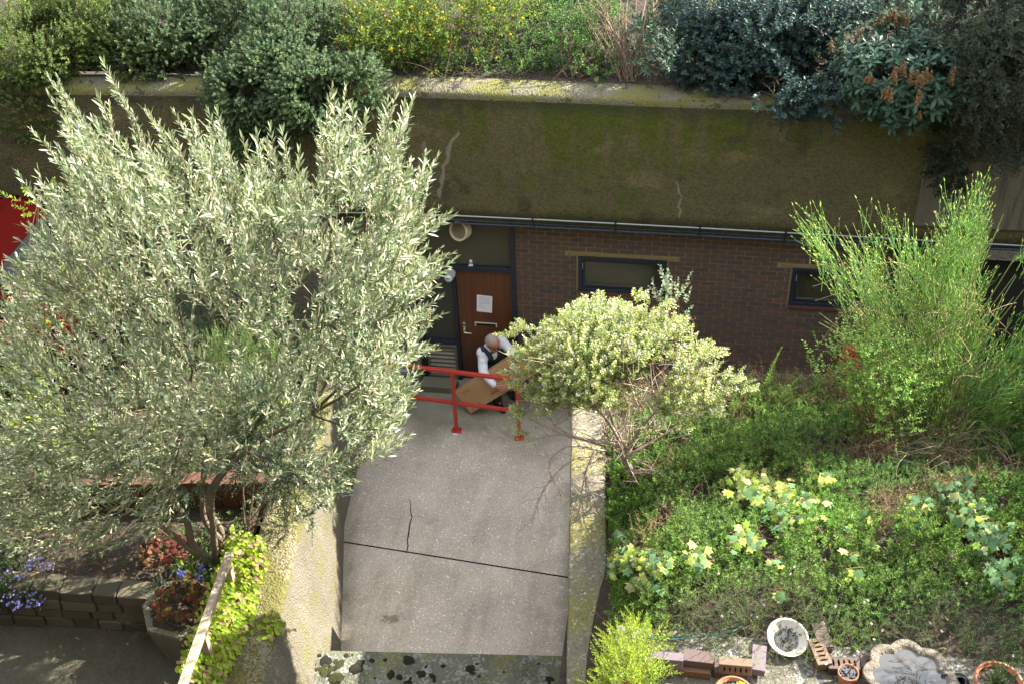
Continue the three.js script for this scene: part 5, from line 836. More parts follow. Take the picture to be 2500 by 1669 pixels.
{ // large-leaved evergreen with tan flower spikes
  const cols = [[0.045, 0.095, 0.06], [0.06, 0.12, 0.075], [0.03, 0.07, 0.045]], mk = () => sprig({ len: 0.2, n: 11, t0: 0.35, L: 0.13, W: 0.042, rows: [[0, 0.1], [0.4, 0.85], [0.7, 1], [1, 0]], a0: 1.5, a1: 0.9, stemR: 0.005, stem: [0.12, 0.09, 0.05], colors: cols, curl: 0.3, fold: 0.2, tip: 0.9 });
  const rosette = mk();
  const t = shrub({ name: 'loquat_shrub', label: 'large-leaved evergreen with upright tan flower clusters leaning over the wall at the upper right', base: onY(2180, 205, 4.95), blobs: [blob(onZ(2180, 190, 0.3), 0.62, 0.4, 0.4), blob(onZ(2280, 215, 0.4), 0.4, 0.35, 0.3), blob(onZ(2220, 245, 0.5), 0.42, 0.25, 0.25), blob(onY(2190, 60, 5.5), 0.5, 0.35, 0.4), blob(onZ(2100, 150, 0.0), 0.25, 0.3, 0.3), blob(onZ(2180, 290, 0.45), 0.28, 0.2, 0.15)], n: 420, sprigs: [rosette], up: 0.5, gap: 0.38, skin: 0.25, seed: 12, stems: 14, stemR: 0.014, mat: GLOSSY, explode: 200, leafMats: [leafMat([0.05, 0.105, 0.065], { transmission: 0.15, clearcoat: 0.35, clearcoatRoughness: 0.35 }), leafMat([0.035, 0.08, 0.05], { transmission: 0.15, clearcoat: 0.35, clearcoatRoughness: 0.35 })] });
  const bead = new THREE.IcosahedronGeometry(0.011, 0), b = new Build();
  for (let k = 0; k < 5; k++) for (let i = 0; i < 34; i++) { const y = rr(0, 0.17), r = 0.02 * (1 - y / 0.2), a = rnd() * 6.28; b.add(bead, aim(V((k - 2) * 0.035 + Math.cos(a) * r, y * (1 - Math.abs(k - 2) * 0.15), Math.sin(a) * r + (k % 2) * 0.02), YUP), pick([[0.26, 0.14, 0.05], [0.32, 0.2, 0.08], [0.2, 0.11, 0.045]])); }
  const fg = b.done();
  for (const [u, v, z, s] of [[2175, 30, -0.7, 1], [2205, 45, -0.7, 1.1], [2145, 40, -0.8, 0.8], [2095, 75, -0.4, 0.8], [2185, 175, 0.55, 1.1], [2235, 190, 0.6, 1.2], [2260, 185, 0.6, 1.2], [2325, 180, 0.5, 1.1], [2165, 225, 0.7, 1], [2120, 185, 0.5, 0.7], [2240, 230, 0.7, 1], [2205, 165, 0.5, 1], [2030, 100, 0, 0.7], [2245, 270, 0.6, 0.6]]) { const m = part('flower_cluster', fg, LEAFY, t); m.position.copy(onZ(u, v + 20, z + 0.3).sub(t.position)); m.scale.setScalar(s * 0.95); m.rotation.set(rr(-0.2, 0.2), rnd() * 6, rr(-0.25, 0.25)); }
}
{ // drooping pale-leaved shrub in the upper right corner
  const mk = () => sprig({ len: 0.26, n: 16, L: 0.062, W: 0.024, rows: OVATE, a0: 1.4, a1: 0.9, bend: 0.35, stemR: 0.003, stem: [0.06, 0.045, 0.03], colors: [[0.05, 0.075, 0.045], [0.075, 0.095, 0.065], [0.03, 0.05, 0.028], [0.1, 0.105, 0.075]], curl: 0.25 });
  shrub({ name: 'silverberry_shrub', label: 'tall drooping shrub with grey-green curled leaves in the upper right corner', base: onY(2400, 200, 4.95), blobs: [blob(onZ(2330, 110, 0.2), 0.5, 0.7, 0.5), blob(onZ(2420, 190, 0.5), 0.45, 0.7, 0.4), blob(onZ(2450, 60, 0), 0.5, 0.6, 0.5), blob(onZ(2360, 250, 0.6), 0.25, 0.35, 0.2), blob(onZ(2480, 300, 0.5), 0.3, 0.5, 0.3)], n: 1700, sprigs: [mk(), mk()], up: 0.1, gap: 0.42, freq: 2.6, seed: 14, stems: 22, stemR: 0.01, lean: V(0, -0.35, 0.15) });
  shrub({ name: 'hanging_shrub', label: 'dark clump of leaves hanging down in front of the blank concrete panel', base: onZ(2330, 300, 0.4), blobs: [blob(onZ(2320, 360, 0.5), 0.2, 0.35, 0.14), blob(onZ(2330, 430, 0.52), 0.2, 0.22, 0.12), blob(onZ(2300, 415, 0.5), 0.14, 0.25, 0.1)], n: 150, sprigs: [sprig({ len: 0.15, n: 12, L: 0.06, W: 0.026, rows: OVATE, a0: 1.4, a1: 0.9, stemR: 0.003, stem: [0.05, 0.04, 0.03], colors: [[0.02, 0.035, 0.02], [0.03, 0.05, 0.03]] })], up: -0.2, gap: 0.36, mat: DULL, stems: 6, stemR: 0.006 });
  // unseen tree added beyond the right edge to shade the upper right corner
  shrub({ name: 'added_shade_tree', label: 'unseen dark evergreen beyond the right edge, added to shade the upper right corner', category: 'tree', base: V(9.5, 4.9, -0.8), blobs: [blob(V(9.2, 6.3, -0.6), 1.5, 1.4, 1.3), blob(V(10.6, 6.8, 0.4), 1.4, 1.8, 1.4), blob(V(8.2, 5.6, -1.4), 0.8, 0.7, 0.7), blob(V(9, 7.6, -1.6), 1.7, 1.5, 1.4)], n: 6000, s0: 1, s1: 1.7, sprigs: [sprig({ len: 0.24, n: 18, L: 0.075, W: 0.03, rows: OVATE, a0: 1.3, a1: 0.8, stemR: 0.004, stem: [0.05, 0.04, 0.03], colors: [[0.022, 0.035, 0.02], [0.03, 0.05, 0.028]] })], up: 0.3, gap: 0.36, skin: 0.5, stems: 10, stemR: 0.03, mat: DULL });
}
// ── olive ──
{
  const b = onY(515, 1372, 1.93), zc = 5.1, t = plant('olive_tree', 'large olive tree with silvery narrow leaves leaning over the left of the ramp', 'tree', b);
  const P = [[60, 540], [78, 420], [120, 300], [105, 195], [185, 260], [255, 165], [285, 290], [320, 350], [365, 270], [400, 350], [430, 290], [530, 275], [560, 380], [610, 350], [700, 330], [735, 370], [775, 370], [800, 250], [845, 222], [890, 290], [960, 245], [1005, 260], [1025, 380], [1060, 395], [1050, 470], [1095, 520], [1045, 570], [1105, 640], [1060, 690], [1080, 760], [1072, 840], [1010, 870], [1030, 925], [1008, 965], [985, 1000], [1000, 1085], [930, 1120], [885, 1180], [800, 1200], [735, 1300], [700, 1330], [640, 1230], [560, 1150], [470, 1150], [400, 1300], [330, 1390], [200, 1360], [60, 1300], [-60, 1250], [-60, 650]];
  const inside = (u, v) => { let c = false; for (let i = 0, j = P.length - 1; i < P.length; j = i++) if ((P[i][1] > v) !== (P[j][1] > v) && u < ((P[j][0] - P[i][0]) * (v - P[i][1])) / (P[j][1] - P[i][1]) + P[i][0]) c = !c; return c; };
  const cols = [[0.27, 0.32, 0.17], [0.38, 0.42, 0.25], [0.5, 0.51, 0.37], [0.12, 0.18, 0.08], [0.62, 0.61, 0.47], [0.2, 0.27, 0.11]];
  const mk = (n = 18, len = 0.32) => sprig({ len, n, L: 0.115, W: 0.024, rows: LANCE, opposite: true, a0: 0.95, a1: 0.25, bend: rr(-0.25, 0.25), stemR: 0.0032, stem: [0.27, 0.24, 0.15], colors: cols, fold: 0.2, curl: 0.12, tip: 0.7 });
  const shoots = [mk(), mk(20, 0.38), mk(14, 0.28), mk(18, 0.34)];
  { const l = shoots[0].userData.leaves; shoots[0].userData.stemOnly = tube([V(0, 0, 0), V(0, 0.15, 0), V(0, 0.29, 0)], 0.0032, 0.0016, 4, 3); }
  // limbs
  const limbs = [], tips = [];
  const limb = (pts, r0, r1) => { limbs.push(tube(pts, r0, r1, 9, pts.length * 5)); return pts[pts.length - 1]; };
  const L = (u, v, dz) => onZ(u, v, b.z + dz);
  const mains = [[[520, 1372, 0], [470, 1330, 0.05], [455, 1270, 0.0], [420, 1210, -0.05], [430, 1110, -0.1], [470, 900, -0.2]], [[515, 1370, 0.02], [440, 1320, 0.1], [380, 1270, 0.15], [300, 1180, 0.2], [210, 1080, 0.3]], [[525, 1370, -0.02], [545, 1330, -0.05], [500, 1270, -0.05], [495, 1180, -0.1], [505, 1050, -0.2], [520, 900, -0.3]], [[530, 1365, -0.05], [540, 1300, -0.1], [505, 1230, -0.15], [560, 1120, -0.2], [680, 960, -0.3], [720, 870, -0.35]], [[525, 1368, 0], [520, 1290, 0.05], [520, 1200, 0.1], [600, 1100, 0.2], [760, 1010, 0.3]]];
  mains.forEach((m, i) => { const pts = m.map(([u, v, dz]) => L(u, v, dz)); pts[0].y = 1.88; tips.push(pts); limb(pts, i === 0 ? 0.05 : 0.042, 0.016); });
  const nodes = tips.flatMap((p) => p.slice(2));
  const spots = [];
  for (let k = 0; k < 7; k++) { let u, v; do { u = rr(0, 1060); v = rr(300, 1150); } while (!inside(u, v)); spots.push(L(u, v, rr(-0.7, 0.7))); }
  const subs = [[330, 300, 0], [250, 260, 0.1], [150, 500, 0.3], [480, 420, -0.2], [640, 430, 0.1], [830, 330, 0.2], [960, 380, 0.1], [1000, 620, 0.2], [980, 820, 0.3], [890, 1050, 0.4], [700, 650, 0], [500, 700, 0.3], [300, 700, 0.5], [120, 850, 0.5], [150, 1150, 0.5], [650, 1150, 0.5], [760, 1190, 0.45], [360, 1280, 0.4], [820, 760, -0.3], [560, 560, -0.4]].map(([u, v, dz]) => L(u, v, dz));
  const all = [];
  for (const e of [...subs, ...spots]) {
    const s = nodes.reduce((a, q) => (q.distanceTo(e) + Math.max(0, q.y - e.y) * 2 < a[0] ? [q.distanceTo(e) + Math.max(0, q.y - e.y) * 2, q] : a), [1e9, null])[1], m = s.clone().lerp(e, 0.5).add(V(gauss() * 0.12, gauss() * 0.1, gauss() * 0.12));
    limb([s, m, e], 0.016, 0.006); all.push([s, m, e]);
  }
  stuffPart('trunk', relG(cat(limbs), b), M.bark, t);
  // shoots: plumes at the tips of the crown, then the body of the crown
  const list = [], thin = [];
  const plumes = [[255, 160], [235, 230], [120, 190], [150, 290], [185, 270], [365, 265], [430, 285], [420, 320], [530, 275], [500, 320], [475, 300], [600, 345], [690, 330], [650, 340], [730, 380], [800, 245], [845, 222], [820, 300], [890, 285], [960, 240], [1003, 255], [985, 300], [930, 330], [1060, 395], [1030, 420], [1095, 520], [1060, 520], [1105, 635], [1070, 650], [1065, 700], [1078, 765], [1040, 800], [1072, 842], [1040, 850], [60, 540], [90, 560], [80, 420], [100, 480], [70, 620], [330, 345], [300, 400], [560, 370], [455, 280], [510, 280], [625, 320], [660, 320], [785, 290], [815, 240], [865, 250], [945, 250], [985, 270], [1040, 400], [1050, 430], [1085, 540], [1020, 480], [1095, 620], [1085, 660], [1060, 740], [1030, 770], [1020, 860], [1000, 950], [990, 1010], [995, 1060], [940, 1090], [90, 330], [65, 450], [50, 590], [130, 250], [30, 640]];
  const lenTot = 0.75;
  for (const [u, v] of plumes) {
    const dz = rr(-0.7, 0.8), e = L(u, v, dz), side = (u - 560) / 560, dir = V(side * 0.35 + gauss() * 0.1, 1, rr(-0.1, 0.25)); if (v > 480) { dir.x += Math.sign(side) * 0.6; dir.y *= 0.75; } dir.normalize();
    const len = rr(0.7, 1.25), s = e.clone().addScaledVector(dir, -len); thin.push(tube([s, s.clone().lerp(e, 0.5).add(V(gauss() * 0.03, 0, gauss() * 0.03)), e.clone().addScaledVector(dir, -0.15)], 0.006, 0.003, 5, 6));
    list.push({ p: e, m: aim(e.clone().addScaledVector(dir, -0.27), dir, rnd() * 6, rr(0.9, 1.05)), c: tint(0.15) });
    for (let k = 0; k < 13; k++) { const f = k / 13, q = s.clone().lerp(e, f * 0.75).add(V(gauss() * 0.02, 0, gauss() * 0.02)), d2 = dir.clone().add(V(gauss() * 0.42, rr(-0.05, 0.3), gauss() * 0.5)).normalize(); list.push({ p: q, m: aim(q, d2, rnd() * 6, rr(0.65, 0.95) * (1 - 0.35 * f)), c: tint(0.18) }); }
  }
  let guard = 60000;
  while (list.length < 3300 && guard--) {
    const u = rr(-80, 1110), v = rr(180, 1400);
    if (!inside(u, v) || (v < 900 && !(inside(u, v - 75) && inside(u + 42, v - 20) && inside(u - 42, v - 20)))) continue;
    // thinner towards the foot, where the limbs show
    const mid = (1 - smooth(Math.abs(u - 560), 200, 420)) * smooth(v, 420, 520) * (1 - smooth(v, 1000, 1100));
    const low = smooth(v, 1020, 1180) * (1 - smooth(Math.abs(u - 520), 150, 330));
    if (rnd() < low * 0.86) continue;
    if (noise3(u / 75, v / 75, 3, 12) < 0.38 - 0.1 * mid + rr(-0.04, 0.04)) continue;
    const half = 0.35 + 0.9 * Math.sqrt(Math.max(0, 1 - ((u - 520) / 640) ** 2)) * smooth(v, 120, 620), p = L(u, v, rr(-0.85, 1) * half), side = (u - 540) / 560;
    const d = V(side * 0.55 + gauss() * 0.45, 0.85 - 0.75 * smooth(v, 800, 1350) + gauss() * 0.3, rr(-0.35, 0.5)).normalize();
    list.push({ p, m: aim(p.addScaledVector(d, -0.25), d, rnd() * 6, rr(0.75, 1.1)), c: tint(0.2) });
    if (rnd() < 0.16) { const a = pick(all), s = a[1].clone().lerp(a[2], rnd()); if (s.distanceTo(p) < 1.0) thin.push(tube([s, s.clone().lerp(p, 0.5).add(V(gauss() * 0.05, rr(-0.02, 0.1), gauss() * 0.05)), p], 0.006, 0.003, 4, 5)); }
  }
  for (let i = 0; i < 330; i++) { const u = rr(-60, 430), v = rr(1040, 1340) - Math.max(0, u - 250) * 0.25, p = L(u, v, rr(0.1, 0.8)), d = V(-0.5 + gauss() * 0.6, rr(-0.5, 0.35), 0.5 + gauss() * 0.4).normalize(); list.push({ p, m: aim(p.addScaledVector(d, -0.2), d, rnd() * 6, rr(0.8, 1.1)), c: tint(0.2) }); }
  stuffPart('twigs', relG(cat(thin), b), std({ color: rgb(0.28, 0.24, 0.17) }), t);
  t.userData.twig = M.twig;
  explode(t, shoots, list, 290, b, cols.map((c) => leafMat(c, { transmission: 0.35, clearcoat: 0.4, clearcoatRoughness: 0.45 })));
  delete t.userData.twig;
  scatter(t, 'foliage', shoots, rel(list, b), foliageMat({ transmission: 0.35, clearcoat: 0.4, clearcoatRoughness: 0.45 }));
}

// ── under and beside the olive ──
{
  const mk = () => sprig({ len: 0.22, n: 18, L: 0.036, W: 0.015, rows: OVATE, opposite: true, a0: 1.2, a1: 0.6, bend: rr(-0.3, 0.3), stemR: 0.0025, stem: [0.2, 0.17, 0.12], colors: [[0.12, 0.2, 0.12], [0.17, 0.25, 0.16], [0.085, 0.15, 0.08], [0.22, 0.29, 0.2]] });
  const at = (u, v, z) => onZ(u, v, z);
  shrub({ name: 'privet_shrub', label: 'small-leaved grey-green shrub under the olive, trailing over the mossy wall', base: onY(600, 1290, 1.93), blobs: [blob(at(560, 1090, 5.5), 0.35, 0.35, 0.25), blob(at(690, 1130, 5.6), 0.5, 0.35, 0.35), blob(at(740, 1210, 5.7), 0.28, 0.25, 0.25), blob(at(460, 1160, 5.7), 0.25, 0.25, 0.2), blob(at(650, 1010, 5.3), 0.4, 0.3, 0.3), blob(at(710, 1290, 5.8), 0.14, 0.2, 0.12)], n: 950, sprigs: [mk(), mk(), mk()], up: 0.2, gap: 0.42, freq: 4, seed: 50, stems: 10, stemR: 0.01, stemMat: M.twig });
  const ros = sprig({ len: 0.22, n: 34, L: 0.028, W: 0.007, rows: TINY, a0: 1.1, a1: 0.5, stemR: 0.003, stem: [0.15, 0.16, 0.06], colors: [[0.16, 0.28, 0.06], [0.22, 0.34, 0.1], [0.11, 0.2, 0.05]] });
  shrub({ name: 'rosemary_bush', label: 'upright yellow-green rosemary bush seen through the olive, left of the steel channel', base: onY(600, 1010, 1.93), blobs: [blob(onZ(625, 850, 3.4), 0.25, 0.5, 0.25), blob(onZ(560, 900, 3.4), 0.35, 0.45, 0.3), blob(onZ(700, 900, 3.4), 0.14, 0.2, 0.14)], n: 520, sprigs: [ros], up: 0.8, gap: 0.38, stems: 8, stemR: 0.008 });
  const gold = sprig({ len: 0.2, n: 14, L: 0.06, W: 0.03, rows: OVATE, a0: 1.3, a1: 0.8, stemR: 0.003, stem: [0.2, 0.22, 0.05], colors: [[0.3, 0.38, 0.03], [0.38, 0.45, 0.05], [0.2, 0.3, 0.03]] });
  shrub({ name: 'golden_shrub', label: 'golden-green leafy shrub glimpsed through the left of the olive', base: onY(90, 1000, 1.93), blobs: [blob(onZ(170, 730, 3.4), 0.45, 0.35, 0.4), blob(onZ(60, 960, 4.2), 0.4, 0.35, 0.4), blob(onZ(120, 1060, 4.5), 0.4, 0.3, 0.3), blob(onZ(90, 480, 2.4), 0.2, 0.25, 0.2)], n: 330, sprigs: [gold], up: 0.5, gap: 0.4, stems: 10 });
  shrub({ name: 'golden_shrub', label: 'small golden-green plant at the foot of the olive limbs beside the ramp wall', base: onY(590, 1110, 1.93), blobs: [blob(onZ(600, 1010, 4.6), 0.32, 0.16, 0.2), blob(onZ(640, 1000, 4.4), 0.2, 0.16, 0.2)], n: 120, sprigs: [gold], up: 0.6, gap: 0.35, stems: 6 });
  const redS = sprig({ len: 0.2, n: 12, L: 0.06, W: 0.02, rows: OVATE, a0: 1.2, a1: 0.7, stemR: 0.003, stem: [0.2, 0.06, 0.04], colors: [[0.4, 0.05, 0.03], [0.3, 0.06, 0.03], [0.14, 0.16, 0.04]] });
  shrub({ name: 'photinia_shrub', label: 'red-tipped shrub at the left edge between the van and the golden shrub', base: onY(40, 900, 1.93), blobs: [blob(onZ(30, 780, 3.2), 0.4, 0.4, 0.3), blob(onZ(100, 840, 3.6), 0.35, 0.3, 0.3)], n: 160, sprigs: [redS], up: 0.6, gap: 0.38, stems: 8 });
}
{ // dark ground leaves over the left soil, so that gaps in the olive show planting
  const t = plant('ground_cover', 'low dark green leaves covering the soil under the olive', 'ground cover', V(-3.5, 1.93, 4)), g = sprig({ len: 0.14, n: 12, L: 0.05, W: 0.024, rows: OVATE, a0: 1.4, a1: 0.8, stemR: 0.002, stem: [0.08, 0.07, 0.04], colors: [[0.06, 0.11, 0.035], [0.09, 0.16, 0.05], [0.045, 0.08, 0.03], [0.13, 0.2, 0.05]] }), l = [];
  let guard = 30000; while (l.length < 2600 && guard--) { const p = V(rr(-9, -2.5), 1.94, rr(0.9, 6)); if (p.z > 4.9 && noise3(p.x * 2, 1, p.z * 2, 4) < 0.5) continue; if (noise3(p.x * 2.4, 1, p.z * 2.4, 14) < 0.36) continue; l.push({ m: aim(p, V(gauss() * 0.5, 1, gauss() * 0.5 + 0.2), rnd() * 6, rr(0.7, 1.3)), c: tint(0.25) }); }
  scatter(t, 'foliage', [g], rel(l, t.position), LEAFY); t.userData.kind = 'stuff'; delete t.userData.category;
}
{ // coral heucheras by the planter
  const lf = lobed(0.058, [[0, 1], [0.55, 0.75], [0.6, 0.2]], 0.65, 0.45);
  const clump = (u, v, y, n, r, cols, label) => { const b = onY(u, v, y), t = plant('heuchera', label, 'plant', b); const mats = cols.map((c) => leafMat(c)); for (let i = 0; i < n; i++) { const a = rnd() * 6.28, k = Math.sqrt(rnd()) * r, p = V(Math.cos(a) * k, 0.1 + 0.12 * (1 - k / r) + rr(0, 0.05), Math.sin(a) * k), m = part('leaf', lf, pick(mats), t); m.applyMatrix4(lay(p, V(Math.cos(a), rr(-0.4, 0.2), Math.sin(a)), V(gauss() * 0.9, 1, 0.35 + gauss() * 0.8), rr(0.7, 1.3))); } stuffPart('stalks', cat(Array.from({ length: 12 }, () => { const a = rnd() * 6.28, k = rnd() * r; return tube([V(0, 0, 0), V(Math.cos(a) * k * 0.6, 0.12, Math.sin(a) * k * 0.6), V(Math.cos(a) * k, 0.16, Math.sin(a) * k)], 0.003, 0.002, 4, 5); })), M.redTwig, t); return t; };
  clump(405, 1360, 1.95, 130, 0.24, [[0.2, 0.035, 0.028], [0.26, 0.085, 0.055], [0.1, 0.018, 0.018], [0.28, 0.14, 0.08], [0.12, 0.05, 0.025]], 'coral-red heuchera clump left of the olive trunk');
  clump(450, 1478, 2.04, 120, 0.28, [[0.09, 0.04, 0.014], [0.12, 0.08, 0.014], [0.14, 0.03, 0.018], [0.07, 0.028, 0.012], [0.16, 0.15, 0.025]], 'bronze and olive heuchera growing in the faceted concrete planter');
}
{ // strap leaves and bluebells
  const b = onY(470, 1410, 1.95), t = plant('bluebell', 'bluebells with strap leaves between the coral heuchera and the timber rail', 'flower', b), gs = [leaf(0.3, 0.016, LANCE, 0.4, 0.5), leaf(0.24, 0.014, LANCE, 0.4, 0.7)], ms = [leafMat([0.2, 0.32, 0.04]), leafMat([0.13, 0.24, 0.04])], bell = lathe([[0.001, 0.016], [0.007, 0.014], [0.008, 0.004], [0.012, 0]], 6), bm = std({ color: rgb(0.14, 0.14, 0.55), side: THREE.DoubleSide });
  for (let i = 0; i < 34; i++) { const m = part('leaf', pick(gs), pick(ms), t); m.applyMatrix4(aim(V(gauss() * 0.1, 0, gauss() * 0.08), V(gauss() * 0.5 - 0.2, 1, gauss() * 0.5), rnd() * 6, rr(0.7, 1.2))); }
  for (let k = 0; k < 4; k++) { const q = V(rr(-0.02, 0.16), 0, rr(0, 0.22)), top = q.clone().add(V(rr(-0.04, 0.04), 0.3, rr(0, 0.06))); const st = part('flower_stem', tube([q, q.clone().lerp(top, 0.6).add(V(0, 0.02, 0)), top], 0.004, 0.0025, 5, 6), M.twig, t); for (let i = 0; i < 12; i++) { const f = part('bell', bell, bm, st), p = q.clone().lerp(top, rr(0.65, 1)); f.position.copy(p).add(V(rr(-0.03, 0.03), rr(-0.01, 0.02), rr(-0.03, 0.03))); f.rotation.set(rr(-0.6, 0.6), 0, rr(-0.6, 0.6)); } }
}
{ // thyme-like grey sprigs over the planter, dark strap leaves
  const b = onY(372, 1440, 2.05), t = shrub({ name: 'catmint_plant', label: 'grey-green fine-leaved plant spilling over the rim of the faceted planter', category: 'plant', base: b, blobs: [blob(onY(395, 1430, 2.1), 0.18, 0.1, 0.14), blob(onY(365, 1460, 1.95), 0.1, 0.1, 0.1), blob(onY(345, 1520, 1.55), 0.16, 0.08, 0.14)], n: 110, sprigs: [sprig({ len: 0.15, n: 18, L: 0.02, W: 0.009, rows: TINY, opposite: true, a0: 1.2, a1: 0.8, stemR: 0.0018, stem: [0.14, 0.13, 0.09], colors: [[0.13, 0.2, 0.13], [0.18, 0.25, 0.17]] })], up: 0.5, gap: 0.3 });
  const s = onY(480, 1480, 2.05), k = plant('lily_plant', 'dark green strap-leaved plant at the back of the faceted planter', 'plant', s), g = leaf(0.34, 0.035, LANCE, 0.35, 0.7), m = leafMat([0.035, 0.075, 0.025], { clearcoat: 0.3, clearcoatRoughness: 0.3 });
  for (let i = 0; i < 12; i++) { const a = rr(-1.1, 1.1) - 1.6; part('leaf', g, m, k).applyMatrix4(aim(V(gauss() * 0.03, 0, gauss() * 0.03), V(Math.sin(a), rr(0.25, 0.7), Math.cos(a) * 0.5), rr(-0.4, 0.4), rr(0.7, 1.1))); }
}
{ // bellflowers tumbling over the stone edging
  const fl = (() => { const g = new Build(); for (let i = 0; i < 5; i++) g.add(leaf(0.016, 0.011, OVATE, 0.1, 0.3), aim(V(0, 0, 0), V(Math.cos(i * 1.2566), 0.35, Math.sin(i * 1.2566)), 0, 1), [1, 1, 1]); return g.done(); })();
  const g = sprig({ len: 0.12, n: 14, L: 0.026, W: 0.02, rows: OVATE, a0: 1.4, a1: 0.8, stemR: 0.002, stem: [0.08, 0.1, 0.04], colors: [[0.05, 0.1, 0.03], [0.08, 0.14, 0.04]] });
  const t = shrub({ name: 'bellflower_plant', label: 'purple-blue bellflowers tumbling over the stone edging at the left edge', category: 'flower', base: onY(20, 1390, 1.95), blobs: [blob(onY(30, 1400, 2.0), 0.5, 0.14, 0.2), blob(onY(20, 1450, 1.85), 0.45, 0.18, 0.12), blob(onY(-40, 1340, 2.05), 0.4, 0.14, 0.2), blob(onY(110, 1380, 2.0), 0.2, 0.1, 0.12)], n: 420, sprigs: [g], up: 0.5, gap: 0.3, vary: 0.25 });
  const fm = [[0.3, 0.28, 0.75], [0.42, 0.4, 0.85], [0.24, 0.2, 0.62]].map((c) => new THREE.MeshStandardMaterial({ color: rgb(...c), side: THREE.DoubleSide, roughness: 0.8 }));
  for (let i = 0; i < 170; i++) { const c = pick([[30, 1400, 1.98, 60], [20, 1450, 1.86, 55], [-20, 1340, 2.05, 45], [95, 1375, 2.02, 30], [60, 1470, 1.8, 40]]), p = onY(c[0] + gauss() * c[3] * 1.2, c[1] + gauss() * c[3] * 0.45, c[2] + 0.12); part('flower', fl, pick(fm), t).applyMatrix4(aim(p.sub(t.position), V(gauss() * 0.4, 1, 0.5 + gauss() * 0.3), rnd() * 6, rr(0.8, 1.3))); }
  const w = [[350, 1, 0.5]];
}
{ // creeper over the mossy wall beside the timber rail
  const b = onY(585, 1400, 2.0), t = plant('creeper', 'yellow-green creeper with red-tinged leaves spilling from the timber rail onto the mossy wall', 'creeper', b), gs = [leaf(0.075, 0.042, OVATE, 0.25, 0.25), leaf(0.06, 0.034, OVATE, 0.3, 0.1), leaf(0.05, 0.03, OVATE, 0.2, 0.35)];
  const cols = [[0.3, 0.42, 0.02], [0.36, 0.48, 0.04], [0.22, 0.34, 0.02], [0.42, 0.5, 0.09], [0.16, 0.27, 0.02], [0.3, 0.4, 0.03], [0.45, 0.3, 0.2]], mats = cols.map((c) => leafMat(c, { transmission: 0.45 })), rest = gs.map(() => []);
  const edge = [[590, 1335, 640, 1345], [575, 1380, 650, 1400], [555, 1430, 625, 1440], [540, 1470, 620, 1490], [525, 1520, 610, 1540], [505, 1570, 590, 1570], [480, 1620, 560, 1620], [455, 1680, 545, 1680]], list = [];
  for (let i = 0; i < 2300; i++) { const f = Math.pow(rnd(), 0.9) * 6.999, k = Math.floor(f), q = f - k, e0 = edge[k], e1 = edge[k + 1], u0 = lerp(e0[0], e1[0], q), v0 = lerp(e0[1], e1[1], q), u1 = lerp(e0[2], e1[2], q), s = Math.pow(rnd(), 1.3), p = onY(lerp(u0 - 12, u1, s) + gauss() * 8, v0 + gauss() * 14, 2.0); p.y = 2.03 + (1 - s) * 0.32 * rnd() + rnd() * 0.05; list.push(p); }
  for (let i = 0; i < 60; i++) { const p = onY(rr(590, 720), rr(1480, 1560), 2.03); if (rnd() < 0.5) p.copy(onY(rr(640, 690) + gauss() * 10, 1530 + gauss() * 22, 2.03)); list.push(p); }
  list.forEach((p, i) => { const m = lay(p.clone().sub(b), V(0.6 + gauss() * 0.7, -0.15 + gauss() * 0.4, 0.5 + gauss() * 0.7).normalize(), V(gauss() * 0.5, 1, 0.4 + gauss() * 0.5), rr(0.8, 1.25)); if (i % 9 === 0 || i > 2300) part('leaf', pick(gs), pick(mats), t).applyMatrix4(m); else { const c = pick(cols), j = rr(0.85, 1.15); rest[i % 3].push({ m, c: rgb(c[0] * j, c[1] * j, c[2] * j) }); } });
  gs.forEach((g, k) => { const im = new THREE.InstancedMesh(g, leafMat([1, 1, 1], { transmission: 0.45 }), rest[k].length); rest[k].forEach((e, i) => { im.setMatrixAt(i, e.m); im.setColorAt(i, e.c); }); im.name = 'foliage'; im.userData.kind = 'stuff'; t.add(shadowed(im)); });
  const st = []; for (let i = 0; i < 46; i++) { const f = rnd() * 6.9, k = Math.floor(f), q = f - k, p = onY(lerp(edge[k][0], edge[k + 1][0], q), lerp(edge[k][1], edge[k + 1][1], q), 2.15), e = p.clone().add(V(rr(0.1, 0.45), rr(-0.16, 0), rr(-0.1, 0.4))); e.y = 2.03; st.push(tube([p, p.clone().lerp(e, 0.5).add(V(0, rr(0, 0.08), 0)), e], 0.004, 0.002, 4, 6)); }
  stuffPart('stems', relG(cat(st), b), M.redTwig, t);
}
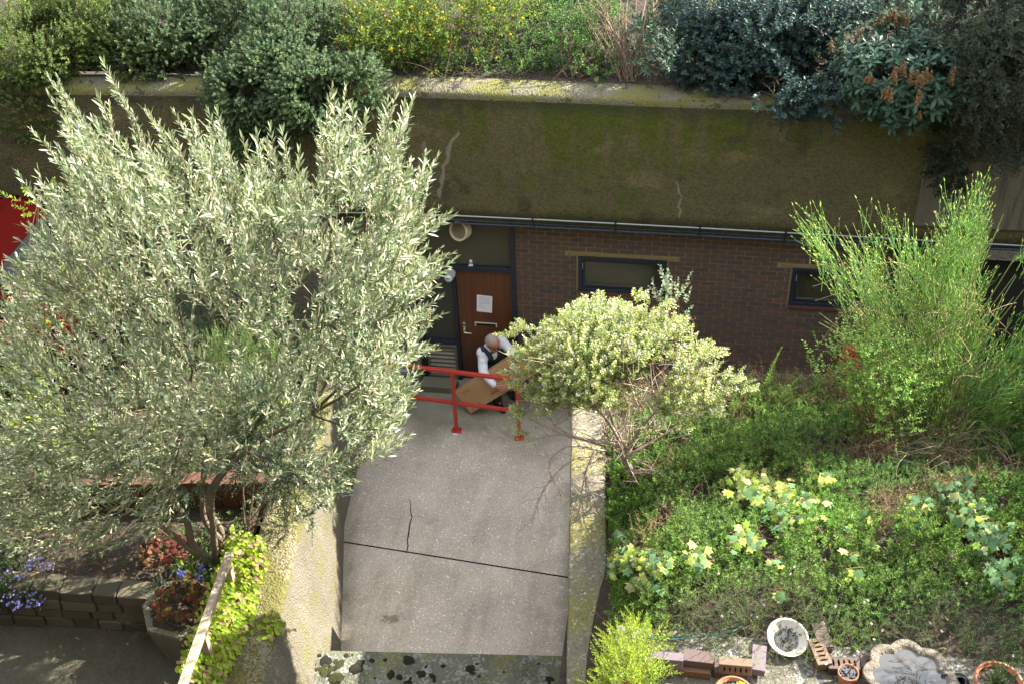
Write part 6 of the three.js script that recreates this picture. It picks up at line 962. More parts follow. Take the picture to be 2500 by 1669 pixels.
// ── ceanothus over the garden wall ──
{
  const b = onY(1545, 1170, bankY(1.75, 4.7)), t = plant('ceanothus_shrub', 'dome of pale green leaves and tiny blue flowers on grey branches by the garden wall', 'shrub', b);
  const dome = (u, v, dz) => onZ(u, v, b.z + dz), blobs = [blob(dome(1455, 868, 0), 0.62, 0.38, 0.6), blob(dome(1370, 893, 0.1), 0.42, 0.29, 0.5), blob(dome(1570, 880, 0), 0.52, 0.32, 0.55), blob(dome(1680, 935, 0.1), 0.36, 0.2, 0.4), blob(dome(1305, 910, 0.15), 0.2, 0.2, 0.25), blob(dome(1500, 832, -0.2), 0.48, 0.22, 0.4)];
  const fl = new THREE.IcosahedronGeometry(0.0075, 0), cols = [[0.36, 0.44, 0.1], [0.5, 0.54, 0.18], [0.26, 0.35, 0.08], [0.6, 0.6, 0.3], [0.17, 0.26, 0.07]], fc = [[0.22, 0.26, 0.62], [0.5, 0.5, 0.72], [0.66, 0.64, 0.7], [0.7, 0.6, 0.6]];
  const mk = (f, L = 0.038) => sprig({ len: 0.12, n: 22, L, W: 0.0145, rows: OBOV, a0: 1.35, a1: 0.6, stemR: 0.0025, stem: [0.3, 0.22, 0.16], colors: cols, flowers: f, f0: 0.75, fr: 0.014, flower: fl, fcolors: fc });
  const sp = [mk(2), mk(0), mk(1), mk(4)];
  // foliage only on the upper skin of the dome; hollow below
  const list = fill(blobs, 2300, { up: 0.5, gap: 0.43, skin: 0.16, freq: 5, seed: 60, s0: 0.75, s1: 1.15, vary: 0.15, keep: (p) => { const q = blobs[0].c; return p.y > q.y - 0.1 - 0.25 * Math.hypot(p.x - q.x, p.z - q.z) - rnd() * 0.12; } });
  for (const [u, v, n] of [[1245, 822, 4], [1265, 812, 7], [1290, 802, 8], [1385, 775, 7], [1430, 752, 7], [1470, 738, 8], [1560, 735, 9], [1520, 745, 5], [1745, 860, 10], [1790, 925, 12], [1820, 945, 10], [1715, 850, 8], [1620, 745, 8], [1650, 790, 8], [1258, 905, 9], [1262, 940, 6], [1280, 865, 8], [1270, 1050, 6], [1275, 1000, 8], [1290, 1075, 4], [1265, 1020, 6], [1620, 1000, 16], [1700, 970, 14], [1660, 1040, 14], [1580, 1060, 10], [1740, 1010, 10], [1490, 960, 6], [1360, 980, 7], [1330, 1010, 5]]) for (let i = 0; i < n; i++) { const p = dome(u + gauss() * 16, v + gauss() * 12, rr(0.1, 0.5)); list.push({ p, m: aim(p, V((u - 1480) / 300 + gauss() * 0.4, 0.7 + gauss() * 0.3, 0.3), rnd() * 6, rr(0.7, 1)), c: tint(0.15) }); }
  // branches
  const br = [], twigs = [], fork = dome(1525, 1120, 0.02), spine = [[[1530, 1100, 0], [1500, 1040, 0], [1480, 980, 0.05], [1440, 900, 0]], [[1530, 1105, 0], [1560, 1050, 0.1], [1620, 985, 0.15], [1680, 930, 0.1]], [[1515, 1090, 0.05], [1450, 1075, 0.25], [1380, 1060, 0.4], [1290, 1020, 0.45]], [[1520, 1085, 0], [1525, 1020, -0.1], [1545, 940, -0.15], [1580, 850, -0.1]], [[1518, 1090, 0.05], [1470, 1010, 0.2], [1400, 960, 0.3], [1330, 900, 0.3]], [[1535, 1110, 0], [1590, 1080, -0.1], [1680, 1020, -0.2], [1740, 950, -0.1]]];
  br.push(tube([b.clone().setY(b.y - 0.1), b.clone().lerp(fork, 0.5).add(V(0.02, 0, 0)), fork], 0.035, 0.028, 9, 8));
  for (const s of spine) {
    const pts = [fork, ...s.map(([u, v, dz]) => dome(u, v, dz))]; br.push(tube(pts, 0.021, 0.008, 7, 16));
    for (let k = 0; k < 20; k++) { const i = 1 + Math.floor(rnd() * (pts.length - 1)), p = pts[i - 1].clone().lerp(pts[i], rnd()), e = p.clone().add(V(gauss() * 0.35, rr(0.05, 0.4), gauss() * 0.35)); if (e.x < b.x - 1.0 && e.y > b.y + 0.7) continue; const m = p.clone().lerp(e, 0.5).add(V(gauss() * 0.06, gauss() * 0.03, gauss() * 0.06)); twigs.push(tube([p, m, e], 0.006, 0.0022, 5, 6)); for (let q = 0; q < 3; q++) { const f = m.clone().lerp(e, rnd()); twigs.push(tube([f, f.clone().add(V(gauss() * 0.16, rr(-0.02, 0.2), gauss() * 0.16))], 0.003, 0.0014, 4, 2)); } }
  }
  // dead branches hanging low over the wall and the bed
  for (const pts of [[[1500, 1120, 0.1], [1440, 1130, 0.35], [1420, 1200, 0.5], [1410, 1290, 0.6]], [[1500, 1120, 0.1], [1400, 1120, 0.4], [1330, 1190, 0.6], [1300, 1270, 0.7]], [[1530, 1150, 0.1], [1600, 1150, 0.3], [1660, 1200, 0.4], [1650, 1330, 0.5]], [[1540, 1150, 0.1], [1640, 1170, 0.2], [1710, 1290, 0.4]], [[1480, 1090, 0.15], [1360, 1060, 0.45], [1260, 1080, 0.6], [1220, 1060, 0.6]], [[1450, 1100, 0.3], [1430, 1160, 0.45], [1450, 1260, 0.5]], [[1480, 1100, 0.2], [1380, 1090, 0.5], [1340, 1130, 0.6], [1370, 1210, 0.7]]]) {
    const q = pts.map(([u, v, dz]) => dome(u, v, dz)); br.push(tube(q, 0.011, 0.003, 6, 14));
    for (let k = 0; k < 40; k++) { const i = 1 + Math.floor(rnd() * (q.length - 1)), p = q[i - 1].clone().lerp(q[i], rnd()), dir = q[i].clone().sub(q[i - 1]).normalize(), e = p.clone().addScaledVector(dir, rr(0.06, 0.2)).add(V(gauss() * 0.14, gauss() * 0.12, gauss() * 0.14)); twigs.push(tube([p, p.clone().lerp(e, 0.5).add(V(gauss() * 0.02, gauss() * 0.02, gauss() * 0.02)), e], 0.0035, 0.0014, 4, 4)); if (rnd() < 0.5) { const f = p.clone().lerp(e, rnd()); twigs.push(tube([f, f.clone().add(V(gauss() * 0.09, gauss() * 0.07, gauss() * 0.09))], 0.002, 0.0012, 3, 2)); } }
  }
  // tangle inside the dome
  for (let k = 0; k < 190; k++) { const p = dome(rr(1340, 1700), rr(890, 1010), rr(-0.3, 0.5)), e = p.clone().add(V((p.x - b.x) * 0.3 + gauss() * 0.2, rr(0.05, 0.35), gauss() * 0.25)); twigs.push(tube([p, p.clone().lerp(e, 0.5).add(V(gauss() * 0.04, 0, gauss() * 0.04)), e], 0.004, 0.0016, 4, 5)); }
  const pale = std({ map: texture(128, 256, (u, v) => { const n = fbm(u * 8, v * 8, 8, 8, 281); return mix3([0.22, 0.17, 0.13], [0.46, 0.4, 0.36], n); }, 6, 3) });
  stuffPart('branches', relG(cat(br), b), pale, t); stuffPart('twigs', relG(cat(twigs), b), std({ color: rgb(0.42, 0.33, 0.27) }), t);
  scatter(t, 'foliage', sp, rel(list, b), foliageMat({ transmission: 0.4, clearcoat: 0.5, clearcoatRoughness: 0.4 }));
  // a sapling with round grey leaves rising behind it
  const e = dome(1650, 880, -0.3), round = sprig({ len: 0.2, n: 14, L: 0.034, W: 0.03, rows: OBOV, opposite: true, a0: 1.2, a1: 0.8, stemR: 0.003, stem: [0.34, 0.2, 0.14], colors: [[0.25, 0.33, 0.2], [0.34, 0.38, 0.26], [0.18, 0.27, 0.15]] });
  shrub({ name: 'gum_sapling', label: 'slender sapling with round grey-green leaves rising behind the ceanothus below the left window', category: 'sapling', base: e, blobs: [blob(dome(1635, 720, -0.3), 0.12, 0.14, 0.1), blob(dome(1655, 750, -0.3), 0.13, 0.1, 0.1), blob(dome(1615, 745, -0.3), 0.08, 0.1, 0.1)], n: 22, sprigs: [round], up: 0.7, gap: 0.2, stems: 6, stemR: 0.006, stemMat: M.redTwig, stemOpt: { spread: 0.02 } });
}
// ── the overgrown bed ──
const bowlAt = onY(1918, 1562, 4.03), basinAt = onY(2222, 1655, 4.12);
const inBed = (p) => Math.hypot(p.x - bowlAt.x, p.z - bowlAt.z) > 0.2 && Math.hypot(p.x - basinAt.x, p.z - basinAt.z) > 0.36 && p.x > capX(p.z) + 0.4 && p.z > 3.42 - 0.19 * (p.x - 1.2);
{
  const cols = [[0.1, 0.2, 0.03], [0.15, 0.27, 0.045], [0.06, 0.13, 0.022], [0.21, 0.32, 0.08], [0.1, 0.18, 0.04]];
  const mk = (c, L = 0.03, n = 20, a = 1.2) => sprig({ len: 0.12, n, L, W: L * 0.4, rows: OVATE, a0: a, a1: 0.6, bend: rr(-0.3, 0.3), stemR: 0.0018, stem: [0.15, 0.09, 0.06], colors: c });
  const fine = [[0.08, 0.15, 0.04], [0.115, 0.195, 0.055], [0.05, 0.1, 0.025], [0.13, 0.11, 0.055]], fresh = [[0.12, 0.27, 0.03], [0.18, 0.34, 0.05], [0.08, 0.18, 0.022]];
  const green = [mk(cols), mk(cols, 0.03, 20), mk(cols, 0.034, 18)], wiry = [0, 1].map(() => sprig({ len: 0.2, n: 30, L: 0.02, W: 0.005, rows: TINY, a0: 1.2, a1: 0.7, bend: 0.5, stemR: 0.0018, stem: [0.16, 0.11, 0.07], colors: fine })), lush = [mk(fresh, 0.04, 16), mk(fresh, 0.034, 18)], gw = [], gl = [], dry = [0, 1].map(() => sprig({ len: 0.16, n: 16, L: 0.02, W: 0.004, rows: TINY, a0: 1.2, a1: 0.8, bend: 0.4, stemR: 0.0018, stem: [0.24, 0.15, 0.09], colors: [[0.26, 0.17, 0.1], [0.34, 0.25, 0.14], [0.16, 0.13, 0.07]] }));
  const t = plant('ground_cover', 'tangle of low daisy plants covering the sloping bed', 'ground cover', V(3, 2.9, 5)), g = [], d = [];
  let guard = 90000;
  while (g.length + gw.length + gl.length < 18000 && guard--) {
    const x = 1.3 + 5.6 * rnd(), z = rr(1.9, 7.7), p = V(x, 0, z); if (!inBed(p)) continue;
    if (z > 7.5 && (x > 3.3 || rnd() < 0.5)) continue;
    const n = noise3(x * 1.6, 2, z * 1.6, 6), hump = 0.6 * Math.max(0, noise3(x * 2.2, 3, z * 2.2, 9) - 0.3);
    p.y = bankY(x, Math.min(z, 7.4)) + hump * rnd() + rr(0, 0.07);
    const brown = noise3(x * 2.6, 7, z * 2.6, 16);
    if (brown > 0.7 + rr(-0.06, 0.06) || (z < 4.1 - 0.19 * (x - 1.2) && rnd() < 0.4)) { d.push({ m: aim(p, V(gauss() * 0.7, 1, gauss() * 0.6 + 0.2), rnd() * 6, rr(0.8, 1.5)), c: tint(0.25) }); continue; }
    if (noise3(x * 7, 5, z * 7, 31) < 0.345 + rr(-0.06, 0.06)) { if (rnd() < 0.1) d.push({ m: aim(p, V(gauss(), 0.5, gauss()), rnd() * 6, rr(0.8, 1.6)), c: tint(0.3) }); continue; }
    const kind = noise3(x * 1.1, 9, z * 1.1, 27) + rr(-0.06, 0.06), to = kind > 0.66 ? gw : kind < 0.46 ? gl : g;
    to.push({ m: aim(p, V(gauss() * 0.6, 0.9, gauss() * 0.6 + 0.25), rnd() * 6, rr(0.6, 1.1) * (0.7 + n * 0.8)), c: tint(0.28, (n - 0.5) * 0.3) });
  }
  scatter(t, 'foliage', green, rel(g, t.position), LEAFY); scatter(t, 'foliage', wiry, rel(gw, t.position), LEAFY); scatter(t, 'foliage', lush, rel(gl, t.position), LEAFY); scatter(t, 'dry_stems', dry, rel(d, t.position), DULL);
  t.userData.kind = 'stuff'; delete t.userData.category;
  // fleabane daisies, one by one
  const f = plant('fleabane', 'scattered small white fleabane daisies over the sloping bed', 'flower', V(3, 2.9, 5)), ring = new Build(); for (let i = 0; i < 12; i++) ring.add(leaf(0.013, 0.005, OBOV, 0, 0.1), aim(V(0, 0, 0), V(Math.cos(i * 0.5236), 0.18, Math.sin(i * 0.5236)), 0, 1), [0.8, 0.78, 0.8]);
  const eye = new THREE.SphereGeometry(0.0045, 7, 4, 0, 6.3, 0, 1.6), pet = ring.done(), pm = foliageMat({ transmission: 0.2 }), ym = std({ color: rgb(0.6, 0.42, 0.04) });
  const spots = [[2000, 1122], [2065, 1117], [2110, 1135], [2125, 1138], [2155, 1140], [2150, 1152], [2215, 1140], [2055, 1122], [1955, 1132], [2070, 1112], [2370, 1190], [2265, 1123], [2225, 1193], [2350, 1280], [2324, 1355], [2247, 1428], [2190, 1440], [2134, 1449], [2120, 1465], [2111, 1470], [2192, 1440], [2328, 1452], [2272, 1520], [2156, 1538], [2128, 1522], [1970, 1487], [1835, 1500], [1850, 1505], [1765, 1502], [1763, 1505], [1768, 1575], [1788, 1494], [1850, 1475], [1755, 1400], [1828, 1383], [1938, 1383], [2068, 1365], [2110, 1366], [1960, 1395], [1930, 1400], [2018, 1620], [2460, 1640], [2475, 1600], [2300, 1540], [2360, 1423], [2345, 1211], [1865, 1476], [2150, 1050], [2020, 1010], [2095, 1030], [2170, 1015], [1735, 1360], [1700, 1310], [1910, 1290], [2010, 1520], [2040, 1480], [2095, 1590], [2135, 1560], [2300, 1212], [1900, 1140], [1840, 1120]];
  for (const [u, v] of spots) { let p = onY(u, v, 3.3); for (let k = 0; k < 8; k++) p = onY(u, v, bankY(p.x, Math.min(p.z, 7.4)) + 0.17); const h = part('flower', pet, pm, f); h.position.copy(p).sub(f.position); h.rotation.set(rr(0, 0.7), rnd() * 6, rr(-0.3, 0.3)); h.scale.setScalar(rr(0.8, 1.15)); part('flower_centre', eye, ym, h); }
}
const onBank = (u, v, h = 0.12) => { let p = onY(u, v, 3.2); for (let k = 0; k < 10; k++) p = onY(u, v, bankY(p.x, Math.min(p.z, 7.4)) + h); return p; };
{ // variegated ivy
  const gA = lobed(0.078), gB = lobed(0.062, [[0, 1], [0.66, 0.6], [0.5, 0.05]], 0.4, 0.2), pale = [[0.4, 0.45, 0.12], [0.34, 0.42, 0.08], [0.46, 0.47, 0.2], [0.24, 0.36, 0.05]], dark = [[0.12, 0.22, 0.1], [0.17, 0.3, 0.13], [0.09, 0.17, 0.08]];
  const clump = (label, sets) => { const c = onBank(sets[0][0], sets[0][1]), t = plant('ivy', label, 'ivy', c), pm = pale.map((k) => leafMat(k, { transmission: 0.4 })), dm = dark.map((k) => leafMat(k)), st = []; for (const [u, v, su, sv, n, k] of sets) for (let i = 0; i < n * 1.5; i++) { const p = onBank(u + gauss() * su, v + gauss() * sv, rr(0.17, 0.4)); if (p.x < capX(p.z) + 0.4) continue; const pal = rnd() < k, m = part('leaf', rnd() < 0.6 ? gA : gB, pick(pal ? pm : dm), t); m.applyMatrix4(lay(p.clone().sub(c), V(gauss() * 0.8, -0.2 + gauss() * 0.3, 0.6 + gauss() * 0.5).normalize(), V(gauss() * 0.5, 1, 0.5 + gauss() * 0.4), rr(0.6, 1.15))); if (i % 3 === 0) st.push(tube([p.clone().sub(c), p.clone().sub(c).add(V(gauss() * 0.08, -0.06, -0.06)), p.clone().sub(c).add(V(gauss() * 0.15, -0.13, -0.16))], 0.003, 0.002, 4, 4)); } if (st.length) stuffPart('stems', cat(st), M.redTwig, t); return t; };
  clump('cream-edged ivy clump against the garden wall, below the ceanothus trunk', [[1540, 1360, 40, 26, 100, 0.66], [1600, 1370, 32, 26, 50, 0.6], [1500, 1370, 14, 22, 30, 0.6], [1570, 1420, 28, 16, 22, 0.5], [1510, 1300, 10, 10, 6, 0.1]]);
  clump('broad patch of pale yellow ivy leaves in the middle of the bed', [[1860, 1190, 70, 36, 74, 0.7], [1930, 1250, 50, 32, 42, 0.6], [1800, 1160, 40, 26, 26, 0.65], [1820, 1310, 40, 22, 26, 0.6], [1700, 1350, 30, 24, 18, 0.6], [2015, 1165, 26, 12, 12, 0.75], [1975, 1220, 30, 16, 12, 0.6]]);
  clump('thin scatter of ivy leaves among daisies right of the pale patch', [[2080, 1320, 60, 26, 14, 0.7], [2230, 1230, 30, 24, 16, 0.45], [2220, 1270, 30, 22, 10, 0.5], [2100, 1260, 40, 24, 8, 0.6], [1900, 1370, 24, 8, 5, 0.7], [2090, 1400, 30, 20, 6, 0.5], [1905, 1450, 10, 10, 3, 0.5]]);
  clump('shaded green ivy towards the right edge of the bed', [[2370, 1240, 50, 36, 40, 0.2], [2430, 1310, 40, 40, 34, 0.2], [2330, 1180, 40, 30, 22, 0.15], [2450, 1400, 30, 40, 20, 0.1]]);
}
{ // horsetail-like weeds at the brink
  const mk = (L) => sprig({ len: L, n: Math.round(L * 210), L: 0.07, W: 0.011, rows: TINY, a0: 1.15, a1: 0.3, bend: 0.12, stemR: 0.005, stem: [0.2, 0.3, 0.06], colors: [[0.24, 0.44, 0.07], [0.34, 0.55, 0.1]], tip: 0.35 });
  for (const [u, v, L, rx, label] of [[1862, 975, 0.72, 0.15, 'tall feathery bright green weed at the brink of the bed before the brick wall'], [1902, 985, 0.45, -0.1, 'shorter feathery weed just right of the tall one at the brink of the bed'], [1838, 985, 0.3, 0, 'stubby feathery weed between the ceanothus tip and the tall weed']]) { const p = onBank(u, v, 0).add(V(0, 0.12, 0.1)), g = mk(L), t = plant('horsetail', label, 'weed', p); part('stem', g, LEAFY, t).rotation.z = rx - 0.2; }
  const p = onBank(1880, 980, 0), t = plant('dock', 'dead rust-brown seed stalk beside the tall feathery weed', 'weed', p), b = new Build(), bead = new THREE.IcosahedronGeometry(0.008, 0); for (let i = 0; i < 40; i++) { const y = rr(0.1, 0.36); b.add(bead, new THREE.Matrix4().makeTranslation(gauss() * 0.03, y, gauss() * 0.03), [0.4, 0.22, 0.1]); } part('seed_head', b.done(), DULL, t); part('stalk', tube([V(0, 0, 0), V(0.01, 0.2, 0), V(-0.02, 0.38, 0)], 0.005, 0.002, 5, 6), M.redTwig, t);
}
{ // dry grass tufts along the brink and under the broom
  const blade = sprig({ len: 0.24, n: 10, L: 0.13, W: 0.003, rows: TINY, a0: 0.7, a1: 0.3, bend: 0.5, stemR: 0.0016, stem: [0.36, 0.27, 0.17], colors: [[0.42, 0.32, 0.2], [0.5, 0.4, 0.26], [0.3, 0.22, 0.13]] }), l = [], t = plant('dry_grass', 'pinkish dry grass along the far brink of the bed and under the broom', 'grass', onBank(2150, 960, 0));
  for (let i = 0; i < 620; i++) { const k = rnd(), u = k < 0.55 ? rr(1750, 2240) : rr(2140, 2480), v = k < 0.55 ? 955 + gauss() * 30 : 1060 + gauss() * 55, p = onBank(u, v, rr(0, 0.1)); if (!inBed(p)) continue; l.push({ m: aim(p, V(gauss() * 0.8, 0.7, gauss() * 0.6), rnd() * 6, rr(0.6, 1.1)), c: tint(0.2) }); }
  scatter(t, 'blades', [blade], rel(l, t.position), DULL); t.userData.kind = 'stuff'; delete t.userData.category;
}
{ // pale green shrub in front of the red cabinet
  const mk = () => sprig({ len: 0.16, n: 15, L: 0.034, W: 0.017, rows: OVATE, opposite: true, a0: 1.35, a1: 0.8, bend: rr(-0.3, 0.3), stemR: 0.0022, stem: [0.22, 0.12, 0.08], colors: [[0.26, 0.46, 0.08], [0.36, 0.54, 0.13], [0.18, 0.34, 0.06]] });
  const b = onBank(2160, 1085, 0), z = b.z + 0.35;
  shrub({ name: 'pale_shrub', label: 'pale fresh-green shrub on red-brown stems, before the red cabinet', base: b, blobs: [blob(onZ(2110, 855, z), 0.28, 0.22, 0.28), blob(onZ(2150, 930, z), 0.36, 0.24, 0.3), blob(onZ(2230, 900, z - 0.1), 0.22, 0.2, 0.2), blob(onZ(2020, 905, z), 0.16, 0.08, 0.12), blob(onZ(1995, 875, z), 0.09, 0.09, 0.08), blob(onZ(2190, 1020, z + 0.1), 0.22, 0.16, 0.2), blob(onZ(2060, 930, z), 0.14, 0.1, 0.12)], n: 420, sprigs: [mk(), mk()], up: 0.5, gap: 0.36, freq: 5, stems: 34, stemR: 0.005, stemMat: M.redTwig, stemOpt: { spread: 0.1, sides: 4 } });
}
{ // broom: rush-like green stems
  const b = onBank(2270, 1060, 0), t = plant('broom_shrub', 'tall broom bush of bright green rush-like stems at the right of the bed', 'shrub', b), z = b.z;
  const mk = () => { const o = new Build(), col = [[0.14, 0.31, 0.06], [0.22, 0.4, 0.08], [0.08, 0.2, 0.06]]; const main = [V(0, 0, 0), V(rr(-0.03, 0.03), 0.25, rr(-0.03, 0.03)), V(rr(-0.06, 0.06), 0.5, rr(-0.06, 0.06))]; const c = new THREE.CatmullRomCurve3(main); o.add(tube(main, 0.0034, 0.0018, 4, 5), I4, pick(col)); for (let k = 0; k < 7; k++) { const s = c.getPoint(rr(0.15, 0.9)), d = V(gauss() * 0.5, 1, gauss() * 0.5).normalize(), e = s.clone().addScaledVector(d, rr(0.1, 0.3)); o.add(tube([s, s.clone().lerp(e, 0.5).addScaledVector(V(d.x, 0, d.z), 0.05), e], 0.0024, 0.0013, 3, 3), I4, pick(col)); o.add(TIP, aim(e, d, 0, rr(0.7, 1.2)), pick([[0.42, 0.5, 0.1], [0.5, 0.5, 0.2], [0.3, 0.48, 0.08]])); for (let q = 0; q < 3; q++) o.add(LF, aim(s.clone().lerp(e, rnd()), d.clone().add(V(gauss() * 0.8, 0, gauss() * 0.8)).normalize(), rnd() * 6, rr(0.6, 1)), pick([[0.28, 0.48, 0.09], [0.36, 0.52, 0.1]])); } return o.done(); };
  const TIP = new THREE.ConeGeometry(0.0055, 0.035, 4).translate(0, 0.012, 0), LF = leaf(0.022, 0.006, TINY, 0.1, 0.2);
  const sp = [mk(), mk(), mk(), mk(), mk()], l = [];
  const P = [[1960, 560], [1990, 552], [2020, 560], [2065, 550], [2110, 540], [2160, 532], [2230, 545], [2290, 545], [2330, 500], [2375, 472], [2420, 432], [2455, 470], [2485, 510], [2540, 490], [2560, 700], [2540, 980], [2440, 1050], [2300, 1060], [2190, 1010], [2110, 880], [2090, 790], [2045, 720], [2000, 665], [1970, 600]];
  const inside = (u, v) => { let c = false; for (let i = 0, j = P.length - 1; i < P.length; j = i++) if ((P[i][1] > v) !== (P[j][1] > v) && u < ((P[j][0] - P[i][0]) * (v - P[i][1])) / (P[j][1] - P[i][1]) + P[i][0]) c = !c; return c; };
  let guard = 30000;
  while (l.length < 700 && guard--) {
    const u = rr(1930, 2560), v = rr(400, 1050); if (!inside(u, v)) continue;
    if (rnd() < smooth(v, 780, 1000) * 0.35 || (u < 2120 && rnd() < 0.5)) continue;
    if (noise3(u / 60, v / 60, 5, 21) < 0.44 + rr(-0.06, 0.06)) continue;
    if (v < 620 && u > 2210 && u < 2330 && rnd() < 0.6) continue;
    const p = onZ(u, v, z + rr(-0.75, 0.6) * (0.4 + 0.6 * smooth(v, 420, 700)));
    const d = V(p.x - b.x, (p.y - b.y) * 0.75 + 0.25, (p.z - b.z) * 0.8).normalize().add(V(gauss() * 0.4, 0.3 + gauss() * 0.25, gauss() * 0.35)).normalize();
    l.push({ m: aim(p.addScaledVector(d, -0.35), d, rnd() * 6, rr(0.75, 1.2)), c: tint(0.22, 0.02) });
  }
  const long = [], dead = [];
  for (let i = 0; i < 90; i++) { const u = rr(1980, 2520), v = rr(520, 900), e = onZ(u, v, z + rr(-0.6, 0.5)), s = b.clone().add(V(gauss() * 0.16, 0, gauss() * 0.14)), m = s.clone().lerp(e, 0.45).add(V(0, rr(0.05, 0.3), 0)); long.push(tube([s, m, e], 0.012 * rr(0.5, 1.1), 0.003, 5, 9)); }
  for (let i = 0; i < 190; i++) { const p = onZ(rr(2110, 2420), rr(700, 930), z + rr(-0.4, 0.4)), e = p.clone().add(V(-0.1 + gauss() * 0.35, gauss() * 0.22, gauss() * 0.3)); dead.push(tube([p, p.clone().lerp(e, 0.5).add(V(gauss() * 0.06, 0.05, gauss() * 0.05)), e], 0.0035, 0.0015, 4, 5)); }
  for (const [a, m2, c] of [[[2210, 790], [2080, 755], [1995, 845]], [[2300, 700], [2180, 640], [1985, 700]], [[2280, 610], [2150, 680], [1990, 735]]]) dead.push(tube([onZ(...a, z), onZ(...m2, z + 0.1), onZ(...c, z + 0.15)], 0.005, 0.002, 4, 14));
  stuffPart('branches', relG(cat(long), b), std({ color: rgb(0.2, 0.24, 0.08) }), t); stuffPart('dead_stems', relG(cat(dead), b), std({ color: rgb(0.38, 0.26, 0.15) }), t);
  scatter(t, 'foliage', sp, rel(l, b), foliageMat({ transmission: 0.15, specularIntensity: 0.6 }));
  // fallen grey stems beneath
  const k = onBank(2330, 1090, 0), tt = plant('brushwood', 'tangle of fallen grey-brown stems under the broom', 'brushwood', k), w = [];
  for (let i = 0; i < 170; i++) { const p = onBank(rr(2160, 2480), rr(1010, 1150), rr(0.02, 0.3)), e = p.clone().add(V(gauss() * 0.4, gauss() * 0.14, gauss() * 0.3)); w.push(tube([p, p.clone().lerp(e, 0.5).add(V(gauss() * 0.06, 0.07, gauss() * 0.05)), e], 0.004, 0.002, 4, 5)); }
  stuffPart('stems', relG(cat(w), k), std({ color: rgb(0.24, 0.18, 0.13) }), tt);
}
{ // yellow-green bush by the wall at the foot
  const g = sprig({ len: 0.2, n: 30, L: 0.034, W: 0.0075, rows: TINY, a0: 1.1, a1: 0.4, bend: 0.15, stemR: 0.0025, stem: [0.26, 0.3, 0.05], colors: [[0.34, 0.44, 0.03], [0.42, 0.5, 0.06], [0.24, 0.36, 0.03]] });
  const b = V(potD.position.x, 4.2, potD.position.z), y = (u, v, h) => onY(u, v, h);
  shrub({ name: 'heath_bush', label: 'feathery yellow-green bush in a pot beside the lower end of the garden wall', category: 'bush', base: b, blobs: [blob(y(1540, 1590, 4.2), 0.16, 0.2, 0.16), blob(y(1510, 1640, 4.25), 0.12, 0.18, 0.14), blob(y(1565, 1640, 4.3), 0.14, 0.16, 0.14), blob(y(1575, 1560, 4.1), 0.14, 0.1, 0.1), blob(y(1520, 1690, 4.3), 0.16, 0.2, 0.16)], n: 330, sprigs: [g, g], up: 0.6, gap: 0.28, stems: 10, stemR: 0.005 });
  const bl = sprig({ len: 0.1, n: 12, L: 0.2, W: 0.008, rows: LANCE, a0: 0.7, a1: 0.3, stemR: 0.002, stem: [0.2, 0.3, 0.05], colors: [[0.24, 0.38, 0.05], [0.3, 0.44, 0.08]] }), q = y(1590, 1680, 4.2), t = plant('grass_tuft', 'tuft of green grass blades at the edge of the pot under the feathery bush', 'grass', q); part('blades', bl, LEAFY, t);
  const q2 = y(1842, 1640, 4.02), t2 = plant('grass_tuft', 'pale green grass blades between the mauve end-on brick and the primrose pot', 'grass', q2); part('blades', bl, LEAFY, t2).scale.setScalar(0.8);
}
{ // primrose in its pot, plant in the dark pot
  const lf = leaf(0.09, 0.045, OVATE, 0.25, 0.3), m = [leafMat([0.1, 0.24, 0.05]), leafMat([0.14, 0.3, 0.06])], t = plant('primrose', 'yellow-flowered primrose growing in the terracotta pot before the short brick edging', 'flower', potA.position.clone().setY(4.21).add(V(0.05, 0, -0.02)));
  for (let i = 0; i < 22; i++) { const a = rnd() * 6.28; part('leaf', lf, pick(m), t).applyMatrix4(lay(V(Math.cos(a) * 0.02, 0.01, Math.sin(a) * 0.02), V(Math.cos(a), rr(0.1, 0.9), Math.sin(a)), V(0, 1, 0.2), rr(0.7, 1.1))); }
  const petal = leaf(0.02, 0.018, OBOV, 0.1, 0.1), ym = std({ color: rgb(0.75, 0.48, 0.02), side: THREE.DoubleSide }); for (let k = 0; k < 5; k++) { const c = V(rr(-0.03, 0.05), rr(0.07, 0.11), rr(-0.07, 0.0)); for (let i = 0; i < 5; i++) part('petal', petal, ym, t).applyMatrix4(aim(c, V(Math.cos(i * 1.2566), 0.4, Math.sin(i * 1.2566)), 0, 1)); }
  const g = sprig({ len: 0.28, n: 40, L: 0.045, W: 0.008, rows: TINY, a0: 1.2, a1: 0.5, stemR: 0.003, stem: [0.06, 0.08, 0.03], colors: [[0.05, 0.1, 0.03], [0.08, 0.14, 0.04]] }), l = [], t3 = plant('potted_shrub', 'dim feathery plant in the large dark pot at the lower right corner', 'plant', potC.position.clone().setY(4.2)); for (let i = 0; i < 20; i++) l.push({ m: aim(V(gauss() * 0.05, 0, gauss() * 0.05), V(gauss() * 0.5, 1, gauss() * 0.5), rnd() * 6, rr(0.7, 1.1)), c: tint(0.2) }); scatter(t3, 'foliage', [g], l, LEAFY);
}
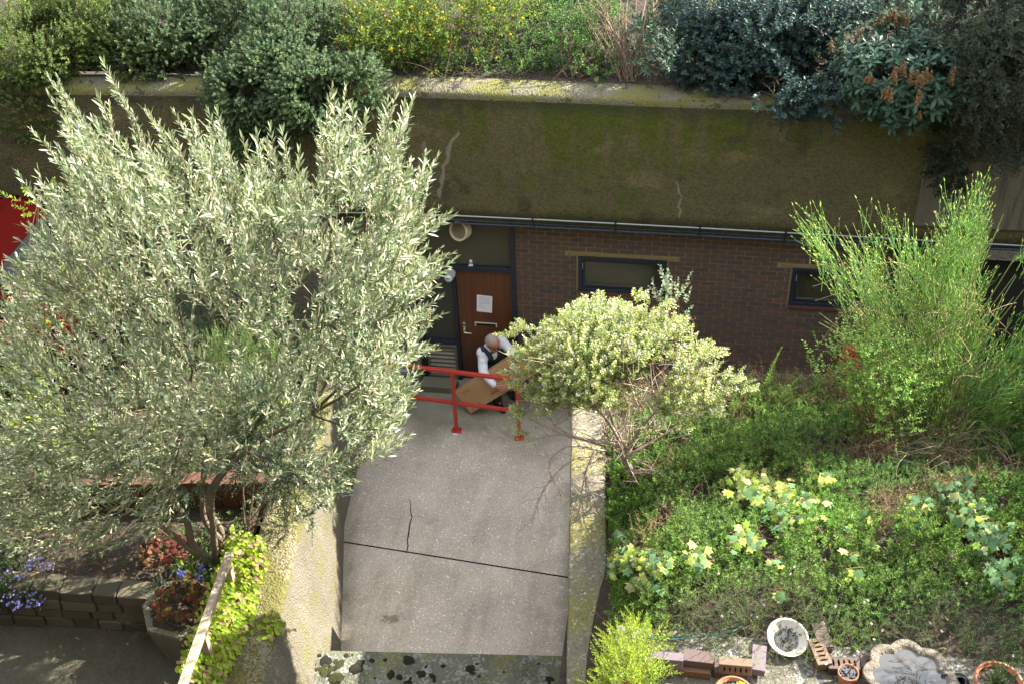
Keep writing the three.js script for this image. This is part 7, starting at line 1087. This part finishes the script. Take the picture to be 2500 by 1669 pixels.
{ // unseen evergreens added to shade the right side and the lower left path
  const g = sprig({ len: 0.22, n: 20, L: 0.06, W: 0.025, rows: OVATE, a0: 1.3, a1: 0.8, stemR: 0.003, stem: [0.05, 0.04, 0.03], colors: [[0.025, 0.045, 0.02], [0.035, 0.06, 0.026], [0.018, 0.032, 0.014]] });
  const s = [['unseen dark evergreen shrub added beyond the broom to shade the right edge', V(6.6, 3, 3.4), [blob(V(6.7, 4.1, 3.3), 1.0, 1.3, 0.9), blob(V(6.5, 3.6, 4.2), 0.7, 0.8, 0.8)]], ['unseen dark evergreen shrub added beyond the shaded ivy to keep sun off the patio', V(6.3, 3.5, 5.4), [blob(V(6.3, 4.6, 5.2), 0.9, 1.7, 0.9), blob(V(6.1, 4.6, 6.3), 0.7, 1.4, 0.8)]], ['unseen dark evergreen shrub added beyond the dark pot to shade the lower right corner', V(5.7, 4, 7.6), [blob(V(5.8, 5.0, 7.6), 0.7, 1.2, 0.8)]]];
  s.push(['unseen tall evergreen hedge added to block sky light over the lower left path', V(-6.2, 1.4, 7.6), [blob(V(-6.1, 3.4, 7.4), 0.9, 2.0, 1.5), blob(V(-6.3, 4.6, 8.8), 1.0, 1.6, 1.2)]]);
  for (const [label, b, bl] of s) shrub({ name: 'laurel_shrub', label, base: b, blobs: bl, n: 900, sprigs: [g], up: 0.4, gap: 0.34, skin: 0.4, stems: 8, stemR: 0.016, mat: DULL });
}

{ // unseen flats behind the viewpoint and an invented side wing, added to block skylight
  const t = thing('unseen_apartment_block', 'unseen brown brick flats behind the viewpoint with an invented side wing, added to block skylight', 'building'), m = std({ color: rgb(0.09, 0.075, 0.06), map: brickGrain });
  part('rear_wing', box(-24, 26, -0.4, 19, 15.2, 22), m, t); part('added_side_wing', box(-16, -7.4, -0.4, 13, 6.5, 15.1), m, t);
  const win = box(-0.6, 0.6, 0, 1.3, -0.03, 0.03, 0.01), gm = std({ color: rgb(0.02, 0.024, 0.03), roughness: 0.2 });
  for (let f = 0; f < 6; f++) for (let x = -22; x < 25; x += 3.2) { if (Math.abs(x - 2) < 2 && f > 1 && f < 5) continue; const w = part('window', win, gm, t); w.position.set(x, 1 + f * 3, 15.19); }
}

{ // fallen leaves: in the beds, and a few on the concrete
  const g = leaf(0.06, 0.026, OVATE, 0.3, 0.5), cols = [[0.16, 0.09, 0.045], [0.22, 0.13, 0.06], [0.1, 0.06, 0.035], [0.27, 0.18, 0.09]], l = [], t = plant('leaf_litter', 'brown fallen leaves lying on the soil of the garden beds', 'leaf litter', V(-3, 1.95, 4));
  const add = (p) => l.push({ m: lay(p, V(gauss(), 0.1 * gauss(), gauss()).normalize(), V(gauss() * 0.4, 1, gauss() * 0.4), rr(0.6, 1.2)), c: rgb(...pick(cols)) });
  for (let i = 0; i < 1300; i++) add(V(rr(-8, -2.5), 1.945, rr(2.3, 6.05)));
  for (let i = 0; i < 900; i++) { const x = rr(-8, 8), z = rr(-4, -0.2); add(V(x, 4.88 + 0.25 * smooth(-z, 0, 2) + 0.12 * noise3(x, 1, z) - 0.05 * Math.max(0, -z - 3) + 0.015, z)); }
  for (let i = 0; i < 500; i++) { const x = rr(1.5, 5.6), z = rr(3, 7.4); if (inBed(V(x, 0, z))) add(V(x, bankY(x, z) + 0.02, z)); }
  for (let i = 0; i < 60; i++) add(V(rr(-6, -2.6), 1.41, rr(6.1, 7.4)));
  scatter(t, 'leaves', [g], rel(l, t.position), foliageMat({ transmission: 0.1 })); t.userData.kind = 'stuff'; delete t.userData.category;
  const one = leaf(0.055, 0.03, OVATE, 0.3, 0.5), m = [leafMat([0.4, 0.2, 0.14]), leafMat([0.35, 0.3, 0.1])];
  const f = solo('fallen_leaf', one, m[0], 'single pinkish fallen leaf on the mossy wall nearest the creeper tips', 'leaf'); f.applyMatrix4(lay(onY(598, 1484, 2.03), V(1, 0, 0.4), YUP, 1.3));
}

renderer.render(scene, camera);
